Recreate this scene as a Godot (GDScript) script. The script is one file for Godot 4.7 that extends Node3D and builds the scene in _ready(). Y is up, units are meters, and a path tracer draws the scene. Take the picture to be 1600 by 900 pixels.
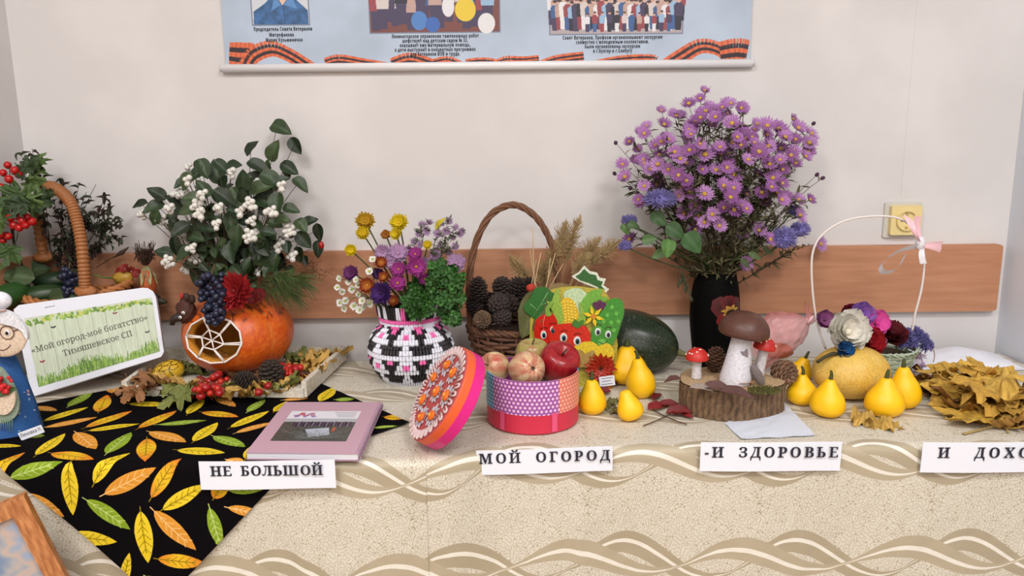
extends Node3D
# A harvest display on two cloth-covered tables against a wall. Units are metres, y is up.
const TOP := 0.75                      # height of the cloth on the tables
const FRONT_L := 0.585                 # front edge of the left table
const FRONT_R := 0.545                 # front edge of the right table
const EYE := Vector3(0, 1.23, 1.69)
const FOCAL := 1200.0

var rng := RandomNumberGenerator.new()
var taken := {}
var mats := {}
var eye_basis := Basis.from_euler(Vector3(deg_to_rad(-10.8), 0, deg_to_rad(-0.6)))

# ---------------------------------------------------------------- measuring
func ray(px: float, py: float) -> Vector3:
	return eye_basis * Vector3((px - 800.0) / FOCAL, -(py - 450.0) / FOCAL, -1.0)
func at(px: float, py: float, z: float) -> Vector3:      # point of the upright plane at depth z
	var d := ray(px, py)
	return EYE + d * ((z - EYE.z) / d.z)
func on(px: float, py: float, y := TOP) -> Vector3:      # point of the level plane at height y
	var d := ray(px, py)
	return EYE + d * ((y - EYE.y) / d.y)
func R(a: float, b: float) -> float:
	return rng.randf_range(a, b)

# ---------------------------------------------------------------- naming
func numbered(n: String) -> String:
	if not taken.has(n):
		taken[n] = 0
		return n
	taken[n] += 1
	return "%s_%03d" % [n, taken[n]]
func tag(o: Node, label: String, category: String, group := "") -> Node:
	o.set_meta("label", label)
	o.set_meta("category", category)
	if group: o.set_meta("group", group)
	return o
func thing(called: String, label: String, category: String, xf := Transform3D(), group := "") -> Node3D:
	var o := Node3D.new()
	o.name = numbered(called)
	add_child(o)
	o.transform = xf
	tag(o, label, category, group)
	return o
func part(called: String, mesh: Mesh, m: Material, parent: Node, xf := Transform3D()) -> MeshInstance3D:
	var o := MeshInstance3D.new()
	o.mesh = mesh
	o.material_override = m
	o.transform = xf
	o.name = numbered(called) if parent == self else called
	parent.add_child(o, true)
	return o
func one(called: String, mesh: Mesh, m: Material, xf: Transform3D, label: String, category: String, group := "") -> MeshInstance3D:
	var o := part(called, mesh, m, self, xf)
	tag(o, label, category, group)
	return o
func struct(called: String, mesh: Mesh, m: Material, xf := Transform3D()) -> MeshInstance3D:
	var o := part(called, mesh, m, self, xf)
	o.set_meta("kind", "structure")
	return o
func stuff(o: Node) -> Node:
	o.set_meta("kind", "stuff")
	return o
func pos(p: Vector3, turn := 0.0, s := 1.0) -> Transform3D:
	return Transform3D(Basis(Vector3.UP, turn).scaled(Vector3(s, s, s)), p)
func aim(p: Vector3, dir: Vector3, spin := 0.0, s := 1.0) -> Transform3D:   # local +y points along dir
	var y := dir.normalized()
	var h := Vector3(0, 0, 1) if absf(y.z) < 0.9 else Vector3(1, 0, 0)
	var x := y.cross(h).normalized()
	var b := Basis(x, y, x.cross(y)) * Basis(Vector3.UP, spin)
	return Transform3D(b.scaled_local(Vector3(s, s, s)), p)
func lay(p: Vector3, dir: Vector3, up: Vector3, s := 1.0) -> Transform3D:   # local +z along dir, +y near up
	var z := dir.normalized()
	var x := up.cross(z)
	x = x.normalized() if x.length() > 0.001 else Vector3.RIGHT
	return Transform3D(Basis(x, z.cross(x), z).scaled_local(Vector3(s, s, s)), p)

# ---------------------------------------------------------------- colours and materials
func S(r: float, g: float, b: float) -> Color:           # picked sRGB bytes
	return Color(r / 255.0, g / 255.0, b / 255.0)
func C(r: float, g: float, b: float) -> Color:           # the same as a linear vertex colour
	return S(r, g, b).srgb_to_linear()
func vary(c: Color, k: float) -> Color:
	var f := 1.0 + R(-k, k)
	return Color(c.r * f * (1 + R(-k, k) * 0.3), c.g * f, c.b * f * (1 + R(-k, k) * 0.3))
func noise(freq: float, octaves := 4, sd := 1, kind := FastNoiseLite.TYPE_SIMPLEX_SMOOTH) -> FastNoiseLite:
	var n := FastNoiseLite.new()
	n.noise_type = kind
	n.frequency = freq
	n.fractal_octaves = octaves
	n.seed = sd
	return n
func ramp(stops: Array) -> Gradient:                      # [offset, colour, offset, colour ...]
	var g := Gradient.new()
	var o := PackedFloat32Array()
	var c := PackedColorArray()
	for i in range(0, stops.size(), 2):
		o.append(stops[i])
		c.append(stops[i + 1])
	g.offsets = o
	g.colors = c
	return g
func ntex(freq: float, stops: Array, octaves := 4, sd := 1, w := 256, h := 256, kind := FastNoiseLite.TYPE_SIMPLEX_SMOOTH) -> NoiseTexture2D:
	var t := NoiseTexture2D.new()
	t.width = w
	t.height = h
	t.seamless = true
	t.noise = noise(freq, octaves, sd, kind)
	t.color_ramp = ramp(stops)
	return t
func paint(key: String, c: Color, rough := 0.7) -> StandardMaterial3D:   # plain colour
	if mats.has(key): return mats[key]
	var m := StandardMaterial3D.new()
	m.resource_name = key
	m.albedo_color = c
	m.roughness = rough
	m.cull_mode = BaseMaterial3D.CULL_DISABLED
	mats[key] = m
	return m
func grain(key: String, rough: float, tex: Texture2D, scale: float, c := Color.WHITE, vertex := false) -> StandardMaterial3D:
	if mats.has(key): return mats[key]
	var m := paint(key, c, rough)
	m.albedo_texture = tex
	m.uv1_triplanar = true
	m.uv1_scale = Vector3(scale, scale, scale)
	m.vertex_color_use_as_albedo = vertex
	return m
func vc(rough: float, backlit := false, sheen := 0.0) -> StandardMaterial3D:   # colour comes from the vertices, with a fine natural mottle
	var key := "vertex_%.2f_%s_%.1f" % [rough, backlit, sheen]
	if mats.has(key): return mats[key]
	if not mats.has("mottle_tex"): mats["mottle_tex"] = ntex(0.03, [0.25, Color(0.88, 0.88, 0.88), 0.75, Color.WHITE], 5, 7)
	var m := grain(key, rough, mats["mottle_tex"], 22.0, Color.WHITE, true)
	if backlit:
		m.backlight_enabled = true
		m.backlight = Color(0.18, 0.18, 0.12)
	if sheen > 0.0:
		m.rim_enabled = true
		m.rim = sheen
	return m
func matt(m: StandardMaterial3D) -> StandardMaterial3D:
	m.metallic_specular = 0.12
	return m
func picture(key: String, im: Image, rough := 0.6) -> StandardMaterial3D:
	var m := paint(key, Color.WHITE, rough)
	m.albedo_texture = ImageTexture.create_from_image(im)
	return m

# ---------------------------------------------------------------- meshes
class Build:
	var v := PackedVector3Array()
	var uv := PackedVector2Array()
	var c := PackedColorArray()
	var ix := PackedInt32Array()
	var flat_sides := false
	func grid(nu: int, nv: int, f: Callable, col = Color.WHITE, flip := false) -> Build:
		var b := v.size()
		for j in nv + 1:
			for i in nu + 1:
				var s := float(i) / nu
				var t := float(j) / nv
				v.append(f.call(s, t))
				uv.append(Vector2(s, t))
				c.append(col.call(s, t) if col is Callable else col)
		for j in nv:
			for i in nu:
				var a := b + j * (nu + 1) + i
				var d := a + nu + 1
				if flip: ix.append_array([a, d, a + 1, a + 1, d, d + 1])
				else: ix.append_array([a, a + 1, d, a + 1, d + 1, d])
		return self
	func tube(p: PackedVector3Array, r0: float, r1: float, sides := 6, col = Color.WHITE, cap := true, rf = null) -> Build:
		var n := p.size()
		var frames := []
		var up := Vector3(0.31, 0.22, 0.92)
		for i in n:
			var t := (p[mini(i + 1, n - 1)] - p[maxi(i - 1, 0)]).normalized()
			var x := (up - t * up.dot(t)).normalized()
			up = x
			frames.append([x, x.cross(t)])
		var b := v.size()
		for j in n:
			var k := float(j) / maxi(n - 1, 1)
			var r := lerpf(r0, r1, k)
			if rf is Callable: r = rf.call(k)
			for i in sides + 1:
				var a := TAU * i / sides
				v.append(p[j] + (frames[j][0] * cos(a) + frames[j][1] * sin(a)) * r)
				uv.append(Vector2(float(i) / sides, k))
				c.append(col.call(float(i) / sides, k) if col is Callable else col)
		for j in n - 1:
			for i in sides:
				var a := b + j * (sides + 1) + i
				var d := a + sides + 1
				ix.append_array([a, a + 1, d, a + 1, d + 1, d])
		if cap:
			for e in [0, n - 1]:
				var m := v.size()
				v.append(p[e])
				uv.append(Vector2(0.5, e))
				c.append(c[b + e * (sides + 1)])
				for i in sides:
					var a: int = b + e * (sides + 1) + i
					if e == 0: ix.append_array([a + 1, a, m])
					else: ix.append_array([a, a + 1, m])
		return self
	func lathe(prof: PackedVector2Array, seg := 24, col = Color.WHITE, lobe = null, off := Vector3.ZERO) -> Build:
		var n := prof.size()
		return grid(seg, n - 1, func(s, t):
			var q: Vector2 = prof[roundi(t * (n - 1))]
			var a: float = s * TAU
			var k: float = lobe.call(a, t) if lobe is Callable else 1.0
			return off + Vector3(cos(a) * q.x * k, q.y, sin(a) * q.x * k), col)
	func ball(p: Vector3, r: Vector3, seg := 10, rings := 7, col = Color.WHITE, bump = null) -> Build:
		return grid(seg, rings, func(s, t):
			var a: float = s * TAU
			var e: float = (t - 0.5) * PI
			var d := Vector3(cos(a) * cos(e), sin(e), sin(a) * cos(e))
			var k: float = bump.call(d) if bump is Callable else 1.0
			return p + d * r * k, col)
	func hull(q: Array, col = Color.WHITE) -> Build:        # eight corners: four below, four above, both going round alike
		flat_sides = true
		for f in [[0, 1, 2, 3], [7, 6, 5, 4], [0, 4, 5, 1], [1, 5, 6, 2], [2, 6, 7, 3], [3, 7, 4, 0]]:
			var b := v.size()
			for k in 4:
				v.append(q[f[k]])
				uv.append(Vector2(1.0 if k in [1, 2] else 0.0, 1.0 if k > 1 else 0.0))
				c.append(col)
			ix.append_array([b, b + 1, b + 2, b, b + 2, b + 3])
		return self
	func box(p: Vector3, s: Vector3, col = Color.WHITE) -> Build:
		var h := s * 0.5
		var q := []
		for y in [-1, 1]:
			for k in [[-1, -1], [-1, 1], [1, 1], [1, -1]]: q.append(p + Vector3(k[0] * h.x, y * h.y, k[1] * h.z))
		return hull(q, col)
	func slab(poly: PackedVector2Array, depth: float, col = Color.WHITE, z := 0.0, sidecol = null) -> Build:   # an outline in xy with thickness
		var tri := Geometry2D.triangulate_polygon(poly)
		var lo := Vector2(1e9, 1e9)
		var hi := -lo
		for q in poly:
			lo = lo.min(q)
			hi = hi.max(q)
		for side in 2:
			var b := v.size()
			for q in poly:
				v.append(Vector3(q.x, q.y, z + (depth if side else 0.0)))
				uv.append(Vector2((q.x - lo.x) / (hi.x - lo.x), 1.0 - (q.y - lo.y) / (hi.y - lo.y)))
				c.append(col.call(q) if col is Callable else col)
			for k in range(0, tri.size(), 3):
				var t := [tri[k], tri[k + 1], tri[k + 2]]
				var ccw := (poly[t[1]] - poly[t[0]]).cross(poly[t[2]] - poly[t[0]]) > 0
				if ccw == (side == 1): t.reverse()
				for i in t: ix.append(b + i)
		var area := 0.0
		for i in poly.size(): area += poly[i].cross(poly[(i + 1) % poly.size()])
		for i in poly.size():
			var q0 := poly[i] if area < 0 else poly[(i + 1) % poly.size()]
			var q1 := poly[(i + 1) % poly.size()] if area < 0 else poly[i]
			var b := v.size()
			for w in [Vector3(q0.x, q0.y, z), Vector3(q1.x, q1.y, z), Vector3(q1.x, q1.y, z + depth), Vector3(q0.x, q0.y, z + depth)]:
				v.append(w)
				uv.append(Vector2.ZERO)
				c.append(sidecol if sidecol != null else (col.call(q0) if col is Callable else col))
			ix.append_array([b, b + 1, b + 2, b, b + 2, b + 3])
		return self
	func join(m: Build, xf: Transform3D, tint := Color.WHITE) -> Build:
		var b := v.size()
		v.append_array(xf * m.v)
		uv.append_array(m.uv)
		for k in m.c: c.append(k * tint)
		for i in m.ix: ix.append(i + b)
		return self
	func mesh(smooth := true) -> ArrayMesh:
		var a := []
		a.resize(Mesh.ARRAY_MAX)
		a[Mesh.ARRAY_VERTEX] = v
		a[Mesh.ARRAY_TEX_UV] = uv
		a[Mesh.ARRAY_COLOR] = c
		a[Mesh.ARRAY_INDEX] = ix
		var st := SurfaceTool.new()
		var raw := ArrayMesh.new()
		raw.add_surface_from_arrays(Mesh.PRIMITIVE_TRIANGLES, a)
		st.create_from(raw, 0)
		if flat_sides or not smooth:
			st.deindex()
			var flat := SurfaceTool.new()
			flat.begin(Mesh.PRIMITIVE_TRIANGLES)
			for i in ix:
				flat.set_smooth_group(-1)
				flat.set_uv(uv[i])
				flat.set_color(c[i])
				flat.add_vertex(v[i])
			flat.generate_normals()
			flat.index()
			return flat.commit()
		st.generate_normals()
		return st.commit()

func arc(a: Vector3, b: Vector3, c: Vector3, n := 8) -> PackedVector3Array:   # a curve through three points
	var p := PackedVector3Array()
	var m := b * 2.0 - (a + c) * 0.5
	for i in n + 1:
		var t := float(i) / n
		p.append(a * (1 - t) * (1 - t) + m * 2 * t * (1 - t) + c * t * t)
	return p
func smooth_path(k: Array, n := 6) -> PackedVector3Array:
	var cv := Curve3D.new()
	for i in k.size():
		var h: Vector3 = (k[mini(i + 1, k.size() - 1)] - k[maxi(i - 1, 0)]) / 6.0
		cv.add_point(k[i], -h, h)
	var p := PackedVector3Array()
	for i in (k.size() - 1) * n + 1: p.append(cv.samplef(float(i) / n))
	return p
func smooth2(k: Array, n := 4, closed := true) -> PackedVector2Array:          # a rounded outline
	var p := PackedVector2Array()
	var m := k.size()
	for i in (m if closed else m - 1):
		var a: Vector2 = k[posmod(i - 1, m)] if closed else k[maxi(i - 1, 0)]
		var d: Vector2 = k[(i + 2) % m] if closed else k[mini(i + 2, m - 1)]
		for j in n: p.append((k[i] as Vector2).cubic_interpolate(k[(i + 1) % m], a, d, float(j) / n))
	if not closed: p.append(k[m - 1])
	return p
func profile(k: Array, n := 4) -> PackedVector2Array:
	return smooth2(k, n, false)
func bevel_box(s: Vector3, r: float, col := Color.WHITE) -> Build:             # rounded corners seen from the front, softened edges
	var poly := PackedVector2Array()
	for q in [[1, 1, 0], [-1, 1, 1], [-1, -1, 2], [1, -1, 3]]:
		for i in 5:
			var a: float = (q[2] + i / 4.0) * PI / 2
			poly.append(Vector2(q[0] * (s.x / 2 - r) + r * cos(a), q[1] * (s.y / 2 - r) + r * sin(a)))
	return Build.new().slab(poly, s.z, col, -s.z / 2)
func leaf(length: float, width: float, col: Color, cup := 0.15, bend := 0.2, tip := 0.8, vein := 0.75) -> Build:   # lies along +z, face up
	return Build.new().grid(6, 9, func(s, t):
		var w: float = width * 0.5 * pow(sin(PI * pow(t, tip)), 0.8)
		var x: float = (s - 0.5) * 2.0
		return Vector3(x * w, absf(x) * w * cup * 2.0 - bend * length * t * t + 0.02 * length * sin(t * 14.0) * absf(x), t * length),
		func(s, t):
			return col * (1.35 if absf(s - 0.5) < 0.05 else 1.0) if vein < 1.0 else col)
func maple(size: float, col: Color, curl: float, sd: int) -> Build:            # five pointed lobes round the stalk's end, face up, stalk along -z
	var n := noise(2.2 / size, 2, sd)
	var knots := []
	for q in [[0, 1.0], [9, .72], [14, .78], [24, .45], [36, .68], [44, .74], [52, .95], [60, .7], [70, .72], [82, .42], [95, .5], [108, .66], [122, .42], [150, .3], [172, .2], [180, .1]]: knots.append(q)
	var rad := func(a: float) -> float:
		var d := absf(rad_to_deg(wrapf(a, -PI, PI)))
		for i in knots.size() - 1:
			if d <= knots[i + 1][0]:
				return lerpf(knots[i][1], knots[i + 1][1], (d - knots[i][0]) / (knots[i + 1][0] - knots[i][0]))
		return 0.1
	var b := Build.new().grid(72, 4, func(s, t):
		var a: float = (s - 0.5) * TAU
		var r: float = rad.call(a) * size * t
		var p := Vector3(sin(a) * r, 0, cos(a) * r)
		p.y = curl * (r * r / size * 0.8 * (1.0 if sd % 2 else -0.5) + n.get_noise_2d(p.x, p.z) * size * 0.6 + cos(a * 5.0) * r * 0.12)
		return p,
		func(s, t):
			var a: float = absf(rad_to_deg((s - 0.5) * TAU))
			var veined := absf(a) < 4 or absf(a - 50) < 4 or absf(a - 107) < 4
			return col * (1.25 if veined else 0.85 + 0.3 * n.get_noise_2d(s * 0.4, t * 0.2) + 0.15))
	return b.tube(arc(Vector3.ZERO, Vector3(0, -0.02, -size * 0.4), Vector3(size * 0.1, -0.01, -size * 0.8), 5), size * 0.016, size * 0.022, 5, col * 0.7)
func petals(n: int, r0: float, r1: float, w: float, lift: float, curl: float, c0: Color, c1: Color, spin := 0.0, into = null) -> Build:   # a whorl facing +y
	var b: Build = into if into else Build.new()
	for i in n:
		var a := TAU * i / n + spin + sin(i * 7.3) * 0.08
		var l := 1.0 + sin(i * 4.1 + spin) * 0.08
		var rd := Vector3(cos(a), 0, sin(a))
		var sd := Vector3(-sin(a), 0, cos(a))
		b.grid(2, 4, func(s, t):
			var r: float = lerpf(r0, r1 * l, t)
			var ww: float = w * (0.35 + 0.65 * sin(PI * (0.12 + 0.72 * t))) * (0.15 if t > 0.95 else 1.0)
			var y: float = lift * (r - r0) + curl * (r - r0) * (r - r0) / r1 + (0.25 * w if s == 0.5 else 0.0) * -1.0
			return rd * r + sd * (s - 0.5) * ww + Vector3.UP * y,
			func(_s, t): return c0.lerp(c1, t), true)
	return b
func dome(r: float, h: float, col: Color) -> Build:
	return Build.new().ball(Vector3.ZERO, Vector3(r, h, r), 10, 6, col, func(d): return 1.0 + 0.06 * sin(d.x * 40.0) * cos(d.z * 37.0))
func lettering(text: String, size: float, m: Material, parent: Node, xf: Transform3D, font := "Droid Serif", bold := true, called := "lettering", depth := 0.0006, gap := 0) -> MeshInstance3D:
	var f := SystemFont.new()
	f.font_names = PackedStringArray([font])
	f.font_weight = 700 if bold else 400
	var ff: Font = f
	if gap:
		var fv := FontVariation.new()
		fv.base_font = f
		fv.spacing_glyph = gap
		ff = fv
	# the serif face draws a Cyrillic lower-case em badly: a small capital stands in for it
	var runs := []
	var from := 0
	for k in text.length() + 1:
		if k == text.length() or (text[k] == "м" and font == "Droid Serif"):
			if k > from: runs.append([text.substr(from, k - from), 1.0])
			if k < text.length(): runs.append(["М", 0.74])
			from = k + 1
	var wide := 0.0
	for q in runs: wide += ff.get_string_size(q[0], HORIZONTAL_ALIGNMENT_LEFT, -1, 48).x * q[1]
	var x := -wide * 0.5
	var last: MeshInstance3D = null
	for q in runs:
		var t := TextMesh.new()
		t.text = q[0].replace("Х", "X") if font == "Droid Serif" else q[0]
		t.font = ff
		t.font_size = 48
		t.pixel_size = size / 48.0 * q[1]
		t.depth = depth
		t.curve_step = 2.0
		var w: float = ff.get_string_size(q[0], HORIZONTAL_ALIGNMENT_LEFT, -1, 48).x * q[1]
		t.vertical_alignment = VERTICAL_ALIGNMENT_BOTTOM
		last = part(called, t, m, parent, xf * Transform3D(Basis(), Vector3((x + w * 0.5) * size / 48.0, -0.5 * size - 0.0 + (ff.get_descent(48) * (1.0 - q[1])) * size / 48.0, 0)))
		x += w
	return last

# ---------------------------------------------------------------- prints
func canvas(w: int, h: int, c: Color) -> Image:
	var im := Image.create_empty(w, h, false, Image.FORMAT_RGB8)
	im.fill(c)
	return im
func fill_poly(im: Image, p: PackedVector2Array, c) -> void:        # c: a colour or f(x, y)
	var lo := 1e9
	var hi := -1e9
	for q in p:
		lo = minf(lo, q.y)
		hi = maxf(hi, q.y)
	for y in range(maxi(0, int(lo)), mini(im.get_height(), int(hi) + 1)):
		var xs := []
		var yy := y + 0.5
		for i in p.size():
			var a := p[i]
			var b := p[(i + 1) % p.size()]
			if (a.y <= yy) != (b.y <= yy): xs.append(a.x + (yy - a.y) / (b.y - a.y) * (b.x - a.x))
		xs.sort()
		for k in range(0, xs.size() - 1, 2):
			var x0 := clampi(roundi(xs[k]), 0, im.get_width())
			var x1 := clampi(roundi(xs[k + 1]), 0, im.get_width())
			if c is Callable:
				for x in range(x0, x1): im.set_pixel(x, y, c.call(x, y))
			elif x1 > x0: im.fill_rect(Rect2i(x0, y, x1 - x0, 1), c)
func oval(cx: float, cy: float, rx: float, ry: float, n := 20, turn := 0.0) -> PackedVector2Array:
	var p := PackedVector2Array()
	for i in n:
		var a := TAU * i / n
		p.append(Vector2(cx, cy) + Vector2(cos(a) * rx, sin(a) * ry).rotated(turn))
	return p
func stroke(im: Image, p: PackedVector2Array, w: float, c) -> void:
	for i in p.size() - 1:
		var d := (p[i + 1] - p[i]).normalized().orthogonal() * w * 0.5
		fill_poly(im, PackedVector2Array([p[i] + d, p[i + 1] + d, p[i + 1] - d, p[i] - d]), c)

# ---------------------------------------------------------------- the room
func room() -> void:
	var wall_tex := ntex(0.012, [0.3, Color(0.965, 0.965, 0.965), 0.7, Color.WHITE], 5, 3)
	var wall := grain("wall_paint", 0.75, wall_tex, 0.8, S(221, 218, 217))
	var white := grain("wall_paint_daylight_tint", 0.6, wall_tex, 0.8, S(222, 227, 236))  # right wall: the bluish daylight falling on it is put into its colour
	struct("wall_back", Build.new().box(Vector3(0.02, 1.35, -0.06), Vector3(2.4, 2.7, 0.12)).mesh(), wall)
	# the tables stand in a shallow bay; the room widens behind the camera's back
	struct("wall_left", Build.new().box(Vector3(-1.113, 1.35, 0.5), Vector3(0.12, 2.7, 1.0)).mesh(), wall)
	struct("wall_right", Build.new().box(Vector3(1.158, 1.35, 0.5), Vector3(0.12, 2.7, 1.0)).mesh(), white)
	struct("wall_bay_left", Build.new().box(Vector3(-1.98, 1.35, 0.94), Vector3(1.62, 2.7, 0.12)).mesh(), wall)
	struct("wall_bay_right", Build.new().box(Vector3(2.02, 1.35, 0.94), Vector3(1.62, 2.7, 0.12)).mesh(), wall)
	struct("wall_far_left", Build.new().box(Vector3(-2.85, 1.35, 2.6), Vector3(0.12, 2.7, 3.44)).mesh(), wall)
	struct("wall_far_right", Build.new().box(Vector3(2.89, 1.35, 2.6), Vector3(0.12, 2.7, 3.44)).mesh(), wall)
	struct("wall_front", Build.new().box(Vector3(0.02, 1.35, 4.38), Vector3(5.86, 2.7, 0.12)).mesh(), wall)
	struct("ceiling", Build.new().box(Vector3(0.02, 2.76, 2.16), Vector3(5.9, 0.12, 4.6)).mesh(), paint("ceiling_paint", S(240, 240, 238), 0.9))
	struct("floor", Build.new().box(Vector3(0.02, -0.06, 2.16), Vector3(5.9, 0.12, 4.6)).mesh(), grain("floor_linoleum", 0.5, ntex(0.02, [0.2, S(150, 125, 100), 0.8, S(180, 155, 125)], 5, 9), 2.0))
	# a wooden guard board along the back and left walls
	var wood := StandardMaterial3D.new()
	wood.albedo_texture = ntex(0.02, [0.2, S(180, 126, 94), 0.5, S(186, 132, 99), 0.8, S(192, 138, 105)], 5, 21, 512, 512)
	wood.uv1_triplanar = true
	wood.uv1_scale = Vector3(0.5, 6.0, 0.5)
	wood.roughness = 0.45
	mats["board_wood"] = wood
	var board := func(length: float) -> ArrayMesh:
		var h := 0.075
		var poly := PackedVector2Array()
		for q in [[1, 1, 0], [-1, 1, 1], [-1, -1, 2], [1, -1, 3]]:
			for i in 4:
				var a: float = (q[2] + i / 3.0) * PI / 2
				poly.append(Vector2(q[0] * (length / 2 - 0.012) + 0.012 * cos(a), q[1] * (h - 0.006) + 0.006 * sin(a)))
		return Build.new().slab(poly, 0.018).mesh(false)
	struct("trim_1", board.call(2.125), wood, Transform3D(Basis(), Vector3(0.018, 0.922, 0.0)))
	struct("trim_2", board.call(0.96), wood, Transform3D(Basis(Vector3.UP, PI / 2), Vector3(-1.053, 0.922, 0.50)))
	# a plastered-over cable chase that runs down to the socket
	struct("trim_3", Build.new().box(Vector3(0.868, 1.9, 0.0), Vector3(0.028, 1.6, 0.0014)).mesh(), wall)
	var s := thing("wall_socket", "cream round wall socket under a clear cover above the guard board", "socket", pos(Vector3(0.86, 1.052, 0)))
	part("back_plate", bevel_box(Vector3(0.082, 0.078, 0.006), 0.004).mesh(false), paint("clear_plastic", S(206, 204, 196), 0.2), s, pos(Vector3(0, 0, 0.003)))
	part("frame", bevel_box(Vector3(0.066, 0.064, 0.012), 0.003).mesh(false), paint("socket_cream", S(232, 212, 150), 0.35), s, pos(Vector3(0.002, 0, 0.012)))
	var cup := Build.new().lathe(PackedVector2Array([Vector2(0.0, 0.002), Vector2(0.0175, 0.002), Vector2(0.019, 0.0035), Vector2(0.0195, 0.0075), Vector2(0.0225, 0.0075), Vector2(0.023, 0.0)]), 32)
	part("socket_cup", cup.mesh(false), mats["socket_cream"], s, Transform3D(Basis(Vector3.RIGHT, PI / 2), Vector3(0.002, 0, 0.0165)))
	for k in [-1, 1]:
		part("pin_hole", Build.new().lathe(PackedVector2Array([Vector2(0, 0), Vector2(0.0028, 0.0), Vector2(0.0028, -0.001)]), 10).mesh(), paint("hole_black", S(25, 22, 20), 0.9), s, Transform3D(Basis(Vector3.RIGHT, PI / 2), Vector3(0.002 + k * 0.0095, 0, 0.0192)))
		part("earth_clip", Build.new().box(Vector3.ZERO, Vector3(0.004, 0.006, 0.004)).mesh(), paint("brass", S(190, 165, 100), 0.4), s, pos(Vector3(0.002, k * 0.0165, 0.021)))

func lamp(x: float, z: float) -> void:
	var s := thing("ceiling_lamp", "square white panel lamp in the ceiling", "lamp", pos(Vector3(x, 2.7, z)), "ceiling panel lamps")
	part("frame", Build.new().box(Vector3(0, -0.012, 0), Vector3(0.66, 0.024, 0.66)).mesh(), paint("lamp_frame", S(235, 235, 235), 0.5), s)
	var glow := paint("lamp_glow", Color.WHITE, 0.8)
	glow.emission_enabled = true
	glow.emission = Color(1.0, 0.99, 0.985)
	glow.emission_energy_multiplier = 2.0
	part("diffuser", Build.new().box(Vector3(0, -0.026, 0), Vector3(0.6, 0.004, 0.6)).mesh(), glow, s)

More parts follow.
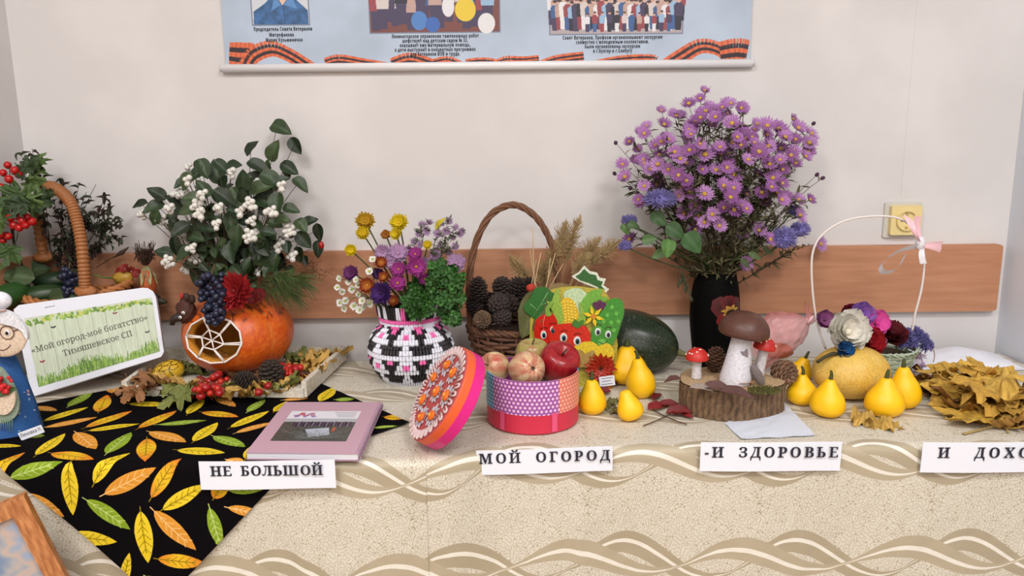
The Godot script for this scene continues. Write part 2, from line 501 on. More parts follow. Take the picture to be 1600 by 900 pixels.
# ---------------------------------------------------------------- the poster
func poster() -> void:
	var W := 1.106
	var H := 0.30
	var K := 1200.0                                       # print pixels in a metre
	var im := canvas(int(W * K), int((H + 0.008) * K), S(176, 194, 214))
	var top := 1.40 + H
	var P := func(px: float, py: float) -> Vector2:       # place on the sheet, in print pixels
		var q := at(px, py, 0.008)
		return Vector2((q.x + 0.599) * K, (top - q.y) * K)
	var n := noise(0.006, 3, 5)
	for y in range(0, im.get_height()):
		for x in range(0, im.get_width(), 2):
			var f := 0.97 + 0.06 * n.get_noise_2d(x, y)
			im.fill_rect(Rect2i(x, y, 2, 1), Color(0.72 * f, 0.785 * f, 0.86 * f))
	var photo := func(a: Vector2, b: Vector2, base: Color) -> Rect2i:
		var r := Rect2i(int(a.x), 0, int(b.x - a.x), int(b.y))
		im.fill_rect(r.grow(3), S(120, 130, 150))
		im.fill_rect(r, base)
		return r
	# the portrait: only a blue denim shirt is in view
	var r1: Rect2i = photo.call(P.call(393, 0), P.call(483, 38), S(205, 210, 218))
	var o: Vector2 = P.call(438, 38)
	fill_poly(im, PackedVector2Array([Vector2(r1.position.x + 2, o.y), P.call(396, 18), P.call(415, 4), P.call(425, -8), P.call(455, -8), P.call(470, 6), P.call(481, 16), Vector2(r1.end.x - 1, o.y)]), func(x, y): return S(62, 110, 165) * (0.9 + 0.25 * n.get_noise_2d(x * 6.0, y * 6.0)))
	fill_poly(im, PackedVector2Array([P.call(432, -6), P.call(441, 8), P.call(452, -6)]), S(224, 190, 170))
	fill_poly(im, PackedVector2Array([P.call(428, -8), P.call(424, 17), P.call(439, 7)]), S(90, 140, 195))
	fill_poly(im, PackedVector2Array([P.call(455, -8), P.call(465, 14), P.call(443, 7)]), S(90, 140, 195))
	stroke(im, PackedVector2Array([P.call(442, 9), P.call(446, 37)]), 2.5, S(40, 75, 120))
	# the two group photographs
	rng.seed = 11
	var r2: Rect2i = photo.call(P.call(577, 0), P.call(781, 49), S(120, 72, 66))
	var person := func(x: float, foot: float, tall: float, top: Color, low: Color) -> void:
		var w := tall * 0.13
		fill_poly(im, PackedVector2Array([Vector2(x - w * 0.7, foot), Vector2(x - w * 0.9, foot - tall * 0.5), Vector2(x + w * 0.9, foot - tall * 0.5), Vector2(x + w * 0.7, foot)]), low)
		fill_poly(im, PackedVector2Array([Vector2(x - w, foot - tall * 0.42), Vector2(x - w * 1.2, foot - tall * 0.75), Vector2(x - w * 0.6, foot - tall * 0.84), Vector2(x + w * 0.6, foot - tall * 0.84), Vector2(x + w * 1.2, foot - tall * 0.75), Vector2(x + w, foot - tall * 0.42)]), top)
		fill_poly(im, oval(x, foot - tall * 0.92, w * 0.6, tall * 0.09, 10), S(208, 172, 156))
		fill_poly(im, oval(x, foot - tall * 0.965, w * 0.58, tall * 0.045, 10), S(70, 55, 50))
	var shirts := [S(225, 225, 228), S(70, 62, 92), S(64, 98, 150), S(150, 70, 78), S(44, 44, 58), S(190, 160, 150), S(150, 185, 215), S(210, 200, 196)]
	for i in 24: person.call(r2.position.x + R(8, r2.size.x - 8), r2.end.y - R(2, 26), R(95, 130), shirts[(i * 3) % 8], shirts[(i * 5 + 1) % 5])
	for q in [[655, 32, 13, 15, S(80, 130, 195)], [676, 38, 12, 12, S(60, 105, 180)], [727, 15, 17, 18, S(228, 200, 60)], [760, 36, 14, 16, S(225, 225, 228)], [700, 10, 10, 16, S(225, 225, 230)]]:
		var c: Vector2 = P.call(q[0], q[1])
		fill_poly(im, oval(c.x, c.y, q[2] * 1.55, q[3] * 1.55, 24), q[4])
	var r3: Rect2i = photo.call(P.call(860, 0), P.call(1066, 51), S(175, 165, 168))
	for i in 40: person.call(r3.position.x + (i + 0.5) / 40.0 * r3.size.x, r3.end.y - R(18, 30), R(76, 92), shirts[(i * 5) % 8], shirts[(i * 7 + 1) % 5])
	for i in 30: person.call(r3.position.x + 6 + (i + 0.5) / 31.0 * r3.size.x, r3.end.y - R(6, 12), R(66, 80), shirts[(i * 3 + 2) % 8], shirts[(i * 2 + 1) % 5])
	for i in 12: person.call(r3.position.x + r3.size.x * (0.28 + 0.62 * i / 11.0), r3.end.y - 4, R(44, 50), shirts[(i * 3) % 8], shirts[(i + 1) % 5])
	# a striped black and orange ribbon that loops along the lower edge
	var ribbon := func(ctl: Array, wide: float) -> void:
		var mid := smooth2(ctl, 6, false)
		for band in 5:
			for i in mid.size() - 1:
				var d := (mid[i + 1] - mid[i]).normalized().orthogonal()
				var w := wide * (0.9 + 0.1 * sin(i * 0.25))
				var lo := -w + 2.0 * w * band / 5.0
				var hi := -w + 2.0 * w * (band + 1) / 5.0 + 1.0
				var c := S(45, 32, 40) if band % 2 else (S(204, 92, 60) if i % 2 else S(220, 112, 66))
				fill_poly(im, PackedVector2Array([mid[i] + d * lo, mid[i + 1] + d * lo, mid[i + 1] + d * hi, mid[i] + d * hi]), c)
	var line := func(pts: Array) -> Array:
		var a := []
		for i in range(0, pts.size(), 2): a.append(P.call(pts[i], pts[i + 1]))
		return a
	ribbon.call(line.call([358, 84, 378, 86, 398, 86]), 30.0)
	ribbon.call(line.call([384, 106, 396, 86, 424, 76, 452, 86, 480, 104, 490, 112]), 20.0)
	ribbon.call(line.call([508, 98, 530, 93, 570, 99, 620, 106]), 12.0)
	ribbon.call(line.call([612, 100, 640, 92, 672, 100, 700, 106]), 15.0)
	ribbon.call(line.call([676, 99, 700, 95, 722, 104]), 11.0)
	ribbon.call(line.call([728, 99, 760, 97, 790, 104]), 11.0)
	ribbon.call(line.call([770, 104, 790, 95, 815, 95, 842, 92]), 11.0)
	ribbon.call(line.call([842, 103, 870, 94, 912, 88]), 12.0)
	ribbon.call(line.call([925, 102, 970, 94, 1020, 92, 1024, 99]), 11.0)
	ribbon.call(line.call([1036, 106, 1065, 88, 1095, 72, 1125, 78, 1150, 100]), 19.0)
	ribbon.call(line.call([1125, 82, 1150, 78, 1168, 80]), 28.0)
	var t := thing("poster", "pale blue veterans banner with photographs and black-orange ribbon hanging on the wall", "poster", pos(Vector3(-0.599, 1.40, 0.004)))
	part("upper_sheet", Build.new().box(Vector3(W / 2, H + 0.35, 0.002), Vector3(W, 0.7, 0.003)).mesh(), paint("poster_blue", S(184, 201, 220), 0.5), t)
	part("printed_sheet", Build.new().grid(1, 1, func(s, v): return Vector3(s * W, (1 - v) * (H + 0.008) - 0.008, 0.0036)).mesh(), picture("poster_print", im, 0.5), t)
	part("backing", Build.new().box(Vector3(W / 2, H / 2 - 0.004, 0.0018), Vector3(W, H + 0.008, 0.003)).mesh(), mats["poster_blue"], t)
	var rail := part("bottom_rail", Build.new().tube(PackedVector3Array([Vector3(-0.006, -0.0125, 0.006), Vector3(W + 0.004, -0.0125, 0.006)]), 0.0088, 0.0088, 14).mesh(), paint("rail_white", S(232, 232, 234), 0.35), t)
	for x in [-0.008, W + 0.006]:
		part("end_cap", Build.new().tube(PackedVector3Array([Vector3(x - 0.003, -0.0125, 0.006), Vector3(x + 0.003, -0.0125, 0.006)]), 0.0072, 0.0072, 12).mesh(), paint("cap_grey", S(205, 205, 208), 0.4), rail)
	var ink := paint("ink", S(28, 28, 44), 0.7)
	for q in [[442, 46, "Председатель Совета Ветеранов"], [440, 55, "Митрофанова"], [444, 63, "Мария Кузьминична"],
			[680, 57, "Лениногорское управление тампонажных работ"], [680, 64, "шефствует над детским садом № 33,"], [680, 71, "оказывает ему материальную помощь,"], [680, 78, "а дети выступают в концертных программах"], [680, 85, "для Ветеранов ВОВ и труда."],
			[957, 59, "Совет Ветеранов, Профком организовывают экскурсии"], [957, 66, "совместно с молодежным коллективом."], [957, 73, "Были организованы экскурсии"], [957, 80, "в г.Булгар и г.Елабугу"]]:
		var p := at(q[0], q[1], 0.0085)
		var narrow := Basis().scaled(Vector3(0.62, 1.0, 1.0))
		lettering(q[2], 0.0105, ink, t, Transform3D(narrow, p - t.position), "Droid Sans", true, "caption", 0.0003, 4)

# ---------------------------------------------------------------- tables and cloths
func fold(x: float, s: float, front: float, lift: float) -> Vector3:     # s runs along the cloth, 0 at the table's edge
	var r := 0.010 + lift
	var s0 := -0.010
	var k := r * PI / 2
	if s < s0: return Vector3(x, TOP + lift, front + s)
	if s < s0 + k:
		var a := (s - s0) / r
		return Vector3(x, TOP - 0.010 + r * cos(a), front - 0.010 + r * sin(a))
	return Vector3(x, TOP - 0.010 - (s - s0 - k), front + lift)

func cream_texture() -> Image:
	var w := 768
	var h := 922
	var squiggle := noise(0.042, 1, 4).get_seamless_image(w, h)
	var fine := noise(0.2, 1, 8).get_seamless_image(w, h)
	var data := PackedByteArray()
	data.resize(w * h * 3)
	var base := [212, 206, 191]
	var thread := [162, 150, 124]
	var taupe := [163, 151, 126]
	var ivory := [230, 226, 214]
	for y in h:
		for x in w:
			var q := squiggle.get_pixel(x, y).r
			var c: Array = thread if absf(q - 0.5) < 0.06 else base
			var fx := TAU * x / w
			var row := 0 if y < h / 2 else 1
			var yy := (y - h * (0.25 + 0.5 * row)) / h * 0.33       # metres from the row's middle
			fx += PI * row + (0.4 if row else 0.0)
			for k in 2:
				var mid := 0.030 * sin(fx + k * 2.1) * (1.0 - 0.3 * k)
				var wide := 0.0025 + 0.0195 * pow(absf(cos((fx + k * 2.1) * 0.5 + 0.3)), 1.4)
				var d := (yy - mid) / wide
				if absf(d) < 1.0:
					if d > -0.3 + 0.2 * k and d < 0.05 + 0.25 * k: c = ivory
					elif (x + y) % 8 < 5: c = taupe if k == 0 else [176, 164, 139]
					else: c = [182, 170, 146]
			var f := 0.94 + 0.12 * fine.get_pixel(x, y).r
			var i := (y * w + x) * 3
			for j in 3: data[i + j] = clampi(int(c[j] * f), 0, 255)
	return Image.create_from_data(w, h, false, Image.FORMAT_RGB8, data)

func cream_cloth(called: String, label: String, x0: float, x1: float, edge: Callable, lift: float, m: Material) -> void:
	var n := noise(5.0, 3, 17)
	var nu := int((x1 - x0) / 0.009)
	var s0 := -0.52
	var s1 := 0.40
	var b := Build.new()
	b.grid(nu, 110, func(u, v):
		var x: float = lerpf(x0, x1, u)
		var s: float = lerpf(s0, s1, v)
		var p := fold(x, s, edge.call(x), lift)
		if s > 0.0:
			var k := minf(s / 0.16, 1.0)
			p.z += k * (0.004 * sin(x * 21.0 + 0.6) + 0.004 * n.get_noise_2d(x * 1.2, s * 0.3) + 0.002 * n.get_noise_2d(x * 6, s * 4)) + s * 0.02
			p.z += 0.006 * k * exp(-pow((x - 0.105) / 0.012, 2.0)) + 0.005 * k * exp(-pow((x + 0.33) / 0.016, 2.0))
		else: p.y += 0.0008 * n.get_noise_2d(x * 5, s * 5)
		if s < -0.515: p.z = 0.03
		return p, Color.WHITE, true)
	for i in b.uv.size():
		var x: float = lerpf(x0, x1, b.uv[i].x)
		var s: float = lerpf(s0, s1, b.uv[i].y)
		b.uv[i] = Vector2(x / 0.275 + 0.12, (s - 0.105) / 0.33)
	one(called, b.mesh(), m, Transform3D(), label, "tablecloth")

func tables() -> void:
	var wood := grain("table_top", 0.6, ntex(0.02, [0.2, S(150, 110, 75), 0.8, S(180, 140, 100)], 4, 5), 2.0)
	var steel := paint("table_leg", S(70, 70, 72), 0.4)
	for q in [[-1.035, -0.125, FRONT_L, "plain wooden table under the leaf-print cloth"], [-0.115, 1.085, FRONT_R, "plain wooden table under the long cream cloth"]]:
		var t := thing("display_table", q[3], "table", pos(Vector3((q[0] + q[1]) / 2, 0, 0.03)))
		var w: float = q[1] - q[0]
		var d: float = q[2] - 0.036
		part("tabletop", Build.new().box(Vector3(0, TOP - 0.0175, d / 2), Vector3(w, 0.025, d)).mesh(), wood, t)
		for x in [-1, 1]:
			for z in [0.04, d - 0.04]:
				part("leg", Build.new().box(Vector3(x * (w / 2 - 0.05), (TOP - 0.03) / 2, z), Vector3(0.035, TOP - 0.03, 0.035)).mesh(), steel, t)
	var m := picture("cream_brocade", cream_texture(), 0.5)
	m.rim_enabled = true
	m.rim = 0.3
	cream_cloth("tablecloth", "cream brocade tablecloth on the table, half hidden by the black leaf-print cloth", -1.042, -0.116, func(_x): return FRONT_L, 0.0, m)
	cream_cloth("tablecloth", "long cream brocade tablecloth with wavy ribbon pattern under the gourds and log slice", -0.134, 1.09, func(x): return lerpf(FRONT_L, FRONT_R, smoothstep(-0.115, -0.02, x)), 0.002, m)

func leaf_cloth() -> void:
	var K := 1400.0 / 0.88
	var im := canvas(1400, 1400, S(14, 12, 15))
	var unfold := func(px: float, py: float) -> Vector2:      # place on the flat cloth, in metres
		var p := on(px, py, TOP + 0.004)
		if p.z < FRONT_L - 0.005: return Vector2(p.x, p.z - FRONT_L)
		p = at(px, py, FRONT_L + 0.006)
		return Vector2(p.x, TOP - 0.006 - p.y)
	var tones := {"Y": [S(222, 192, 40), S(236, 208, 70)], "O": [S(206, 138, 48), S(228, 164, 74)], "G": [S(120, 148, 38), S(160, 184, 66)], "R": [S(226, 182, 44), S(214, 104, 44)]}
	var leaves := [
		[320,105,432,35,"G"],[218,65,297,67,"O"],[462,130,502,50,"R"],[165,105,268,125,"O"],[205,172,413,107,"Y"],[205,203,458,155,"O"],[400,203,620,125,"R"],[410,218,655,185,"Y"],[650,207,828,123,"R"],[605,90,800,97,"Y"],
		[495,18,637,48,"O"],[880,140,955,65,"Y"],[1010,60,1105,105,"O"],[1160,130,1243,70,"G"],[945,130,1118,153,"R"],[740,190,970,170,"G"],[1080,203,1262,125,"Y"],[1105,228,1275,178,"O"],[908,268,1020,178,"Y"],[1285,130,1345,80,"Y"],
		[700,222,873,272,"O"],[1000,243,1150,293,"G"],[830,308,1055,322,"Y"],[500,325,615,225,"G"],[355,225,450,305,"O"],[688,255,680,360,"R"],[170,333,305,230,"Y"],[240,322,440,352,"R"],[440,488,612,322,"Y"],[-60,290,100,290,"Y"],
		[-10,480,118,318,"R"],[45,460,275,388,"G"],[310,385,343,635,"Y"],[490,535,728,415,"O"],[715,548,853,348,"R"],[770,600,963,490,"Y"],[1070,520,1285,485,"G"],[1003,555,1062,465,"R"],[105,535,303,643,"O"],[405,562,625,688,"G"],
		[668,605,712,840,"Y"],[730,603,930,785,"O"],[985,595,1045,790,"G"],[1068,597,1250,640,"O"],[315,730,560,748,"Y"],[590,950,622,795,"Y"],[755,820,975,850,"R"],[372,930,392,800,"R"],[135,245,210,243,"G"],[1150,350,1200,275,"Y"],
		[1500,80,1570,12,"Y"],[1625,20,1690,30,"Y"],[1570,72,1660,70,"G"],[1800,152,1900,160,"R"],[1740,205,1865,195,"G"],[1848,262,1925,192,"Y"],[1720,290,1805,275,"O"],[1325,75,1445,65,"O"],[1115,690,1165,660,"R"],[1320,540,1400,485,"Y"],[1060,352,1150,420,"O"],[60,560,160,720,"Y"],[700,900,820,960,"G"],[1420,330,1560,380,"O"],[1500,180,1600,120,"G"]]
	rng.seed = 5
	for q in leaves:
		var a: Vector2 = unfold.call(q[0] / 3.0, 600 + q[1] / 3.0)
		var b: Vector2 = unfold.call(q[2] / 3.0, 600 + q[3] / 3.0)
		a = (a + Vector2(1.02, 0.60)) * K
		b = (b + Vector2(1.02, 0.60)) * K
		var d := b - a
		var len := d.length()
		var n := d.orthogonal().normalized()
		var w := len * R(0.135, 0.17)
		if len < 70: w = len * 0.33
		var c0: Color = tones[q[4]][0]
		var c1: Color = tones[q[4]][1]
		var poly := PackedVector2Array()
		var right := PackedVector2Array()
		for i in 15:
			var t := i / 14.0
			var ww := w * pow(sin(PI * pow(t, 0.85)), 0.8)
			poly.append(a + d * t + n * ww)
			right.append(a + d * t - n * ww * 0.95)
		right.reverse()
		poly.append_array(right)
		fill_poly(im, poly, func(x, y):
			var rel := Vector2(x, y) - a
			var t := rel.dot(d) / (len * len)
			var e := absf(rel.dot(n)) / maxf(w, 1.0)
			var k := 0.5 + 0.5 * sin((t * len * 0.16 - e * 3.0))
			if q[4] == "R": return c0.lerp(c1, clampf(absf(t - 0.45) * 2.2 - 0.35 + e * 0.3, 0, 1))
			return c0.lerp(c1, 0.25 * k + 0.4 * e))
		var dark := c0.darkened(0.35) if q[4] in ["Y", "R"] else c1.lightened(0.3)
		stroke(im, PackedVector2Array([a - d * 0.09, a + d * 0.8]), 2.6, dark)
		for i in range(1, 6):
			var t := i / 7.0
			for sgn in [-1.0, 1.0]:
				stroke(im, PackedVector2Array([a + d * t, a + d * (t + 0.12) + n * sgn * w * 0.75 * sin(PI * t)]), 1.8, dark)
	var A := Vector2(-0.551, 0.223)
	var Rr := Vector2(-0.18, -0.160)
	var L := Vector2(-1.0, -0.2)
	var Bk := Vector2(-0.55, -0.56)
	var nn := noise(6.0, 2, 2)
	var b := Build.new()
	var flat := []
	b.grid(90, 90, func(u, v):
		var q: Vector2 = A.lerp(Rr, u).lerp(L.lerp(Bk, u), v)
		flat.append(q)
		var p := fold(q.x, q.y, FRONT_L, 0.003)
		if q.y > 0.0:
			p.z += minf(q.y / 0.1, 1.0) * (0.005 * sin(q.x * 21.0 + 0.6) + 0.0045) + q.y * 0.03
		else: p.y += 0.0007 * (1 + nn.get_noise_2d(q.x * 3, q.y * 3))
		return p, Color.WHITE, true)
	for i in flat.size(): b.uv[i] = (flat[i] + Vector2(1.02, 0.60)) / 0.88
	one("leaf_print_cloth", b.mesh(), matt(picture("leaf_print", im, 0.85)), Transform3D(), "black cloth printed with yellow, orange and green leaves, corner hanging down", "cloth")

func signs() -> void:
	var paper := paint("sign_paper", S(232, 236, 246), 0.55)
	var ink := paint("ink", S(28, 28, 44), 0.7)
	for q in [[310, 721, 525, 763, FRONT_L + 0.018, "НЕ  БОЛЬШОЙ", "white paper strip lettered НЕ БОЛЬШОЙ with bold lettering pinned over the black leaf cloth", 0.0, 0.0225, 1],
			[744, 702, 957, 738, FRONT_R + 0.012, "МОЙ  ОГОРОД", "white paper strip with two lettered words МОЙ ОГОРОД below the round gift box", 1.2, 0.0238, 7],
			[1095, 692, 1313, 735, FRONT_R + 0.012, "-И  ЗДОРОВЬЕ", "white paper strip lettered -И ЗДОРОВЬЕ, starting with a dash, below the log slice", -0.6, 0.0245, 7],
			[1442, 692, 1650, 737, FRONT_R + 0.012, "И   ДОХОД", "white paper strip lettered И ДОХОД below the heap of yellow maple leaves", -0.6, 0.0245, 10]]:
		var a := at(q[0], q[1], q[4])
		var c := at(q[2], q[3], q[4])
		var w := c.x - a.x
		var h := a.y - c.y
		var t := thing("paper_sign", q[6], "sign", Transform3D(Basis(Vector3.BACK, deg_to_rad(q[7])), (a + c) / 2))
		part("paper", Build.new().grid(16, 6, func(u, v): return Vector3((u - 0.5) * w, (0.5 - v) * h, 0.0015 * sin(u * 5.0))).grid(16, 6, func(u, v): return Vector3((u - 0.5) * w, (0.5 - v) * h, 0.0015 * sin(u * 5.0) - 0.0004), Color.WHITE, true).mesh(), paper, t)
		lettering(q[5], q[8], ink, t, Transform3D(Basis().scaled(Vector3(0.98, 1, 1)), Vector3(0.0, h * 0.12, 0.0022)), "Droid Serif", true, "lettering", 0.0004, q[9])

# ---------------------------------------------------------------- shared makers
func plain_vc(rough: float) -> StandardMaterial3D:       # colour from the vertices alone, for smooth skins
	var m := paint("smooth_%.2f" % rough, Color.WHITE, rough)
	m.vertex_color_use_as_albedo = true
	return m
func blob(p: Vector3, r: Vector3, col: Color, sd := 1, amount := 0.06, seg := 20) -> Build:
	var n := noise(1.3, 3, sd)
	return Build.new().ball(p, r, seg, int(seg * 0.7), col, func(d): return 1.0 + amount * n.get_noise_3d(d.x * 1.5, d.y * 1.5, d.z * 1.5))
func cone_scales(h: float, w: float, col: Color, open := 0.5) -> Build:      # a pine cone standing on +y
	var b := Build.new()
	var n := 62
	for i in n:
		var t := (i + 0.5) / n
		var r := w * pow(sin(PI * (0.12 + 0.8 * t)), 0.7)
		var a := i * 2.39996
		var out := Vector3(cos(a), 0, sin(a))
		var dir := (out + Vector3.UP * (0.1 + t * 1.6 * (1.0 - open))).normalized()
		var side := Vector3(-sin(a), 0, cos(a))
		var up := dir.cross(side).normalized() * -1.0
		var l := r * 0.62
		b.ball(Vector3.ZERO, Vector3.ONE, 6, 4, vary(col, 0.2))
		for k in range(b.v.size() - 35, b.v.size()):
			var q := b.v[k]
			b.v[k] = Vector3(0, t * h, 0) + out * r * 0.45 + dir * q.y * l + side * q.x * l * 0.62 + up * q.z * l * 0.2
	b.ball(Vector3(0, h * 0.5, 0), Vector3(w * 0.5, h * 0.5, w * 0.5), 10, 8, col * 0.6)
	return b
func pine_cone(p: Vector3, dir: Vector3, h: float, w: float, col: Color, label: String, open := 0.5, group := "") -> void:
	var t := thing("pine_cone", label, "pine cone", aim(p, dir), group)
	stuff(part("scales", cone_scales(h, w, col, open).mesh(), vc(0.75), t))
func gourd_mesh(r: float, h: float, neck: float, sd: int) -> ArrayMesh:      # pear-shaped
	var n := noise(1.0, 2, sd)
	var pr := profile([Vector2(0.001, 0), Vector2(r * 0.6, h * 0.02), Vector2(r * 0.95, h * 0.17), Vector2(r, h * 0.36), Vector2(r * 0.87, h * 0.55), Vector2(lerpf(neck, r, 0.34), h * 0.75), Vector2(neck * 1.08, h * 0.9), Vector2(neck * 0.75, h * 0.975), Vector2(0.001, h)], 4)
	return Build.new().lathe(pr, 28, func(s, t): return C(250, 194, 18) * (1.0 + 0.07 * n.get_noise_2d(s * 4, t * 5)), func(a, t): return 1.0 + 0.03 * sin(a * 2 + sd) + 0.03 * n.get_noise_2d(cos(a) + t, sin(a))).mesh()
func gourd(px: float, py: float, r: float, h: float, neck: float, lean: Vector3, label: String, sd: int, group: String, stalk := true) -> void:
	var p := on(px, py, TOP + 0.002)
	p.z -= r * 0.75
	var t := thing("yellow_gourd", label, "gourd", Transform3D(Basis.from_euler(lean), p + Vector3(0, absf(lean.z) * r * 0.25, 0)), group)
	part("body", gourd_mesh(r, h, neck, sd), plain_vc(0.45), t)
	if stalk: part("stalk", Build.new().tube(arc(Vector3(0, h - 0.004, 0), Vector3(0.001, h + 0.007, 0), Vector3(0.003 * sin(sd), h + 0.015, 0), 5), neck * 0.42, neck * 0.22, 7, C(70, 78, 38)).mesh(), vc(0.7), t)
func weave(parent: Node, rings: Array, stakes: int, r: float, col: Color, seg_per := 4) -> void:   # rings: [y, rx, rz]
	for k in rings.size():
		var q: Array = rings[k]
		var p := PackedVector3Array()
		var n := stakes * seg_per
		for i in n + 1:
			var a := TAU * i / n
			var d: float = 1.0 + r * 0.9 / q[1] * cos(stakes * 0.5 * a + PI * (k % 2))
			p.append(Vector3(cos(a) * q[1] * d, q[0] + r * 0.5 * sin(a * 3 + k * 2.0), sin(a) * q[2] * d))
		part("weaver", Build.new().tube(p, r, r, 5, vary(col, 0.15), false).mesh(), vc(0.7), parent)
	for i in stakes:
		var a := TAU * i / stakes
		var p := PackedVector3Array()
		for q in rings: p.append(Vector3(cos(a) * q[1], q[0], sin(a) * q[2]))
		part("stake", Build.new().tube(p, r * 0.9, r * 0.9, 5, vary(col, 0.15)).mesh(), vc(0.7), parent)
	part("floor", Build.new().lathe(PackedVector2Array([Vector2(0, rings[0][0]), Vector2(rings[0][1], rings[0][0])]), 24, col * 0.7).mesh(), vc(0.8), parent)
func braid(p: PackedVector3Array, r: float, strands: int, turns: float, col: Color, parent: Node, called: String) -> void:
	for k in strands:
		var q := PackedVector3Array()
		for i in p.size():
			var t := (p[mini(i + 1, p.size() - 1)] - p[maxi(i - 1, 0)]).normalized()
			var x := t.cross(Vector3(0.1, 0.2, 1)).normalized()
			var y := t.cross(x)
			var a := TAU * (turns * i / (p.size() - 1) + float(k) / strands)
			q.append(p[i] + (x * cos(a) + y * sin(a)) * r)
		part(called, Build.new().tube(q, r * 0.85, r * 0.75, 6, vary(col, 0.2)).mesh(), vc(0.7), parent)
func hanging_sprig(root: Node3D, from: Vector3, heads: Array, r: float, col: Color) -> Array:   # one stem that forks to every head; returns the fork curves
	var mid := Vector3.ZERO
	for h in heads: mid += h
	mid /= heads.size()
	var reach := from.lerp(mid, 0.72) + Vector3(0, 0.015, 0)
	var main := arc(from, from.lerp(reach, 0.5) + Vector3(R(-1, 1) * 0.008, 0.0, 0.012), reach, 8)
	var b := Build.new().tube(main, r, r * 0.6, 5, col)
	var ways := []
	for h in heads:
		var k := clampi(int(R(3, 8.9)), 0, 8)
		var s := main[k]
		var m: Vector3 = s.lerp(h, 0.5) + Vector3(0, 0.012, 0.0)
		var w := arc(s, m, h, 5)
		b.tube(w, r * 0.55, r * 0.3, 4, col)
		ways.append(w)
	part("stem", b.mesh(), vc(0.7), root)
	return [main, ways]

# ---------------------------------------------------------------- left end
func greeting_board() -> void:
	var a := on(50, 620, TOP + 0.006)                    # lower left, then round
	var b := at(257, 556, 0.185)
	var d := at(20, 478, 0.228)
	var nrm := (b - a).cross(d - a).normalized()
	var aim_c := ray(241, 447)
	var c := EYE + aim_c * ((a - EYE).dot(nrm) / aim_c.dot(nrm))
	var W := 900
	var H := 500
	var im := canvas(W, H, S(198, 208, 186))
	var n := noise(0.02, 3, 6)
	for y in H:                                          # planks with faint grain
		for x in range(0, W, 2):
			var g := n.get_noise_2d(x * 2.0, y * 0.25)
			im.fill_rect(Rect2i(x, y, 2, 1), S(196, 208, 184) * (1.0 + 0.06 * g))
	rng.seed = 3
	for i in 9: stroke(im, PackedVector2Array([Vector2(60 + i * 98, 0), Vector2(64 + i * 98 + R(-6, 6), H)]), 3.0, S(140, 152, 128))
	for i in 900:                                        # blades of grass
		var x := R(0, W)
		var y := H + 20 - R(0, 90) + 30.0 * sin(x * 0.012)
		stroke(im, PackedVector2Array([Vector2(x, y + 50), Vector2(x + R(-14, 14), y - R(0, 45))]), R(3, 6), [S(96, 140, 40), S(130, 170, 60), S(74, 116, 34), S(160, 190, 90)][i % 4])
	for i in 130:                                        # leaves along the upper edge
		var x := R(0, W)
		var y := R(0, 30) + 26.0 * absf(sin(x * 0.011 + 1.0))
		fill_poly(im, oval(x, y, R(10, 24), R(6, 12), 8, R(0, 3)), [S(120, 160, 50), S(160, 190, 70), S(92, 132, 44), S(190, 196, 90)][i % 4])
	for q in [[620, 80, S(130, 50, 60)], [60, 330, S(150, 40, 50)], [180, 100, S(50, 50, 50)], [830, 300, S(70, 60, 70)]]:   # butterflies
		fill_poly(im, oval(q[0] - 8, q[1], 12, 7, 8, 0.6), q[2])
		fill_poly(im, oval(q[0] + 8, q[1], 12, 7, 8, -0.6), q[2])
	var t := thing("greeting_board", "white board with green garden print and two lines of dark lettering, leaning on the basket", "sign", Transform3D(Basis(), Vector3(a.x, TOP, a.z)))
	var o := t.position
	var bil := func(u: float, v: float) -> Vector3: return a.lerp(b, u).lerp(d.lerp(c, u), v) - o
	var poly := PackedVector2Array()
	for q in [[0.985, 0.02], [1.0, 0.06], [1.0, 0.84], [0.985, 0.93], [0.95, 0.985], [0.91, 1.0], [0.04, 1.0], [0.0, 0.96], [0.0, 0.02], [0.02, 0.0], [0.97, 0.0]]: poly.append(Vector2(q[0], q[1]))
	var sl := Build.new().slab(poly, 1.0)
	for i in sl.v.size(): sl.v[i] = bil.call(sl.v[i].x, sl.v[i].y) + nrm * (sl.v[i].z - 1.0) * 0.022
	part("board", sl.mesh(false), paint("board_white", S(224, 228, 238), 0.5), t)
	part("print", Build.new().grid(8, 4, func(u, v): return bil.call(lerpf(0.06, 0.97, u), lerpf(0.08, 0.845, 1.0 - v)) + nrm * 0.0008).mesh(), picture("garden_print", im, 0.5), t)
	var x := (b - a).normalized()
	var y := nrm.cross(x)
	var ink := paint("brown_ink", S(74, 62, 56), 0.7)
	lettering("«Мой огород-моё богатство»", 0.0165, ink, t, Transform3D(Basis(x, y, nrm).scaled_local(Vector3(0.92, 1, 1)), bil.call(0.49, 0.52) + nrm * 0.0012), "Droid Serif", false, "lettering", 0.0003)
	lettering("Тимяшевское СП", 0.0165, ink, t, Transform3D(Basis(x, y, nrm).scaled_local(Vector3(0.92, 1, 1)), bil.call(0.53, 0.385) + nrm * 0.0012), "Droid Serif", false, "lettering", 0.0003)
	part("staple", Build.new().tube(PackedVector3Array([bil.call(0.21, 0.93) + nrm * 0.001, bil.call(0.28, 0.935) + nrm * 0.001]), 0.0004, 0.0004, 4).mesh(), paint("steel", S(150, 150, 165), 0.3), t)

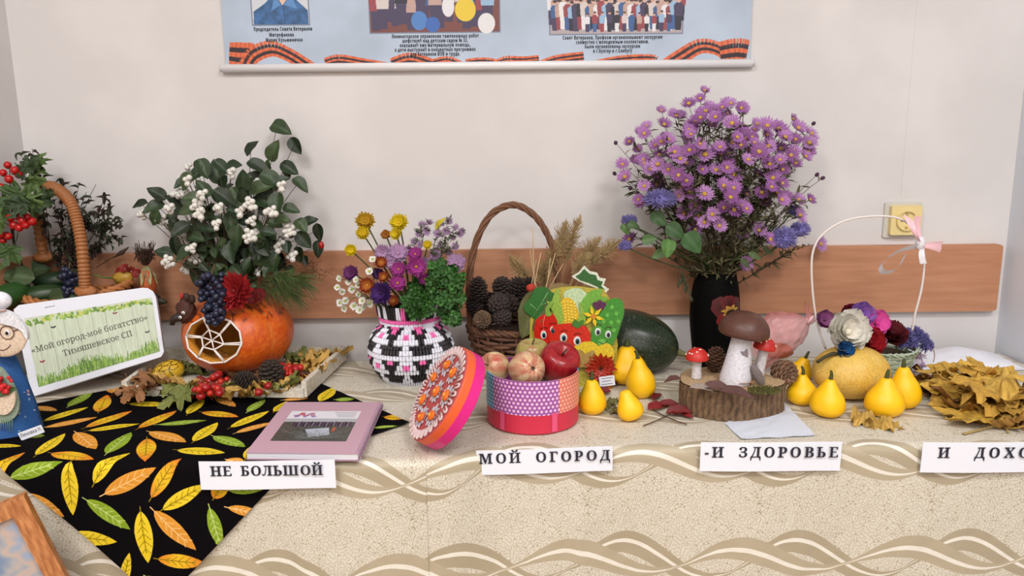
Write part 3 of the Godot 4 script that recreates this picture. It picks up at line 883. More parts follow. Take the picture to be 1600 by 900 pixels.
func paper_doll() -> void:
	var z := 0.44
	var base := at(-10, 690, z)
	base.y = TOP + 0.004
	var t := thing("paper_doll", "paper grandmother doll with white hair, glasses and blue flowered dress holding red flowers", "doll", pos(base))
	var q := func(px: float, py: float, dz := 0.0) -> Vector3: return at(px, py, z + dz) - base
	var dress := PackedVector3Array()
	var blue := C(38, 92, 160)
	var hem: Vector3 = q.call(66, 684)
	var cx: float = q.call(2, 600).x
	var rb := hem.x - cx
	var hh: float = q.call(0, 556).y
	part("dress", Build.new().lathe(PackedVector2Array([Vector2(rb, 0.0), Vector2(rb * 0.86, hh * 0.35), Vector2(rb * 0.66, hh * 0.7), Vector2(rb * 0.42, hh * 1.0)]), 36, blue, func(a, _t): return 1.0 if sin(a) > -0.05 else 0.6, Vector3(cx, 0, -0.01)).mesh(), vc(0.7), t)
	rng.seed = 21
	var spots := Build.new()
	for i in 60:                                         # printed sprigs
		var h := R(0.0, 0.62)
		var a := R(0.2, 2.9)
		var rr: float = lerpf(rb, rb * 0.7, h / 0.62) + 0.0006
		spots.ball(Vector3(cx + cos(a) * rr, h * hh + 0.004, -0.01 + sin(a) * rr), Vector3(R(0.002, 0.004), R(0.0015, 0.0035), 0.0006), 6, 4, [C(190, 140, 150), C(140, 170, 200), C(210, 190, 190)][i % 3])
	stuff(part("flower_print", spots.mesh(), vc(0.7), t))
	var skin := C(236, 214, 190)
	var face: Vector3 = q.call(2, 522, 0.03)
	var flatdisc := func(p: Vector3, rx: float, ry: float, dep: float, col: Color) -> ArrayMesh:
		return Build.new().ball(p, Vector3(rx, ry, dep), 28, 10, col).mesh()
	part("head", flatdisc.call(face, 0.043, 0.039, 0.006, skin), vc(0.7), t)
	part("hair", Build.new().slab(smooth2([Vector2(-0.047, 0.0), Vector2(-0.042, 0.03), Vector2(-0.01, 0.044), Vector2(0.026, 0.037), Vector2(0.046, 0.012), Vector2(0.046, -0.008), Vector2(0.038, 0.007), Vector2(0.02, 0.016), Vector2(-0.02, 0.022)], 5), 0.007, C(236, 238, 245), 0.0).mesh(false), vc(0.8), t, pos(face + Vector3(0, 0.0, 0.0015)))
	part("hair_bun", Build.new().ball(face + Vector3(0.004, 0.056, 0), Vector3(0.02, 0.015, 0.012), 18, 10, C(234, 236, 244)).mesh(), vc(0.8), t)
	part("bead_band", Build.new().tube(arc(face + Vector3(-0.012, 0.043, 0.010), face + Vector3(0.004, 0.041, 0.013), face + Vector3(0.02, 0.043, 0.010), 6), 0.0018, 0.0018, 6, C(205, 170, 165)).mesh(), vc(0.3), t)
	var fz := Vector3(0, 0, 0.0068)
	for ex in [-0.018, 0.014]:
		var ring := PackedVector3Array()
		for i in 25: ring.append(face + fz + Vector3(ex + cos(TAU * i / 24) * 0.011, 0.004 + sin(TAU * i / 24) * 0.011, 0))
		part("spectacle_rim", Build.new().tube(ring, 0.0008, 0.0008, 5, C(120, 90, 80)).mesh(), vc(0.4), t)
		part("eye", flatdisc.call(face + fz + Vector3(ex, 0.004, -0.0005), 0.0045, 0.005, 0.001, C(240, 240, 240)), vc(0.3), t)
		part("pupil", flatdisc.call(face + fz + Vector3(ex, 0.003, 0.0005), 0.0026, 0.003, 0.0008, C(15, 15, 20)), vc(0.2), t)
	part("spectacle_arm", Build.new().tube(PackedVector3Array([face + fz + Vector3(0.025, 0.007, 0), face + fz + Vector3(0.044, 0.012, -0.004)]), 0.0008, 0.0008, 5, C(120, 90, 80)).mesh(), vc(0.4), t)
	part("mouth", Build.new().tube(arc(face + fz + Vector3(-0.012, -0.021, -0.0015), face + fz + Vector3(0.003, -0.026, -0.002), face + fz + Vector3(0.016, -0.017, -0.0015), 8), 0.0007, 0.0007, 4, C(90, 50, 45)).mesh(), vc(0.6), t)
	# shawl, arms and the bunch of flowers
	var sh: float = hh * 0.96
	part("shawl", Build.new().slab(smooth2([Vector2(cx - 0.05, sh), Vector2(cx + 0.012, sh - 0.012), Vector2(cx + 0.03, sh - 0.004), Vector2(cx + 0.05, sh - 0.045), Vector2(cx + 0.046, sh - 0.085), Vector2(cx + 0.01, sh - 0.10), Vector2(cx - 0.05, sh - 0.08)], 4), 0.004, C(150, 168, 150), rb * 0.62).mesh(false), vc(0.8), t)
	var fr := Build.new()
	for i in 14: fr.tube(PackedVector3Array([Vector3(cx - 0.01 + i * 0.0036, sh - 0.088, rb * 0.62 + 0.003), Vector3(cx - 0.01 + i * 0.0037, sh - 0.112, rb * 0.70 + 0.004)]), 0.0008, 0.0005, 4, C(120, 150, 120))
	part("fringe", fr.mesh(), vc(0.8), t)
	part("arms", Build.new().slab(smooth2([Vector2(cx - 0.045, sh - 0.03), Vector2(cx + 0.0, sh - 0.048), Vector2(cx + 0.03, sh - 0.052), Vector2(cx + 0.05, sh - 0.04), Vector2(cx + 0.048, sh - 0.066), Vector2(cx + 0.03, sh - 0.083), Vector2(cx + 0.0, sh - 0.072), Vector2(cx - 0.045, sh - 0.056)], 4), 0.004, skin, rb * 0.62 + 0.006).mesh(false), vc(0.7), t)
	var fl := Build.new()
	for i in 34: fl.ball(Vector3(cx + 0.028 + R(-0.03, 0.03), sh - 0.03 + R(-0.014, 0.014), rb * 0.62 + 0.014 + R(-0.003, 0.006)), Vector3.ONE * R(0.003, 0.0055), 7, 5, vary(C(205, 40, 48), 0.25))
	stuff(part("red_flowers", fl.mesh(), vc(0.6), t))
	for s in [-1, 1]: part("leaf", leaf(0.034, 0.016, C(70, 110, 60)).mesh(), vc(0.7), t, lay(Vector3(cx + 0.022, sh - 0.044, rb * 0.62 + 0.0115), Vector3(s, 0.2, 0.1), Vector3(0, 0, 1)))
	var nx := Transform3D(Basis(Vector3.UP, 0.35) * Basis(Vector3.BACK, 0.28), q.call(49, 676, 0.045))
	part("name_strip", Build.new().box(Vector3.ZERO, Vector3(0.036, 0.014, 0.0008)).mesh(), paint("sign_paper", S(232, 236, 246), 0.55), t, nx)
	lettering("Линовка Н.", 0.009, paint("ink", S(28, 28, 44), 0.7), t, nx * Transform3D(Basis().scaled(Vector3(0.7, 1, 1)), Vector3(0, 0.0005, 0.0007)), "Droid Sans", false, "lettering", 0.0002)

func picture_frame() -> void:
	var tr := at(37, 774, 0.665)
	var x := Vector3(1.0, 0.32, -0.42).normalized()
	var y := Vector3(-0.02, 1.0, -0.03)
	y = (y - x * y.dot(x)).normalized()
	var zz := x.cross(y)
	var W := 0.3
	var H := 0.68
	var t := thing("picture_frame", "wooden framed pale painting leaning in front of the leaf-print cloth", "picture", Transform3D(Basis(x, y, zz), tr))
	var oak := StandardMaterial3D.new()
	oak.albedo_texture = ntex(0.03, [0.2, S(160, 98, 54), 0.8, S(204, 140, 88)], 4, 31)
	oak.uv1_triplanar = true
	oak.uv1_scale = Vector3(14, 3, 14)
	oak.roughness = 0.5
	var bar := func(a: Vector2, b: Vector2, c: Vector2, d: Vector2) -> ArrayMesh:
		return Build.new().slab(PackedVector2Array([a, b, c, d]), 0.018, Color.WHITE, -0.016).mesh(false)
	var k := 0.024
	part("frame_bar", bar.call(Vector2(0, 0), Vector2(-W, 0), Vector2(-W + k, -k), Vector2(-k, -k)), oak, t)
	part("frame_bar", bar.call(Vector2(0, 0), Vector2(-k, -k), Vector2(-k, -H + k), Vector2(0, -H)), oak, t)
	part("frame_bar", bar.call(Vector2(-W, 0), Vector2(-W, -H), Vector2(-W + k, -H + k), Vector2(-W + k, -k)), oak, t)
	part("frame_bar", bar.call(Vector2(0, -H), Vector2(-k, -H + k), Vector2(-W + k, -H + k), Vector2(-W, -H)), oak, t)
	part("canvas", Build.new().box(Vector3(-W / 2, -H / 2, -0.008), Vector3(W - 0.03, H - 0.03, 0.004)).mesh(), grain("painted_canvas", 0.6, ntex(0.012, [0.2, S(120, 140, 168), 0.45, S(170, 168, 170), 0.6, S(196, 172, 158), 0.85, S(150, 165, 188)], 3, 12), 5.0), t)

func left_basket() -> void:
	rng.seed = 41
	var near := at(133, 452, 0.168)
	var far := at(68, 399, 0.045)
	var c := Vector3(-0.925, TOP + 0.003, 0.095)
	var t := thing("wicker_basket", "golden wicker basket with wrapped handle, full of vegetables and herbs", "basket", pos(c))
	var cane := C(176, 112, 62)
	var rings := []
	for i in 15: rings.append([0.004 + i * 0.0115, 0.075 + 0.035 * i / 14.0, 0.052 + 0.020 * i / 14.0])
	weave(t, rings, 18, 0.0048, cane * 0.8)
	var rim := PackedVector3Array()
	for i in 49:
		var a := TAU * i / 48
		rim.append(Vector3(cos(a) * 0.113, 0.176 + 0.012 * cos(a * 2), sin(a) * 0.076))
	braid(rim, 0.006, 3, 12.0, cane, t, "rim_strand")
	var keys := []
	for k in [[133, 452, .168], [131, 420, .166], [127, 378, .16], [120, 344, .155], [111, 318, .15], [98, 302, .135], [80, 292, .115], [66, 296, .09], [60, 318, .07], [61, 350, .055], [68, 399, .045]]: keys.append(at(k[0], k[1], k[2]) - c)
	var hp := smooth_path(keys, 26)
	part("handle", Build.new().tube(hp, 0.0105, 0.0105, 10, func(_s, k): return cane * (1.0 if int(k * 130) % 2 else 0.72), true, func(k): return 0.0112 + 0.0012 * sin(k * 130 * PI)).mesh(), vc(0.55), t)
	for f in [near, far]:
		part("handle_binding", blob(f - c + Vector3(0, -0.004, 0), Vector3(0.022, 0.012, 0.014), cane, 4, 0.2).mesh(), vc(0.6), t)
	# contents
	var fill := c + Vector3(0, 0.14, 0)
	part("lining", Build.new().lathe(PackedVector2Array([Vector2(0, 0.142), Vector2(0.1, 0.14)]), 24, C(70, 60, 40), func(a, _t): return 1.0 - 0.22 * absf(sin(a))).mesh(), vc(0.9), t)
	for q in [[62, 462, .13, 0.05, 0.021, 0.3, C(40, 66, 32), "dark green cucumber lying across the golden basket"], [12, 462, .17, 0.05, 0.024, 1.2, C(46, 84, 34), "green cucumber at the basket rim behind the paper doll"], [80, 440, .08, 0.045, 0.02, 0.1, C(30, 52, 30), "dark cucumber under the herb stems in the golden basket"]]:
		var v := thing("cucumber", q[7], "cucumber", Transform3D(Basis(Vector3.UP, q[5]) * Basis(Vector3.BACK, PI / 2 + 0.15), at(q[0], q[1], q[2])))
		part("body", Build.new().ball(Vector3.ZERO, Vector3(q[4], q[3], q[4]), 16, 14, q[6], func(d): return 1.0 + 0.03 * sin(atan2(d.x, d.z) * 9.0)).mesh(), vc(0.4), v)
		part("stalk", Build.new().tube(PackedVector3Array([Vector3(0, q[3] - 0.002, 0), Vector3(0.002, q[3] + 0.012, 0)]), 0.003, 0.002, 6, C(90, 100, 50)).mesh(), vc(0.7), v)
	var egg := thing("eggplant", "dark purple eggplant behind the garden-print board", "eggplant", Transform3D(Basis(Vector3.BACK, -PI / 2 - 0.12), at(172, 462, .075)))
	part("body", Build.new().lathe(profile([Vector2(0.001, 0), Vector2(0.016, 0.006), Vector2(0.023, 0.03), Vector2(0.02, 0.07), Vector2(0.014, 0.10), Vector2(0.001, 0.112)], 4), 20, C(46, 26, 36)).mesh(), vc(0.25), egg)
	part("cap", Build.new().tube(PackedVector3Array([Vector3(0, 0.1, 0), Vector3(0, 0.122, 0.003)]), 0.011, 0.003, 8, C(60, 60, 40)).mesh(), vc(0.6), egg)
	var pear := one("yellow_pepper", blob(Vector3.ZERO, Vector3(0.022, 0.014, 0.014), C(190, 150, 60), 8, 0.15).mesh(), vc(0.35), pos(at(192, 434, .07)), "small yellow-green pepper resting behind the eggplant", "pepper")
	part("stalk", Build.new().tube(arc(Vector3(-0.02, 0, 0), Vector3(-0.04, 0.002, 0.003), Vector3(-0.06, 0.008, 0.004), 6), 0.002, 0.0015, 5, C(110, 140, 60)).mesh(), vc(0.6), pear)
	var g := thing("grape_bunch", "dark blue grapes hanging over the golden basket rim", "grapes", pos(at(108, 444, .16)))
	var gb := Build.new()
	for i in 40: gb.ball(Vector3(R(-0.016, 0.016), R(-0.034, 0.03), R(-0.01, 0.012)) * (1.0 - 0.3 * absf(i % 3 - 1)), Vector3.ONE * R(0.0055, 0.007), 9, 6, vary(C(34, 38, 62), 0.25))
	stuff(part("berries", gb.mesh(), vc(0.35), g))
	part("stalk", Build.new().tube(PackedVector3Array([Vector3(0, 0.01, 0), Vector3(0.004, 0.045, -0.004)]), 0.0015, 0.0015, 5, C(90, 70, 40)).mesh(), vc(0.7), g)
	one("light_rag", blob(Vector3.ZERO, Vector3(0.026, 0.022, 0.012), C(178, 164, 146), 15, 0.35).mesh(), vc(0.9), pos(at(30, 447, .125)), "crumpled pale husk among the cucumbers", "husk")
	for q in [[20, 430, .09, 0.3], [45, 427, .06, -0.2], [6, 435, .12, 0.9], [150, 440, .09, 1.8], [70, 435, 0.13, 2.4], [92, 470, .16, 0.5]]:
		one("broad_leaf", leaf(0.06, 0.042, vary(C(62, 80, 44), 0.2), 0.2, 0.3).mesh(), vc(0.65, true), lay(at(q[0], q[1], q[2]) - Vector3(0.02, 0, 0), Vector3(cos(q[3]), 0.25, sin(q[3]) * 0.6), Vector3(0, 0.5, 1)), "broad dull green leaf tucked into the golden basket", "leaf", "leaves in the golden basket")
	# viburnum: red berries and lobed leaves
	var root := at(40, 425, 0.1)
	var v := thing("viburnum_branch", "viburnum branch with bright red berries and lobed green leaves rising from the golden basket", "branch", pos(root))
	var ends := []
	for q in [[15, 262, .12], [24, 335, .15], [2, 372, .14], [3, 300, .11]]: ends.append(at(q[0], q[1], q[2]) - root)
	hanging_sprig(v, Vector3.ZERO, ends, 0.003, C(60, 48, 34))
	var berry := Build.new().ball(Vector3.ZERO, Vector3.ONE * 0.0085, 14, 9, C(190, 24, 26)).ball(Vector3(0, -0.0082, 0), Vector3(0.0015, 0.0012, 0.0015), 6, 4, C(50, 30, 20)).mesh()
	for q in [[5, 270, .12], [23, 266, .125], [14, 280, .13], [29, 273, .12], [2, 292, .12], [12, 258, .11], [16, 340, .15], [28, 338, .155], [35, 345, .16], [40, 352, .165], [50, 346, .16], [30, 356, .165], [42, 340, .15], [4, 376, .14], [13, 369, .145], [1, 366, .15], [22, 352, .15]]:
		part("berry", berry, vc(0.25), v, pos(at(q[0], q[1], q[2]) - root, R(0, 6), R(0.85, 1.1)))
	var vl := [maple(0.045, C(66, 92, 44), 0.5, 3).mesh(), maple(0.04, C(84, 108, 54), 0.7, 6).mesh(), maple(0.042, C(52, 70, 40), 0.6, 9).mesh()]
	for q in [[38, 262, .11, 1.0, -0.4], [48, 282, .12, 0.6, -0.9], [28, 302, .13, -0.8, -0.5], [46, 312, .14, 0.2, -1.0], [66, 312, .13, 0.9, -0.5], [8, 325, .12, -1.0, -0.3], [15, 390, .15, -0.2, -1.0], [55, 260, .08, 0.8, 0.4], [2, 345, .16, -0.9, 0.4], [35, 318, .16, -0.5, -0.9]]:
		part("leaf", vl[int(R(0, 2.99))], vc(0.6, true), v, lay(at(q[0], q[1], q[2]) - root, Vector3(q[3], q[4], 0.2), Vector3(R(-0.4, 0.4), 0.5, 1)))
	# dried herb stems
	var hroot := at(108, 430, 0.06)
	var tips := [[[50, 232], [28, 240], [66, 262]], [[100, 280], [92, 330], [80, 300]], [[124, 286], [130, 330], [118, 350]], [[150, 288], [158, 330], [140, 360]], [[168, 304], [188, 345], [176, 325]], [[190, 352], [180, 380], [160, 352]], [[165, 385], [150, 395], [190, 372]], [[88, 370], [96, 395], [104, 360]], [[120, 315], [110, 340], [135, 300]], [[140, 330], [148, 350], [128, 380]]]
	var hl := leaf(0.017, 0.008, C(52, 56, 38), 0.5, 0.5)
	var hb := leaf(0.015, 0.008, C(66, 44, 42), 0.6, 0.6)
	for k in tips.size():
		var h := thing("dried_herb_stem", "dry dark green herb stem with shrivelled leaves behind the golden basket handle", "herb", pos(hroot + Vector3(R(-0.015, 0.015), 0, R(-0.01, 0.01))), "dried herb stems")
		var heads := []
		for q in tips[k]: heads.append(at(q[0], q[1], R(0.025, 0.1)) - h.position)
		var w := hanging_sprig(h, Vector3(0, -0.02, 0), heads, 0.0016, C(48, 36, 30))
		var fo := Build.new()
		var curves: Array = w[1] + [w[0]]
		for cv in curves:
			for j in 17:
				var p: Vector3 = cv[int(R(0, cv.size() - 0.01))].lerp(cv[int(R(0, cv.size() - 0.01))], 0.2)
				fo.join(hl if R(0, 1) < 0.6 else hb, lay(p, Vector3(R(-1, 1), R(-0.9, 1), R(-0.5, 0.9)), Vector3(R(-1, 1), 1, R(-1, 1)), R(0.6, 1.15)))
		stuff(part("leaves", fo.mesh(), vc(0.8, true), h))
	# a seed head that leans to the right
	var sd := thing("seed_stalk", "thin dry seed stalk slanting over the guard board beside the tufted doll", "stalk", pos(at(150, 418, .06)))
	part("stem", Build.new().tube(PackedVector3Array([Vector3.ZERO, at(200, 388, .05) - at(150, 418, .06)]), 0.001, 0.001, 5, C(80, 62, 44)).mesh(), vc(0.8), sd)
	part("seed_head", Build.new().tube(PackedVector3Array([at(178, 402, .05) - at(150, 418, .06), at(190, 395, .05) - at(150, 418, .06), at(201, 386, .05) - at(150, 418, .06)]), 0.004, 0.001, 6, C(72, 54, 40), true, func(k): return 0.001 + 0.0045 * sin(PI * k)).mesh(), vc(0.8), sd)
	for q in [[195, 420], [205, 424], [188, 426], [215, 428], [200, 432]]:
		one("red_blossom", petals(9, 0.002, 0.011, 0.006, 0.4, 0.3, C(120, 24, 22), C(150, 34, 28)).mesh(), vc(0.7), aim(at(q[0], q[1], R(0.06, 0.08)), Vector3(R(-0.4, 0.4), 0.6, 1)), "small dark red blossom beside the eggplant", "flower", "dark red blossoms by the eggplant")
	# the small tufted craft doll
	var dp := at(232, 452, 0.08)
	var dl := thing("tufted_doll", "small craft doll with brown silk hair and green husk collar on an orange carrot body", "doll", pos(dp))
	part("carrot_body", Build.new().lathe(profile([Vector2(0.0135, -0.01), Vector2(0.0165, 0.01), Vector2(0.013, 0.03), Vector2(0.007, 0.042)], 4), 18, C(196, 96, 48)).mesh(), vc(0.55), dl)
	var husk := leaf(0.045, 0.012, C(160, 156, 110), 0.3, 0.1)
	for i in 7: part("husk_strip", husk.mesh(), vc(0.7, true), dl, lay(Vector3(0, 0.05, 0), Vector3(cos(i * 0.9), -1.6, sin(i * 0.9)), Vector3(cos(i * 0.9), 0.3, sin(i * 0.9))))
	var hair := Build.new()
	for i in 150:
		var a := R(0, TAU)
		var s := Vector3(cos(a) * 0.004, 0.052, sin(a) * 0.004)
		var o := Vector3(cos(a), 0, sin(a))
		hair.tube(arc(s, s + o * R(0.004, 0.012) + Vector3(0, R(0.016, 0.03), 0), s + o * R(0.006, 0.019) + Vector3(R(-0.004, 0.004), R(0.005, 0.052), 0), 5), 0.0009, 0.0006, 3, vary(C(70, 46, 32), 0.3), false)
	stuff(part("hair", hair.mesh(), vc(0.7), dl))

# ---------------------------------------------------------------- booklet, tray and pumpkin
func booklet() -> void:
	var y := TOP + 0.006
	var fl := on(385, 718, y)
	var fr := on(560, 720, y)
	var br := on(596, 628, y + 0.012)
	var bl := on(446, 628, y + 0.012)
	br.y = y
	bl.y = y
	var o := (fl + fr + br + bl) / 4
	var t := thing("booklet", "thick pink bound booklet with a dark group photograph on its cover, on the leaf-print cloth", "book", pos(o))
	var slab4 := func(lo: float, hi: float, grow: float) -> ArrayMesh:
		var q := []
		for h in [lo, hi]:
			for c in [bl, fl, fr, br]:
				var d: Vector3 = c - o
				d.y = 0
				q.append(d * (1.0 + grow) + Vector3(0, h, 0))
		return Build.new().hull(q).mesh(false)
	part("pages", slab4.call(0.001, 0.0105, -0.012), grain("page_edges", 0.8, ntex(0.3, [0.3, S(196, 196, 204), 0.7, S(236, 236, 240)], 2, 3), 30.0), t)
	part("back_cover", slab4.call(-0.001, 0.001, 0.0), paint("cover_mauve", S(160, 126, 146), 0.5), t)
	part("front_cover", slab4.call(0.0105, 0.0118, 0.0), grain("cover_pink", 0.6, ntex(0.2, [0.3, S(186, 150, 166), 0.7, S(198, 162, 176)], 3, 3), 12.0), t)
	# the glued-on print
	var im := canvas(640, 520, S(90, 92, 92))
	rng.seed = 8
	im.fill_rect(Rect2i(0, 0, 640, 140), S(226, 226, 234))
	for i in 60: fill_poly(im, oval(60 + i * 3.2 + R(-8, 8), 75 + 30 * sin(i * 0.25) + R(-12, 12), R(10, 30), R(4, 9), 8, R(-0.6, 0.2)), [S(190, 60, 60), S(214, 90, 70), S(120, 110, 180), S(150, 170, 215)][i % 4])
	for k in 5: im.fill_rect(Rect2i(400 + k * 14, 20 + k * 22, 210 - k * 14, 5), S(70, 70, 90))
	for y2 in range(140, 520, 3):
		for x in range(0, 640, 4): im.fill_rect(Rect2i(x, y2, 4, 3), S(78, 82, 78) * R(0.35, 1.5))
	im.fill_rect(Rect2i(0, 140, 640, 60), S(176, 178, 186))
	for i in 34: fill_poly(im, oval(100 + i * 15.5, 240 + R(-14, 14), 9, 42, 10), [S(48, 44, 66), S(80, 60, 80), S(30, 30, 45), S(120, 110, 130)][i % 4])
	fill_poly(im, PackedVector2Array([Vector2(230, 330), Vector2(430, 300), Vector2(470, 420), Vector2(300, 460)]), S(178, 186, 200))
	fill_poly(im, oval(480, 330, 14, 40, 10), S(190, 90, 60))
	for i in 70: stroke(im, PackedVector2Array([Vector2(R(0, 640), R(320, 520)), Vector2(R(0, 640), R(420, 520)).lerp(Vector2(320, 480), 0.3)]), 2.0, S(30, 36, 30) if i % 2 else S(130, 136, 136))
	part("cover_print", Build.new().grid(1, 1, func(u, v): return fl.lerp(fr, lerpf(0.14, 0.84, u)).lerp(bl.lerp(br, lerpf(0.14, 0.84, u)), lerpf(0.2, 0.79, 1.0 - v)) - o + Vector3(0, 0.0121, 0)).mesh(), picture("cover_photo", im, 0.35), t)
	var spiral := Build.new()
	for i in 30:
		var p := (fr.lerp(br, (i + 0.5) / 30.0) - o) * Vector3(1, 0, 1)
		var ring := PackedVector3Array()
		for k in 9: ring.append(p + Vector3(-0.002 + cos(TAU * k / 8) * 0.005, 0.0055 + sin(TAU * k / 8) * 0.0075, 0))
		spiral.tube(ring, 0.0009, 0.0009, 4)
	part("spiral_binding", spiral.mesh(), paint("mauve_wire", S(168, 134, 160), 0.4), t)

func tray() -> void:
	var fl := on(196, 618, TOP + 0.004)
	var fr := on(476, 622, TOP + 0.004)
	var br := Vector3(on(540, 560, TOP + 0.004).x, TOP + 0.004, 0.035)
	var bl := Vector3(fl.x - 0.02, TOP + 0.004, 0.035)
	var o := (fl + fr + br + bl) / 4
	o.y = TOP + 0.004
	var white := grain("whitewood", 0.6, ntex(0.05, [0.3, S(206, 200, 186), 0.7, S(226, 220, 206)], 4, 3), 6.0)
	var t := thing("wooden_tray", "whitish wooden tray covered with dry leaves under the carved pumpkin", "tray", pos(o))
	var q := []
	for h in [0.0, 0.012]:
		for c in [bl, fl, fr, br]: q.append(c - o + Vector3(0, h, 0))
	part("base", Build.new().hull(q).mesh(false), white, t)
	for e in [[fl, fr, 0.008], [fr, br, 0.02], [bl, br, 0.02], [fl, bl, 0.016]]:
		var d: Vector3 = (e[1] - e[0]).normalized()
		var s := d.cross(Vector3.UP) * 0.005
		var k := []
		for h in [0.002, 0.012 + e[2]]:
			for c in [e[0] - s, e[0] + s, e[1] + s, e[1] - s]: k.append(c - o + Vector3(0, h, 0))
		part("edge_strip", Build.new().hull(k).mesh(false), white, t)

func pumpkin() -> void:
	rng.seed = 51
	var c := Vector3(on(372, 572).x + 0.042, TOP + 0.10, 0.155)
	var rad := Vector3(0.110, 0.087, 0.103)
	var ax := (Vector3(-0.17, 0.10, 0.97)).normalized()          # the cut hole faces this way
	var bx := ax.cross(Vector3.UP).normalized()
	var by := bx.cross(ax)
	var shape := func(d: Vector3, k: float) -> Vector3:          # surface point in direction d
		var a := atan2(d.z, d.x)
		var lob := 1.0 + 0.022 * absf(sin(a * 4.5 + 0.4)) - 0.012
		var dip := 1.0 - 0.16 * pow(absf(d.y), 6.0)
		return d * rad * lob * dip * k
	var dirs := func(s: float, th: float) -> Vector3:
		var a := s * TAU
		return ax * cos(th) + (bx * cos(a) + by * sin(a)) * sin(th)
	var th0 := 0.53
	var n := noise(9.0, 3, 3)
	var n2 := noise(45.0, 2, 9)
	var t := thing("carved_pumpkin", "round orange pumpkin with a cut window laced by a white string web", "pumpkin", pos(c))
	part("rind", Build.new().grid(72, 54, func(s, v): return shape.call(dirs.call(s, lerpf(th0, PI, v)), 1.0), func(s, v):
		var d: Vector3 = dirs.call(s, lerpf(th0, PI, v))
		var col := C(214, 84, 22).lerp(C(228, 112, 34), clampf(0.5 + n.get_noise_3d(d.x, d.y, d.z) * 1.5, 0, 1))
		var seam := absf(sin(atan2(d.z, d.x) * 4.5 + 0.4))
		if seam < 0.09: col = col.lerp(C(232, 140, 66), 0.6)
		if d.y > 0.45 and n2.get_noise_3d(d.x, d.y, d.z) > 0.22: col = C(112, 50, 22)      # rusty scabs round the crown
		return col, true).mesh(), vc(0.38), t)
	part("flesh", Build.new().grid(72, 40, func(s, v): return shape.call(dirs.call(s, lerpf(th0 + 0.03, PI, v)), 0.84), C(214, 144, 44)).grid(72, 2, func(s, v): return shape.call(dirs.call(s, th0 + 0.03 * v), lerpf(1.0, 0.84, v)), C(222, 150, 48)).mesh(), vc(0.7), t)
	var edge := func(k: int, th: float, up: float) -> Vector3: return shape.call(dirs.call(k / 12.0 + 0.02, th), 1.0) + ax * up
	var ring := PackedVector3Array()
	for k in 13: ring.append(edge.call(k, th0 + 0.03, 0.002))
	var string := paint("white_string", S(236, 228, 222), 0.8)
	part("web_rim", Build.new().tube(ring, 0.0021, 0.0021, 6).mesh(), string, t)
	var hub: Vector3 = shape.call(ax, 0.93)
	var inner := PackedVector3Array()
	for k in 7: inner.append(shape.call(dirs.call(k / 6.0 + 0.05, 0.22 + 0.03 * (k % 2)), 0.96))
	inner[6] = inner[0]
	part("web_ring", Build.new().tube(inner, 0.0018, 0.0018, 5).mesh(), string, t)
	for k in 6:
		for j in [-1, 1]:
			part("web_spoke", Build.new().tube(PackedVector3Array([edge.call(k * 2, th0 + 0.02, 0.002) + by * j * 0.002, inner[k] + by * j * 0.001]), 0.0015, 0.0015, 5).mesh(), string, t)
		part("web_spoke", Build.new().tube(PackedVector3Array([inner[k], hub]), 0.0014, 0.0014, 5).mesh(), string, t)
	for q in [Vector3(0.02, -0.045, 0.05), Vector3(-0.03, -0.05, 0.03), Vector3(-0.01, -0.045, 0.065)]:
		one("walnut", blob(Vector3.ZERO, Vector3(0.018, 0.017, 0.018), C(150, 96, 40) if q.x < 0 else C(222, 160, 50), int(q.z * 1000), 0.25).mesh(), vc(0.6), pos(c + q), "rounded nut lying inside the carved pumpkin", "nut", "nuts inside the pumpkin")

	# grapes that hang down over the window
	var gp := at(326, 440, 0.262)
	var g := thing("grape_bunch", "long bunch of dusty dark blue grapes hanging over the pumpkin window", "grapes", pos(gp))
	var gb := Build.new()
	for i in 95:
		var k := i / 95.0
		var w := 0.032 * (1.0 - 0.62 * k)
		gb.ball(Vector3(R(-w, w) + 0.004, -0.095 * k + R(-0.003, 0.003) + 0.012, R(-w, w) * 0.55 - 0.008 + 0.002), Vector3.ONE * R(0.006, 0.0075), 9, 6, vary(C(34, 38, 62), 0.3))
	stuff(part("berries", gb.mesh(), vc(0.4), g))
	part("stalk", Build.new().tube(PackedVector3Array([Vector3(0, 0.0, -0.005), Vector3(0.006, 0.03, -0.02)]), 0.002, 0.002, 5, C(84, 66, 40)).mesh(), vc(0.7), g)
	# red dahlia
	var dp := at(368, 456, 0.235)
	var dh := thing("red_dahlia", "big crimson dahlia on top of the carved pumpkin", "flower", aim(dp, Vector3(0.0, 0.35, 1)))
	for k in 6: part("petal_whorl", petals(20 - k * 2, 0.004, 0.0385 - k * 0.0048, 0.0105 - k * 0.0008, 0.1 + k * 0.27, 0.35, C(140, 20, 26), C(186, 38, 42), k * 0.3).mesh(), vc(0.65, true), dh, pos(Vector3(0, k * 0.0018, 0)))
	part("centre", dome(0.005, 0.006, C(130, 20, 24)).mesh(), vc(0.8), dh, pos(Vector3(0, 0.010, 0)))
	part("stem", Build.new().tube(PackedVector3Array([Vector3(0, 0, 0), Vector3(0, -0.05, 0.02)]), 0.002, 0.002, 5, C(70, 90, 40)).mesh(), vc(0.7), dh)
	for q in [[405, 462, .2], [395, 468, .215]]:
		one("small_dahlia", petals(14, 0.002, 0.014, 0.007, 0.5, 0.3, C(110, 22, 28), C(134, 30, 36)).mesh(), vc(0.7), aim(at(q[0], q[1], q[2]), Vector3(0.2, 0.6, 1)), "small dark red flower between the crimson dahlia and the pine twig", "flower", "small red flowers on the pumpkin")
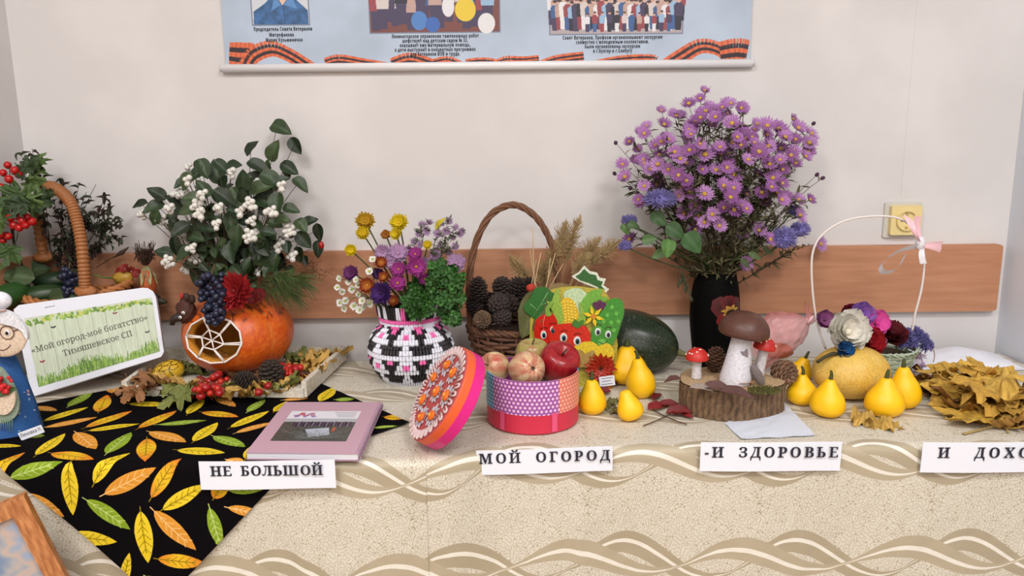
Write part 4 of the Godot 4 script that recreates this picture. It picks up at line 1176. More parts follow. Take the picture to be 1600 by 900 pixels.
	# pine twig
	for k in 3:
		var s := at(400 + k * 8, 450 - k * 8, 0.17 + k * 0.01)
		var e := at([472, 492, 452][k], [462, 438, 436][k], 0.20)
		var pt := thing("pine_twig", "green pine twig with long needles lying across the pumpkin's shoulder", "twig", pos(s), "pine twigs on the pumpkin")
		var ax2 := arc(Vector3.ZERO, (e - s) * 0.5 + Vector3(0, 0.006, 0.004), (e - s) * 0.72, 6)
		part("twig", Build.new().tube(ax2, 0.0025, 0.0015, 5, C(84, 66, 46)).mesh(), vc(0.8), pt)
		var nd := Build.new()
		for i in 130:
			var p := ax2[int(R(0, 6.99))]
			var d := ((e - s).normalized() + Vector3(R(-0.6, 0.6), R(-1.0, 0.5), R(-0.4, 0.8))).normalized()
			nd.tube(arc(p, p + d * 0.02 + Vector3(0, 0.002, 0), p + d * R(0.035, 0.055) - Vector3(0, 0.006, 0), 3), 0.0007, 0.0004, 3, vary(C(92, 112, 60), 0.3), false)
		stuff(part("needles", nd.mesh(), vc(0.55), pt))
	# googly-eyed creature peeping round the pumpkin
	var hp := at(291, 486, 0.215)
	var h := thing("cone_creature", "little brown pine-cone creature with two googly eyes beside the pumpkin", "toy", pos(hp))
	part("body", blob(Vector3.ZERO, Vector3(0.019, 0.024, 0.016), C(78, 42, 30), 6, 0.3).mesh(), vc(0.7), h)
	part("snout", Build.new().tube(PackedVector3Array([Vector3(-0.004, -0.006, 0.008), Vector3(-0.022, -0.014, 0.014), Vector3(-0.024, -0.024, 0.014)]), 0.009, 0.005, 8, C(44, 30, 24)).mesh(), vc(0.6), h)
	for q in [Vector3(0.001, 0.0, 0.0165), Vector3(-0.006, -0.009, 0.0165)]:
		part("eye", Build.new().ball(q, Vector3(0.0036, 0.0036, 0.002), 12, 8, C(240, 240, 240)).mesh(), vc(0.2), h)
		part("pupil", Build.new().ball(q + Vector3(0, -0.0008, 0.0016), Vector3(0.0016, 0.0016, 0.0008), 8, 6, C(12, 12, 14)).mesh(), vc(0.2), h)
	for q in [Vector3(0.004, 0.028, 0.004), Vector3(0.014, 0.024, 0.002)]: part("ear", blob(q, Vector3(0.007, 0.009, 0.004), C(60, 34, 26), 3, 0.2).mesh(), vc(0.7), h)
	part("red_comb", blob(Vector3(-0.004, 0.031, 0.004), Vector3(0.004, 0.006, 0.003), C(190, 40, 32), 2, 0.2).mesh(), vc(0.6), h)
	# snowberry branches
	var mouth := c + Vector3(-0.005, 0.075, -0.015)
	var P := func(x: float, y: float) -> Vector3:
		var px := 200 + x / 3.0
		var py := 170 + y / 3.0
		var e := pow((px - 365) / 150.0, 2.0) + pow((py - 350) / 130.0, 2.0)
		return at(px, py, 0.045 + 0.17 * sqrt(maxf(0.0, 1.0 - e)) * R(0.35, 1.0))
	var lv := [[700,85,20],[780,165,60],[680,215,-70],[745,275,30],[800,345,35],[60,445,175],[145,405,-140],[140,460,170],[235,440,220],[130,510,120],[215,510,100],[345,265,60],[330,300,150],[430,265,40],[490,270,-10],[575,195,-50],[590,260,20],[250,350,150],[280,330,120],[450,345,-60],[430,400,30],[500,400,60],[580,330,0],[650,320,20],[700,345,-30],[640,380,60],[700,425,100],[760,470,10],[810,545,45],[850,530,-20],[890,570,80],[890,650,85],[815,605,50],[180,680,200],[280,670,160],[370,620,140],[330,760,110],[400,480,150],[620,430,20],[560,400,-40],[450,570,60],[515,580,100],[480,665,80],[640,600,40],[660,580,10],[600,650,60],[350,720,120],[650,715,30],[300,470,170],[260,560,150],[390,560,120],[560,520,30],[690,540,20],[470,440,-60],[540,350,-80],[360,380,-120],[310,420,190],[420,320,-100],[600,380,-20],[520,640,90],[420,680,110],[720,520,0],[570,600,60],[340,600,140],[480,520,80]]
	var bl := [[90,490,5],[180,515,6],[345,455,7],[360,490,5],[475,485,9],[430,540,4],[405,540,3],[590,445,7],[685,475,6],[600,520,5],[585,590,8],[620,590,9],[770,565,8],[730,635,8],[760,645,7],[785,685,5],[210,710,8],[290,745,6],[335,695,6],[325,645,5],[580,705,6],[625,755,5],[300,335,4],[215,465,4],[280,400,6],[540,480,4],[630,340,5],[735,360,4],[300,275,4],[430,640,3],[500,300,4],[370,400,5],[250,395,5],[660,470,4],[555,340,4],[445,460,5],[355,430,4]]
	for i in 22: lv.append([R(300, 720), R(560, 770), R(0, 360)])
	var branches := 9
	var sets := []
	for k in branches: sets.append({"l": [], "b": []})
	for q in lv: sets[clampi(int((atan2(q[0] - 480.0, 1000.0 - q[1]) / 1.9 + 0.5) * branches), 0, branches - 1)].l.append(q)
	for q in bl: sets[clampi(int((atan2(q[0] - 480.0, 1000.0 - q[1]) / 1.9 + 0.5) * branches), 0, branches - 1)].b.append(q)
	var green := [C(40, 60, 36), C(50, 70, 40), C(34, 50, 32), C(62, 80, 46)]
	var lm := []
	for k in 8: lm.append(leaf(0.039 + 0.005 * (k % 3), 0.027 + 0.004 * (k % 2), green[k % 4], 0.25, 0.1 + 0.1 * (k % 3), 0.75).mesh())
	var ball := Build.new().ball(Vector3.ZERO, Vector3.ONE * 0.0058, 10, 7, C(232, 230, 222)).ball(Vector3(0, 0.0054, 0.001), Vector3(0.001, 0.0012, 0.001), 5, 4, C(90, 84, 70)).mesh()
	for k in branches:
		if sets[k].l.is_empty() and sets[k].b.is_empty(): continue
		var br := thing("snowberry_branch", "snowberry branch with dark green leaves and clusters of white berries standing in the pumpkin", "branch", pos(mouth), "snowberry branches in the pumpkin")
		var heads := []
		for q in sets[k].l: heads.append(P.call(q[0], q[1]) - mouth)
		var nl: int = heads.size()
		for q in sets[k].b: heads.append(P.call(q[0], q[1]) + Vector3(0, 0, 0.02) - mouth)
		hanging_sprig(br, Vector3(R(-0.02, 0.02), -0.04, R(-0.01, 0.01)), heads, 0.0018, C(74, 62, 44))
		for i in nl:
			var a: float = deg_to_rad(sets[k].l[i][2])
			var d := Vector3(cos(a), -sin(a), R(0.0, 0.5))
			for j in 3:
				var dd := d if j == 0 else Vector3(-d.x + R(-0.9, 0.9), d.y + R(-0.8, 0.6), d.z + 0.2)
				part("leaf", lm[int(R(0, 7.99))], vc(0.5, true), br, lay(heads[i] - (d.normalized() * 0.016 if j == 0 else heads[i] * R(0.08, 0.45)), dd, Vector3(R(-0.5, 0.5), 0.8, 1), R(0.8, 1.15) if j == 0 else R(0.5, 0.85)))
		for i in sets[k].b.size():
			var cl := Node3D.new()
			cl.name = "berry_cluster"
			cl.position = heads[nl + i]
			br.add_child(cl, true)
			for j in sets[k].b[i][2]:
				var a2: float = j * 2.4
				part("berry", ball, vc(0.45), cl, aim(Vector3(cos(a2) * 0.0045 * sqrt(j), sin(a2) * 0.0045 * sqrt(j), R(-0.004, 0.005)), Vector3(R(-0.5, 0.5), R(-1, 0.2), 1), 0.0, R(0.85, 1.15)))
	# fine grass at the back of the bunch
	var gr := thing("grass_tuft", "tuft of thin dull grass among the snowberry branches", "grass", pos(mouth))
	var gs := Build.new()
	for i in 130:
		var e := at(R(255, 330) if i % 2 else R(330, 470), R(340, 420) if i % 2 else R(380, 440), R(0.06, 0.2)) - mouth
		gs.tube(arc(Vector3(R(-0.02, 0.02), 0, 0), e * 0.5 + Vector3(0, 0.02, 0), e, 4), 0.0008, 0.0004, 3, vary(C(84, 90, 54), 0.3), false)
	stuff(part("blades", gs.mesh(), vc(0.8), gr))
	var hip := one("rose_hip", Build.new().ball(Vector3.ZERO, Vector3(0.006, 0.008, 0.006), 12, 8, C(170, 26, 26)).mesh(), vc(0.3), pos(at(502, 383, 0.12)), "single red hip hanging at the edge of the snowberry branches", "berry")
	part("stalk", Build.new().tube(PackedVector3Array([Vector3(0, 0.007, 0), Vector3(-0.006, 0.02, 0)]), 0.0008, 0.0008, 4, C(70, 60, 40)).mesh(), vc(0.7), hip)
	var nest := thing("dry_tangle", "tangle of brown dry stalks against the board right of the pumpkin", "stalks", pos(at(480, 425, 0.08)))
	var ns := Build.new()
	for i in 50:
		var a := R(0, TAU)
		var p := Vector3(cos(a) * R(0.01, 0.032), sin(a) * R(0.005, 0.02), R(-0.02, 0.02))
		ns.tube(arc(p, p + Vector3(R(-0.01, 0.01), R(-0.01, 0.01), R(-0.01, 0.01)), p + Vector3(R(-0.03, 0.03), R(-0.02, 0.02), 0), 4), 0.0007, 0.0005, 3, vary(C(128, 88, 54), 0.3), false)
	stuff(part("stalks", ns.mesh(), vc(0.8), nest))

func tray_litter() -> void:
	rng.seed = 77
	var y := TOP + 0.02
	var kinds := {"brown": [C(150, 104, 66), "curled brown dry leaf on the wooden tray"], "yellow": [C(200, 160, 84), "dry yellow maple leaf on the wooden tray beside the pumpkin"], "green": [C(118, 124, 62), "dull green leaf among the dry leaves on the tray"], "red": [C(150, 48, 50), "dark red leaf among the berries on the tray"]}
	var shapes := {}
	for k in kinds:
		shapes[k] = []
		for j in 3: shapes[k].append(maple(0.05 + 0.006 * j, kinds[k][0], 0.35 + 0.12 * j, j * 5 + 2).mesh())
	for q in [[215,600,"brown"],[232,608,"brown"],[250,600,"brown"],[222,590,"brown"],[262,612,"green"],[290,612,"green"],[270,600,"yellow"],[300,606,"yellow"],[275,575,"green"],[290,582,"green"],[318,608,"red"],[335,612,"yellow"],[352,604,"green"],[372,600,"green"],[390,610,"yellow"],[330,595,"red"],[345,592,"red"],[410,606,"yellow"],[428,608,"green"],[445,606,"yellow"],[462,602,"yellow"],[475,596,"yellow"],[488,588,"yellow"],[470,580,"yellow"],[490,572,"yellow"],[505,562,"yellow"],[478,560,"yellow"],[500,552,"yellow"],[515,548,"yellow"],[460,562,"green"],[470,570,"green"],[300,580,"green"],[240,586,"brown"],[258,590,"brown"],[210,612,"brown"],[490,548,"yellow"],[520,556,"yellow"],[455,592,"red"],[380,592,"brown"],[420,590,"brown"]]:
		var p := on(q[0], q[1] - 4, y + R(0.0, 0.014))
		p.z = maxf(p.z, 0.075)
		one("dry_leaf", shapes[q[2]][int(R(0, 2.99))], vc(0.75, true), Transform3D(Basis.from_euler(Vector3(R(-0.15, 0.5), R(0, TAU), R(-0.3, 0.3))).scaled_local(Vector3.ONE * R(0.75, 1.05)), p), kinds[q[2]][1], "leaf", "%s leaves on the tray" % q[2])
	var red := Build.new().ball(Vector3.ZERO, Vector3.ONE * 0.0062, 10, 7, C(196, 44, 30)).mesh()
	var hip := Build.new().ball(Vector3.ZERO, Vector3(0.0085, 0.0075, 0.0085), 12, 8, C(168, 32, 38)).mesh()
	for q in [[430, 575, 22, 0.024], [322, 606, 9, 0.03], [340, 588, 6, 0.02]]:
		var t := thing("rowan_cluster", "cluster of orange-red rowan berries beside the pine cones" if q[0] == 430 else "scattered cluster of red rowan berries among the tray leaves", "berries", pos(on(q[0] + 22 if q[0] == 430 else q[0], q[1] + 8, y + 0.012)), "" if q[0] == 430 else "loose rowan clusters on the tray")
		for j in q[2]:
			var a: float = j * 2.4
			part("berry", red if j % 4 else hip, vc(0.3), t, pos(Vector3(cos(a) * q[3] * sqrt(j / float(q[2])), R(0, 0.014), sin(a) * q[3] * 0.6 * sqrt(j / float(q[2]))), 0, R(0.85, 1.15)))
		part("stalk", Build.new().tube(PackedVector3Array([Vector3(-q[3], -0.004, 0), Vector3.ZERO, Vector3(q[3], -0.004, 0.004)]), 0.001, 0.001, 4, C(90, 60, 40)).mesh(), vc(0.8), t)
	for q in [[305, 606], [315, 618], [342, 612], [405, 612], [398, 598], [336, 604], [420, 602], [268, 606]]:
		one("red_hip", hip, vc(0.3), pos(on(q[0], q[1], y + 0.008) + Vector3(0, 0, 0.004)), "round dark red hip lying on the dry tray leaves", "berry", "red hips on the tray")
	pine_cone(on(402, 596, y + 0.02), Vector3(-0.9, 0.35, 0.5), 0.042, 0.019, C(52, 42, 36), "dark pine cone lying below the pumpkin beside an upright cone", 0.6)
	pine_cone(on(424, 598, y + 0.002), Vector3(0.15, 1, 0.3), 0.048, 0.026, C(56, 46, 40), "wide dark pine cone standing below the pumpkin beside the red berries", 0.9)
	# small painted turtle shell
	var tp := on(266, 588, y)
	var tt := thing("turtle_shell", "small yellow turtle shell with black cracks left of the pumpkin", "ornament", Transform3D(Basis(Vector3.BACK, 0.35), tp))
	part("shell", Build.new().ball(Vector3(0, 0.01, 0), Vector3(0.034, 0.023, 0.028), 22, 14, C(222, 178, 34)).mesh(), vc(0.5), tt)
	for i in 20:
		var a := i * 2.4
		var e := 1.45 - 1.25 * sqrt(i / 20.0)
		var cell := PackedVector3Array()
		for k in 6:
			var a2 := TAU * k / 5.0
			var d := Vector3(cos(a + cos(a2) * 0.34 / maxf(cos(e), 0.35)) * cos(e + sin(a2) * 0.24), sin(e + sin(a2) * 0.24), sin(a + cos(a2) * 0.34 / maxf(cos(e), 0.35)) * cos(e + sin(a2) * 0.24))
			cell.append(Vector3(0, 0.01, 0) + d * Vector3(0.0343, 0.0233, 0.0283))
		part("crack_line", Build.new().tube(cell, 0.0006, 0.0006, 4, C(60, 44, 14), false).mesh(), vc(0.6), tt)

# ---------------------------------------------------------------- folded-paper vase
func paper_vase() -> void:
	rng.seed = 61
	var c := Vector3(on(640, 600).x, TOP + 0.002, 0.155)
	var t := thing("paper_vase", "vase of folded black, white and pink paper modules, filled with autumn flowers", "vase", pos(c))
	# one folded module: two rounded flaps side by side, pointing outwards and down
	var mod := Build.new()
	for s in [-1.0, 1.0]:
		mod.grid(4, 4, func(u, v):
			var x: float = s * (0.0002 + 0.0052 * u)
			var y: float = lerpf(0.0, 0.017, v)
			var z: float = (0.0075 * sin(PI * (0.18 + 0.64 * u)) * (1.0 - 0.75 * v)) + 0.001
			if v == 0.0: z *= 0.35
			return Vector3(x * (1.0 - 0.25 * v), y, z), Color.WHITE, s < 0)
	var mm := mod.mesh(false)
	var white := paint("paper_white", S(226, 228, 238), 0.6)
	var black := paint("paper_black", S(32, 28, 32), 0.55)
	var pink := paint("paper_pink", S(238, 110, 178), 0.6)
	var hidden := {white: Build.new(), black: Build.new(), pink: Build.new()}
	var prof := func(h: float) -> float:                 # radius at a height
		var k := [[0.0, 0.05], [0.02, 0.069], [0.045, 0.083], [0.07, 0.085], [0.095, 0.078], [0.115, 0.062], [0.122, 0.058], [0.135, 0.06], [0.165, 0.074]]
		for i in k.size() - 1:
			if h <= k[i + 1][0]: return lerpf(k[i][1], k[i + 1][1], (h - k[i][0]) / (k[i + 1][0] - k[i][0]))
		return 0.074
	var N := 40
	var rows := 13
	for r in rows + 3:
		var h := 0.0 + r * 0.0092
		var tall := 1.0
		if r >= rows: h = [0.115, 0.1235, 0.131][r - rows]
		if r == rows + 2: tall = 1.9
		for i in N:
			var a := TAU * (i + 0.5 * (r % 2)) / N
			var rr: float = prof.call(h + 0.004)
			var slope: float = (prof.call(h + 0.012) - prof.call(h)) / 0.012
			var m := black
			var ph := fposmod((i + 0.5 * (r % 2)) / N * 8.0 + 0.0, 1.0)    # eight motifs round the belly
			var off := minf(ph, 1.0 - ph) * 5.0                            # modules from a white column
			var off2 := absf(ph - 0.5) * 5.0                               # modules from a black column
			if r < rows:
				var beat := r % 3
				if off < [2.1, 1.3, 0.6][beat] + 0.1: m = white
				if off < 0.4 and beat == 1: m = pink
				if off2 < 0.3 and beat == 2: m = pink
				if r >= 11: m = white if off < 1.0 else (pink if off2 < 0.6 else black)
			elif r == rows: m = white
			elif r == rows + 1: m = pink
			else: m = [white, black, pink, white, black, black, white, black][i % 8]
			var out := Vector3(cos(a), 0, sin(a))
			var up := (Vector3.UP + out * slope).normalized()
			var x := up.cross(out).normalized()
			var k := rr * TAU / N / 0.0098
			var xf := Transform3D(Basis(x * k, up * tall, x.cross(up) * 1.25), out * (rr - 0.004) + Vector3(0, h, 0))
			if sin(a) > -0.12: part("module", mm, m, t, xf)
			else: hidden[m].join(mod, xf)
	for m in hidden: stuff(part("far_modules", hidden[m].mesh(false), m, t))
	part("core", Build.new().lathe(profile([Vector2(0.044, 0.0), Vector2(0.078, 0.05), Vector2(0.078, 0.075), Vector2(0.054, 0.118), Vector2(0.058, 0.145)], 4), 30, C(26, 24, 26)).mesh(), vc(0.9), t)
	# ---- its flowers
	var mouth := c + Vector3(0, 0.14, 0)
	var flower := func(called: String, px: float, py: float, z: float, r: float, layers: int, n: int, c0: Color, c1: Color, mid: Color, label: String, group := "", lift := 0.15, face := Vector3(0, 0.3, 1)) -> void:
		var p := at(px, py, z)
		var d := (face + Vector3(R(-0.25, 0.25), R(-0.1, 0.3), 0)).normalized()
		var f := thing(called, label, "flower", aim(p, d), group)
		for k in layers:
			part("petal_whorl", petals(n - k * 2, r * 0.12, r * (1.0 - 0.15 * k), r * 5.4 / n, lift + 0.28 * k, 0.3, c0, c1, k * 0.37).mesh(), vc(0.65, true), f, pos(Vector3(0, k * r * 0.06, 0)))
		part("centre", dome(r * (0.24 if layers < 3 else 0.14), r * 0.14, mid).mesh(), vc(0.8), f, pos(Vector3(0, r * 0.06 * layers, 0)))
		var inv := f.transform.affine_inverse()
		part("stem", Build.new().tube(arc(Vector3.ZERO, inv * (p.lerp(mouth, 0.5) - d * 0.02 + Vector3(0, 0.006, 0)), inv * mouth, 6), 0.0016, 0.0018, 5, C(86, 96, 54)).mesh(), vc(0.7), f)
	var yl := "yellow chrysanthemum on a long stem above the paper vase"
	for q in [[571, 347, .12, .021, C(196, 150, 24), C(206, 164, 40)], [567, 365, .15, .015, C(214, 180, 16), C(228, 200, 36)], [624, 349, .14, .020, C(222, 190, 12), C(236, 212, 30)], [619, 366, .16, .013, C(214, 186, 16), C(230, 204, 40)], [548, 391, .16, .013, C(224, 196, 12), C(236, 210, 20)], [668, 383, .18, .010, C(216, 186, 20), C(232, 206, 40)]]:
		flower.call("yellow_chrysanthemum", q[0], q[1], q[2], q[3], 4, 18, q[4], q[5], q[4], yl, "yellow chrysanthemums in the paper vase")
	flower.call("bronze_chrysanthemum", 603, 367, .13, .011, 3, 14, C(160, 96, 30), C(186, 120, 40), C(120, 70, 30), "small bronze chrysanthemum between the yellow ones")
	for q in [[650, 417, .215, .021], [623, 421, .22, .016], [621, 443, .225, .0175], [649, 398, .19, .016], [663, 436, .20, .013]]:
		flower.call("magenta_aster", q[0], q[1], q[2], q[3], 3, 22, C(150, 44, 128), C(176, 66, 152), C(200, 150, 60), "magenta aster with a small yellow eye in the paper vase", "magenta asters in the paper vase")
	for q in [[622, 397, .18, .022], [598, 394, .16, .017], [713, 412, .16, .021], [680, 400, .15, .014], [610, 410, .19, .015], [664, 410, .17, .012]]:
		flower.call("lilac_aster", q[0], q[1], q[2], q[3], 3, 24, C(176, 136, 178), C(204, 168, 206), C(190, 150, 170), "pale lilac aster with many thin petals in the paper vase", "lilac asters in the paper vase")
	flower.call("violet_aster", 597, 458, .225, .0235, 4, 24, C(56, 24, 84), C(82, 44, 122), C(50, 20, 70), "large deep violet aster over the rim of the paper vase")
	flower.call("violet_aster", 590, 428, .19, .013, 3, 18, C(60, 26, 80), C(80, 40, 110), C(50, 20, 70), "small deep violet aster behind the red-yellow ones")
	flower.call("purple_aster", 549, 427, .17, .017, 3, 16, C(88, 34, 84), C(120, 56, 116), C(90, 40, 80), "dusky purple aster leaning out over the white daisies")
	for q in [[574, 446, .22, .017], [600, 433, .20, .012], [595, 410, .2, .013], [615, 470, .215, .012]]:
		flower.call("red_gold_marigold", q[0], q[1], q[2], q[3], 3, 16, C(190, 120, 40), C(150, 50, 32), C(216, 160, 50), "rust red flower with golden middle in the paper vase", "rust red flowers in the paper vase")
	# white daisies on branching stems
	var dw := petals(12, 0.0022, 0.0082, 0.0042, 0.1, 0.2, C(226, 226, 216), C(236, 236, 230)).mesh()
	var de := dome(0.0028, 0.0018, C(170, 180, 80)).mesh()
	for set in [[[530, 435], [527, 449], [535, 456], [531, 473], [538, 482]], [[556, 437], [560, 445], [550, 452], [553, 478], [568, 480]], [[577, 424], [582, 405], [545, 440], [560, 460]], [[540, 470], [566, 470], [578, 474], [562, 484]]]:
		var f := thing("daisy_spray", "spray of tiny white daisies hanging out left of the paper vase", "flower", pos(mouth), "white daisy sprays in the paper vase")
		var heads := []
		for q in set: heads.append(at(q[0], q[1], R(0.17, 0.215)) - mouth)
		hanging_sprig(f, Vector3(-0.03, 0, 0.02), heads, 0.0011, C(96, 110, 66))
		for h in heads:
			var x := aim(h, Vector3(R(-0.6, 0.1), R(0, 0.6), 1), R(0, 6), R(0.8, 1.15))
			part("petals", dw, vc(0.7), f, x)
			part("centre", de, vc(0.8), f, x)
	# lilac sprays and thin foliage on the right
	var sm := petals(11, 0.001, 0.009, 0.003, 0.35, 0.2, C(136, 104, 140), C(170, 140, 174)).mesh()
	var fl := leaf(0.016, 0.004, C(86, 94, 62), 0.3, 0.2)
	for set in [[[660, 352], [672, 348], [655, 365], [667, 362]], [[702, 346], [712, 356], [718, 366], [708, 372]], [[690, 350], [698, 362], [684, 366], [722, 362]], [[648, 378], [640, 390], [656, 384]], [[690, 384], [700, 394], [682, 392], [712, 386]]]:
		var f := thing("lilac_spray", "thin spray of small faded lilac asters above the parsley", "flower", pos(mouth), "faded lilac sprays in the paper vase")
		var heads := []
		for q in set: heads.append(at(q[0], q[1], R(0.1, 0.17)) - mouth)
		var w := hanging_sprig(f, Vector3(0.015, 0, 0), heads, 0.0011, C(84, 80, 60))
		for h in heads: part("blossom", sm, vc(0.7), f, aim(h, Vector3(R(-0.5, 0.5), R(0.1, 0.8), 1), R(0, 6), R(0.8, 1.2)))
		var fo := Build.new()
		for cv in w[1]:
			for j in 9: fo.join(fl, lay(cv[int(R(1, 5.9))], Vector3(R(-1, 1), R(0, 1), R(-0.5, 1)), Vector3(0, 1, 0.5), R(0.6, 1.1)))
		stuff(part("leaves", fo.mesh(), vc(0.7, true), f))
	for q in [[682, 358, 0.7], [690, 370, -0.4]]:
		one("yellow_leaf", leaf(0.03, 0.014, C(190, 176, 44), 0.4, 0.2).mesh(), vc(0.6, true), lay(at(q[0], q[1], .15), Vector3(q[2], 1, 0.2), Vector3(-1, 0.2, 1)), "narrow yellow-green leaf among the faded lilac sprays", "leaf", "yellow leaves in the paper vase")
	# curly parsley
	var curl := func(r: float, sd: int) -> ArrayMesh:
		var b := Build.new()
		var g := RandomNumberGenerator.new()
		g.seed = sd
		for k in 26:
			var o := Vector3(g.randf_range(-1, 1), g.randf_range(-1, 1), g.randf_range(-0.5, 1)) * r * 0.62
			var ph := g.randf() * 6
			var col := C(56, 104, 40) * g.randf_range(0.6, 1.35)
			b.grid(14, 2, func(u, v):
				var a: float = u * TAU
				var rr: float = r * 0.36 * (0.3 + 0.7 * v)
				return o + Vector3(cos(a) * rr, sin(a) * rr, r * 0.16 * v * sin(a * 4 + ph) + v * r * 0.1), col)
		return b.mesh()
	var tufts := [curl.call(0.022, 1), curl.call(0.022, 2), curl.call(0.022, 3)]
	for set in [[[652, 448], [640, 470], [660, 470]], [[676, 440], [690, 432], [700, 446]], [[704, 424], [716, 440], [712, 462]], [[680, 462], [695, 470], [668, 482]], [[708, 484], [712, 500], [700, 490]], [[640, 484], [655, 488], [648, 460], [684, 420]]]:
		var f := thing("parsley_sprig", "curly bright green parsley sprig hanging over the rim of the paper vase", "parsley", pos(mouth), "parsley sprigs in the paper vase")
		var heads := []
		for q in set: heads.append(at(q[0], q[1], R(0.18, 0.225)) - mouth)
		hanging_sprig(f, Vector3(0.025, 0, 0.01), heads, 0.0016, C(90, 130, 60))
		for h in heads: part("curly_leaf", tufts[int(R(0, 2.99))], vc(0.55, true), f, Transform3D(Basis.from_euler(Vector3(R(-0.5, 0.5), R(-0.6, 0.8), R(0, 6))).scaled_local(Vector3.ONE * R(0.75, 1.05)), h))

# ---------------------------------------------------------------- dark wicker basket with cones and dry grass
func twig_basket() -> void:
	rng.seed = 71
	var c := Vector3(0.008, TOP + 0.003, 0.125)
	var t := thing("twig_basket", "dark brown twig basket with a tall arched handle, holding cones and dry grass", "basket", pos(c))
	var bark := C(104, 68, 48)
	var rings := []
	for i in 12: rings.append([0.004 + i * 0.0085, 0.066 + 0.032 * sin(i / 11.0 * 1.5), 0.058 + 0.028 * sin(i / 11.0 * 1.5)])
	weave(t, rings, 20, 0.0042, bark)
	var rim := PackedVector3Array()
	for i in 49:
		var a := TAU * i / 48
		rim.append(Vector3(cos(a) * 0.099, 0.101, sin(a) * 0.087))
	braid(rim, 0.005, 3, 14.0, bark, t, "rim_strand")
	var keys := []
	for k in [[738, 520], [733, 470], [735, 420], [745, 375], [765, 338], [790, 322], [812, 322], [835, 337], [852, 360], [864, 390], [872, 440], [876, 510]]: keys.append(at(k[0], k[1], 0.125) - c)
	braid(smooth_path(keys, 6), 0.0042, 4, 4.5, C(122, 82, 58), t, "handle_twig")
	part("filling", Build.new().lathe(PackedVector2Array([Vector2(0, 0.088), Vector2(0.088, 0.082)]), 24, C(60, 44, 34)).mesh(), vc(0.9), t)
	var dark := C(48, 36, 32)
	for q in [[750, 470, .15, Vector3(-0.1, 1, 0.2), 0.05, 0.021, 0.5], [776, 478, .17, Vector3(0.3, 0.4, 1), 0.04, 0.024, 0.9], [794, 458, .13, Vector3(0.6, 0.6, 0.3), 0.044, 0.02, 0.8], [783, 498, .185, Vector3(0.2, 0.5, 1), 0.03, 0.02, 0.9], [812, 456, .11, Vector3(0.7, 0.7, 0.2), 0.04, 0.016, 0.8], [765, 490, .12, Vector3(0.2, 1, 0), 0.045, 0.024, 0.9], [800, 488, .14, Vector3(-0.3, 0.8, 0.4), 0.045, 0.025, 0.9], [745, 492, .14, Vector3(-0.2, 1, 0.2), 0.04, 0.02, 0.6], [785, 462, .13, Vector3(0.0, 0.9, 0.4), 0.042, 0.022, 0.8], [815, 480, .13, Vector3(0.3, 1, 0), 0.045, 0.024, 0.8]]:
		pine_cone(at(q[0], q[1], q[2]), q[3], q[4], q[5], dark, "blackish pine cone heaped in the dark twig basket", q[6], "dark cones in the twig basket")
	pine_cone(at(757, 500, .185), Vector3(-0.2, 0.3, 1), 0.032, 0.02, C(104, 82, 62), "paler closed cone at the rim of the dark twig basket", 0.2)
	# dry grass plumes
	for q in [[905, 345, 870, 500, .10], [884, 352, 862, 500, .12], [868, 384, 856, 500, .11], [935, 378, 880, 480, .10], [965, 382, 890, 470, .10], [800, 408, 845, 500, .10], [918, 405, 880, 490, .13], [850, 420, 850, 500, .09]]:
		var s := at(q[2], q[3], q[4])
		var e := at(q[0], q[1], q[4] + R(-0.02, 0.02))
		var f := thing("dry_grass_plume", "fluffy straw-coloured grass plume fanning out of the dark twig basket", "grass", pos(s), "dry grass plumes in the twig basket")
		var d := e - s
		var ax := arc(Vector3.ZERO, d * 0.5 + Vector3(-d.x * 0.12, 0.012, 0), d, 12)
		part("stalk", Build.new().tube(ax, 0.0012, 0.0007, 4, C(198, 168, 118)).mesh(), vc(0.8), f)
		var fz := Build.new()
		var dir := d.normalized()
		for i in 480:
			var k := R(0.5, 1.0)
			var p: Vector3 = ax[int(k * 12)].lerp(ax[mini(int(k * 12) + 1, 12)], k * 12 - int(k * 12))
			var sp: float = 0.021 * sin(PI * (k - 0.5) * 1.9 + 0.15)
			var o := Vector3(R(-1, 1), R(-1, 1), R(-1, 1)) * sp
			fz.tube(PackedVector3Array([p, p + o * 0.6 + dir * 0.008, p + o + dir * R(0.008, 0.016)]), 0.0007, 0.0004, 3, vary(C(206, 178, 128), 0.2), false)
		stuff(part("plume", fz.mesh(), vc(0.9, true), f))
	for q in [[832, 355, 838, 500], [845, 395, 826, 510], [828, 390, 850, 500], [868, 395, 840, 505], [880, 412, 836, 500], [838, 405, 822, 500], [860, 402, 842, 510]]:
		one("straw", Build.new().tube(arc(at(q[2], q[3], 0.165), at((q[0] + q[2]) * 0.5 + R(-3, 3), (q[1] + q[3]) * 0.5, 0.165), at(q[0], q[1], 0.15), 6), 0.0017, 0.001, 5, vary(C(206, 178, 134), 0.1)).mesh(), vc(0.7), Transform3D(), "single pale straw sticking up from the dark twig basket", "straw", "pale straws in the twig basket")
	var big := leaf(0.105, 0.055, C(92, 94, 52), 0.12, 0.08, 0.7)
	one("hanging_leaf", big.mesh(), vc(0.65, true), lay(at(846, 452, .225), Vector3(-0.42, -1, 0.12), Vector3(-0.2, 0.1, 1)), "large dull green leaf hanging over the front of the dark twig basket", "leaf")
	for q in [[852, 448, 0.6, 1.0, C(148, 126, 82), 0.075], [905, 442, 0.3, 0.8, C(156, 132, 82), 0.06]]:
		one("dry_broad_leaf", leaf(q[5], q[5] * 0.7, q[4], 0.15, 0.2, 0.7).mesh(), vc(0.75, true), lay(at(q[0], q[1] + 20, .185), Vector3(q[3], 0.25, 0.1), Vector3(0, 0.4, 1)), "dry tan leaf behind the cardboard vegetables", "leaf", "dry tan leaves behind the cut-out")
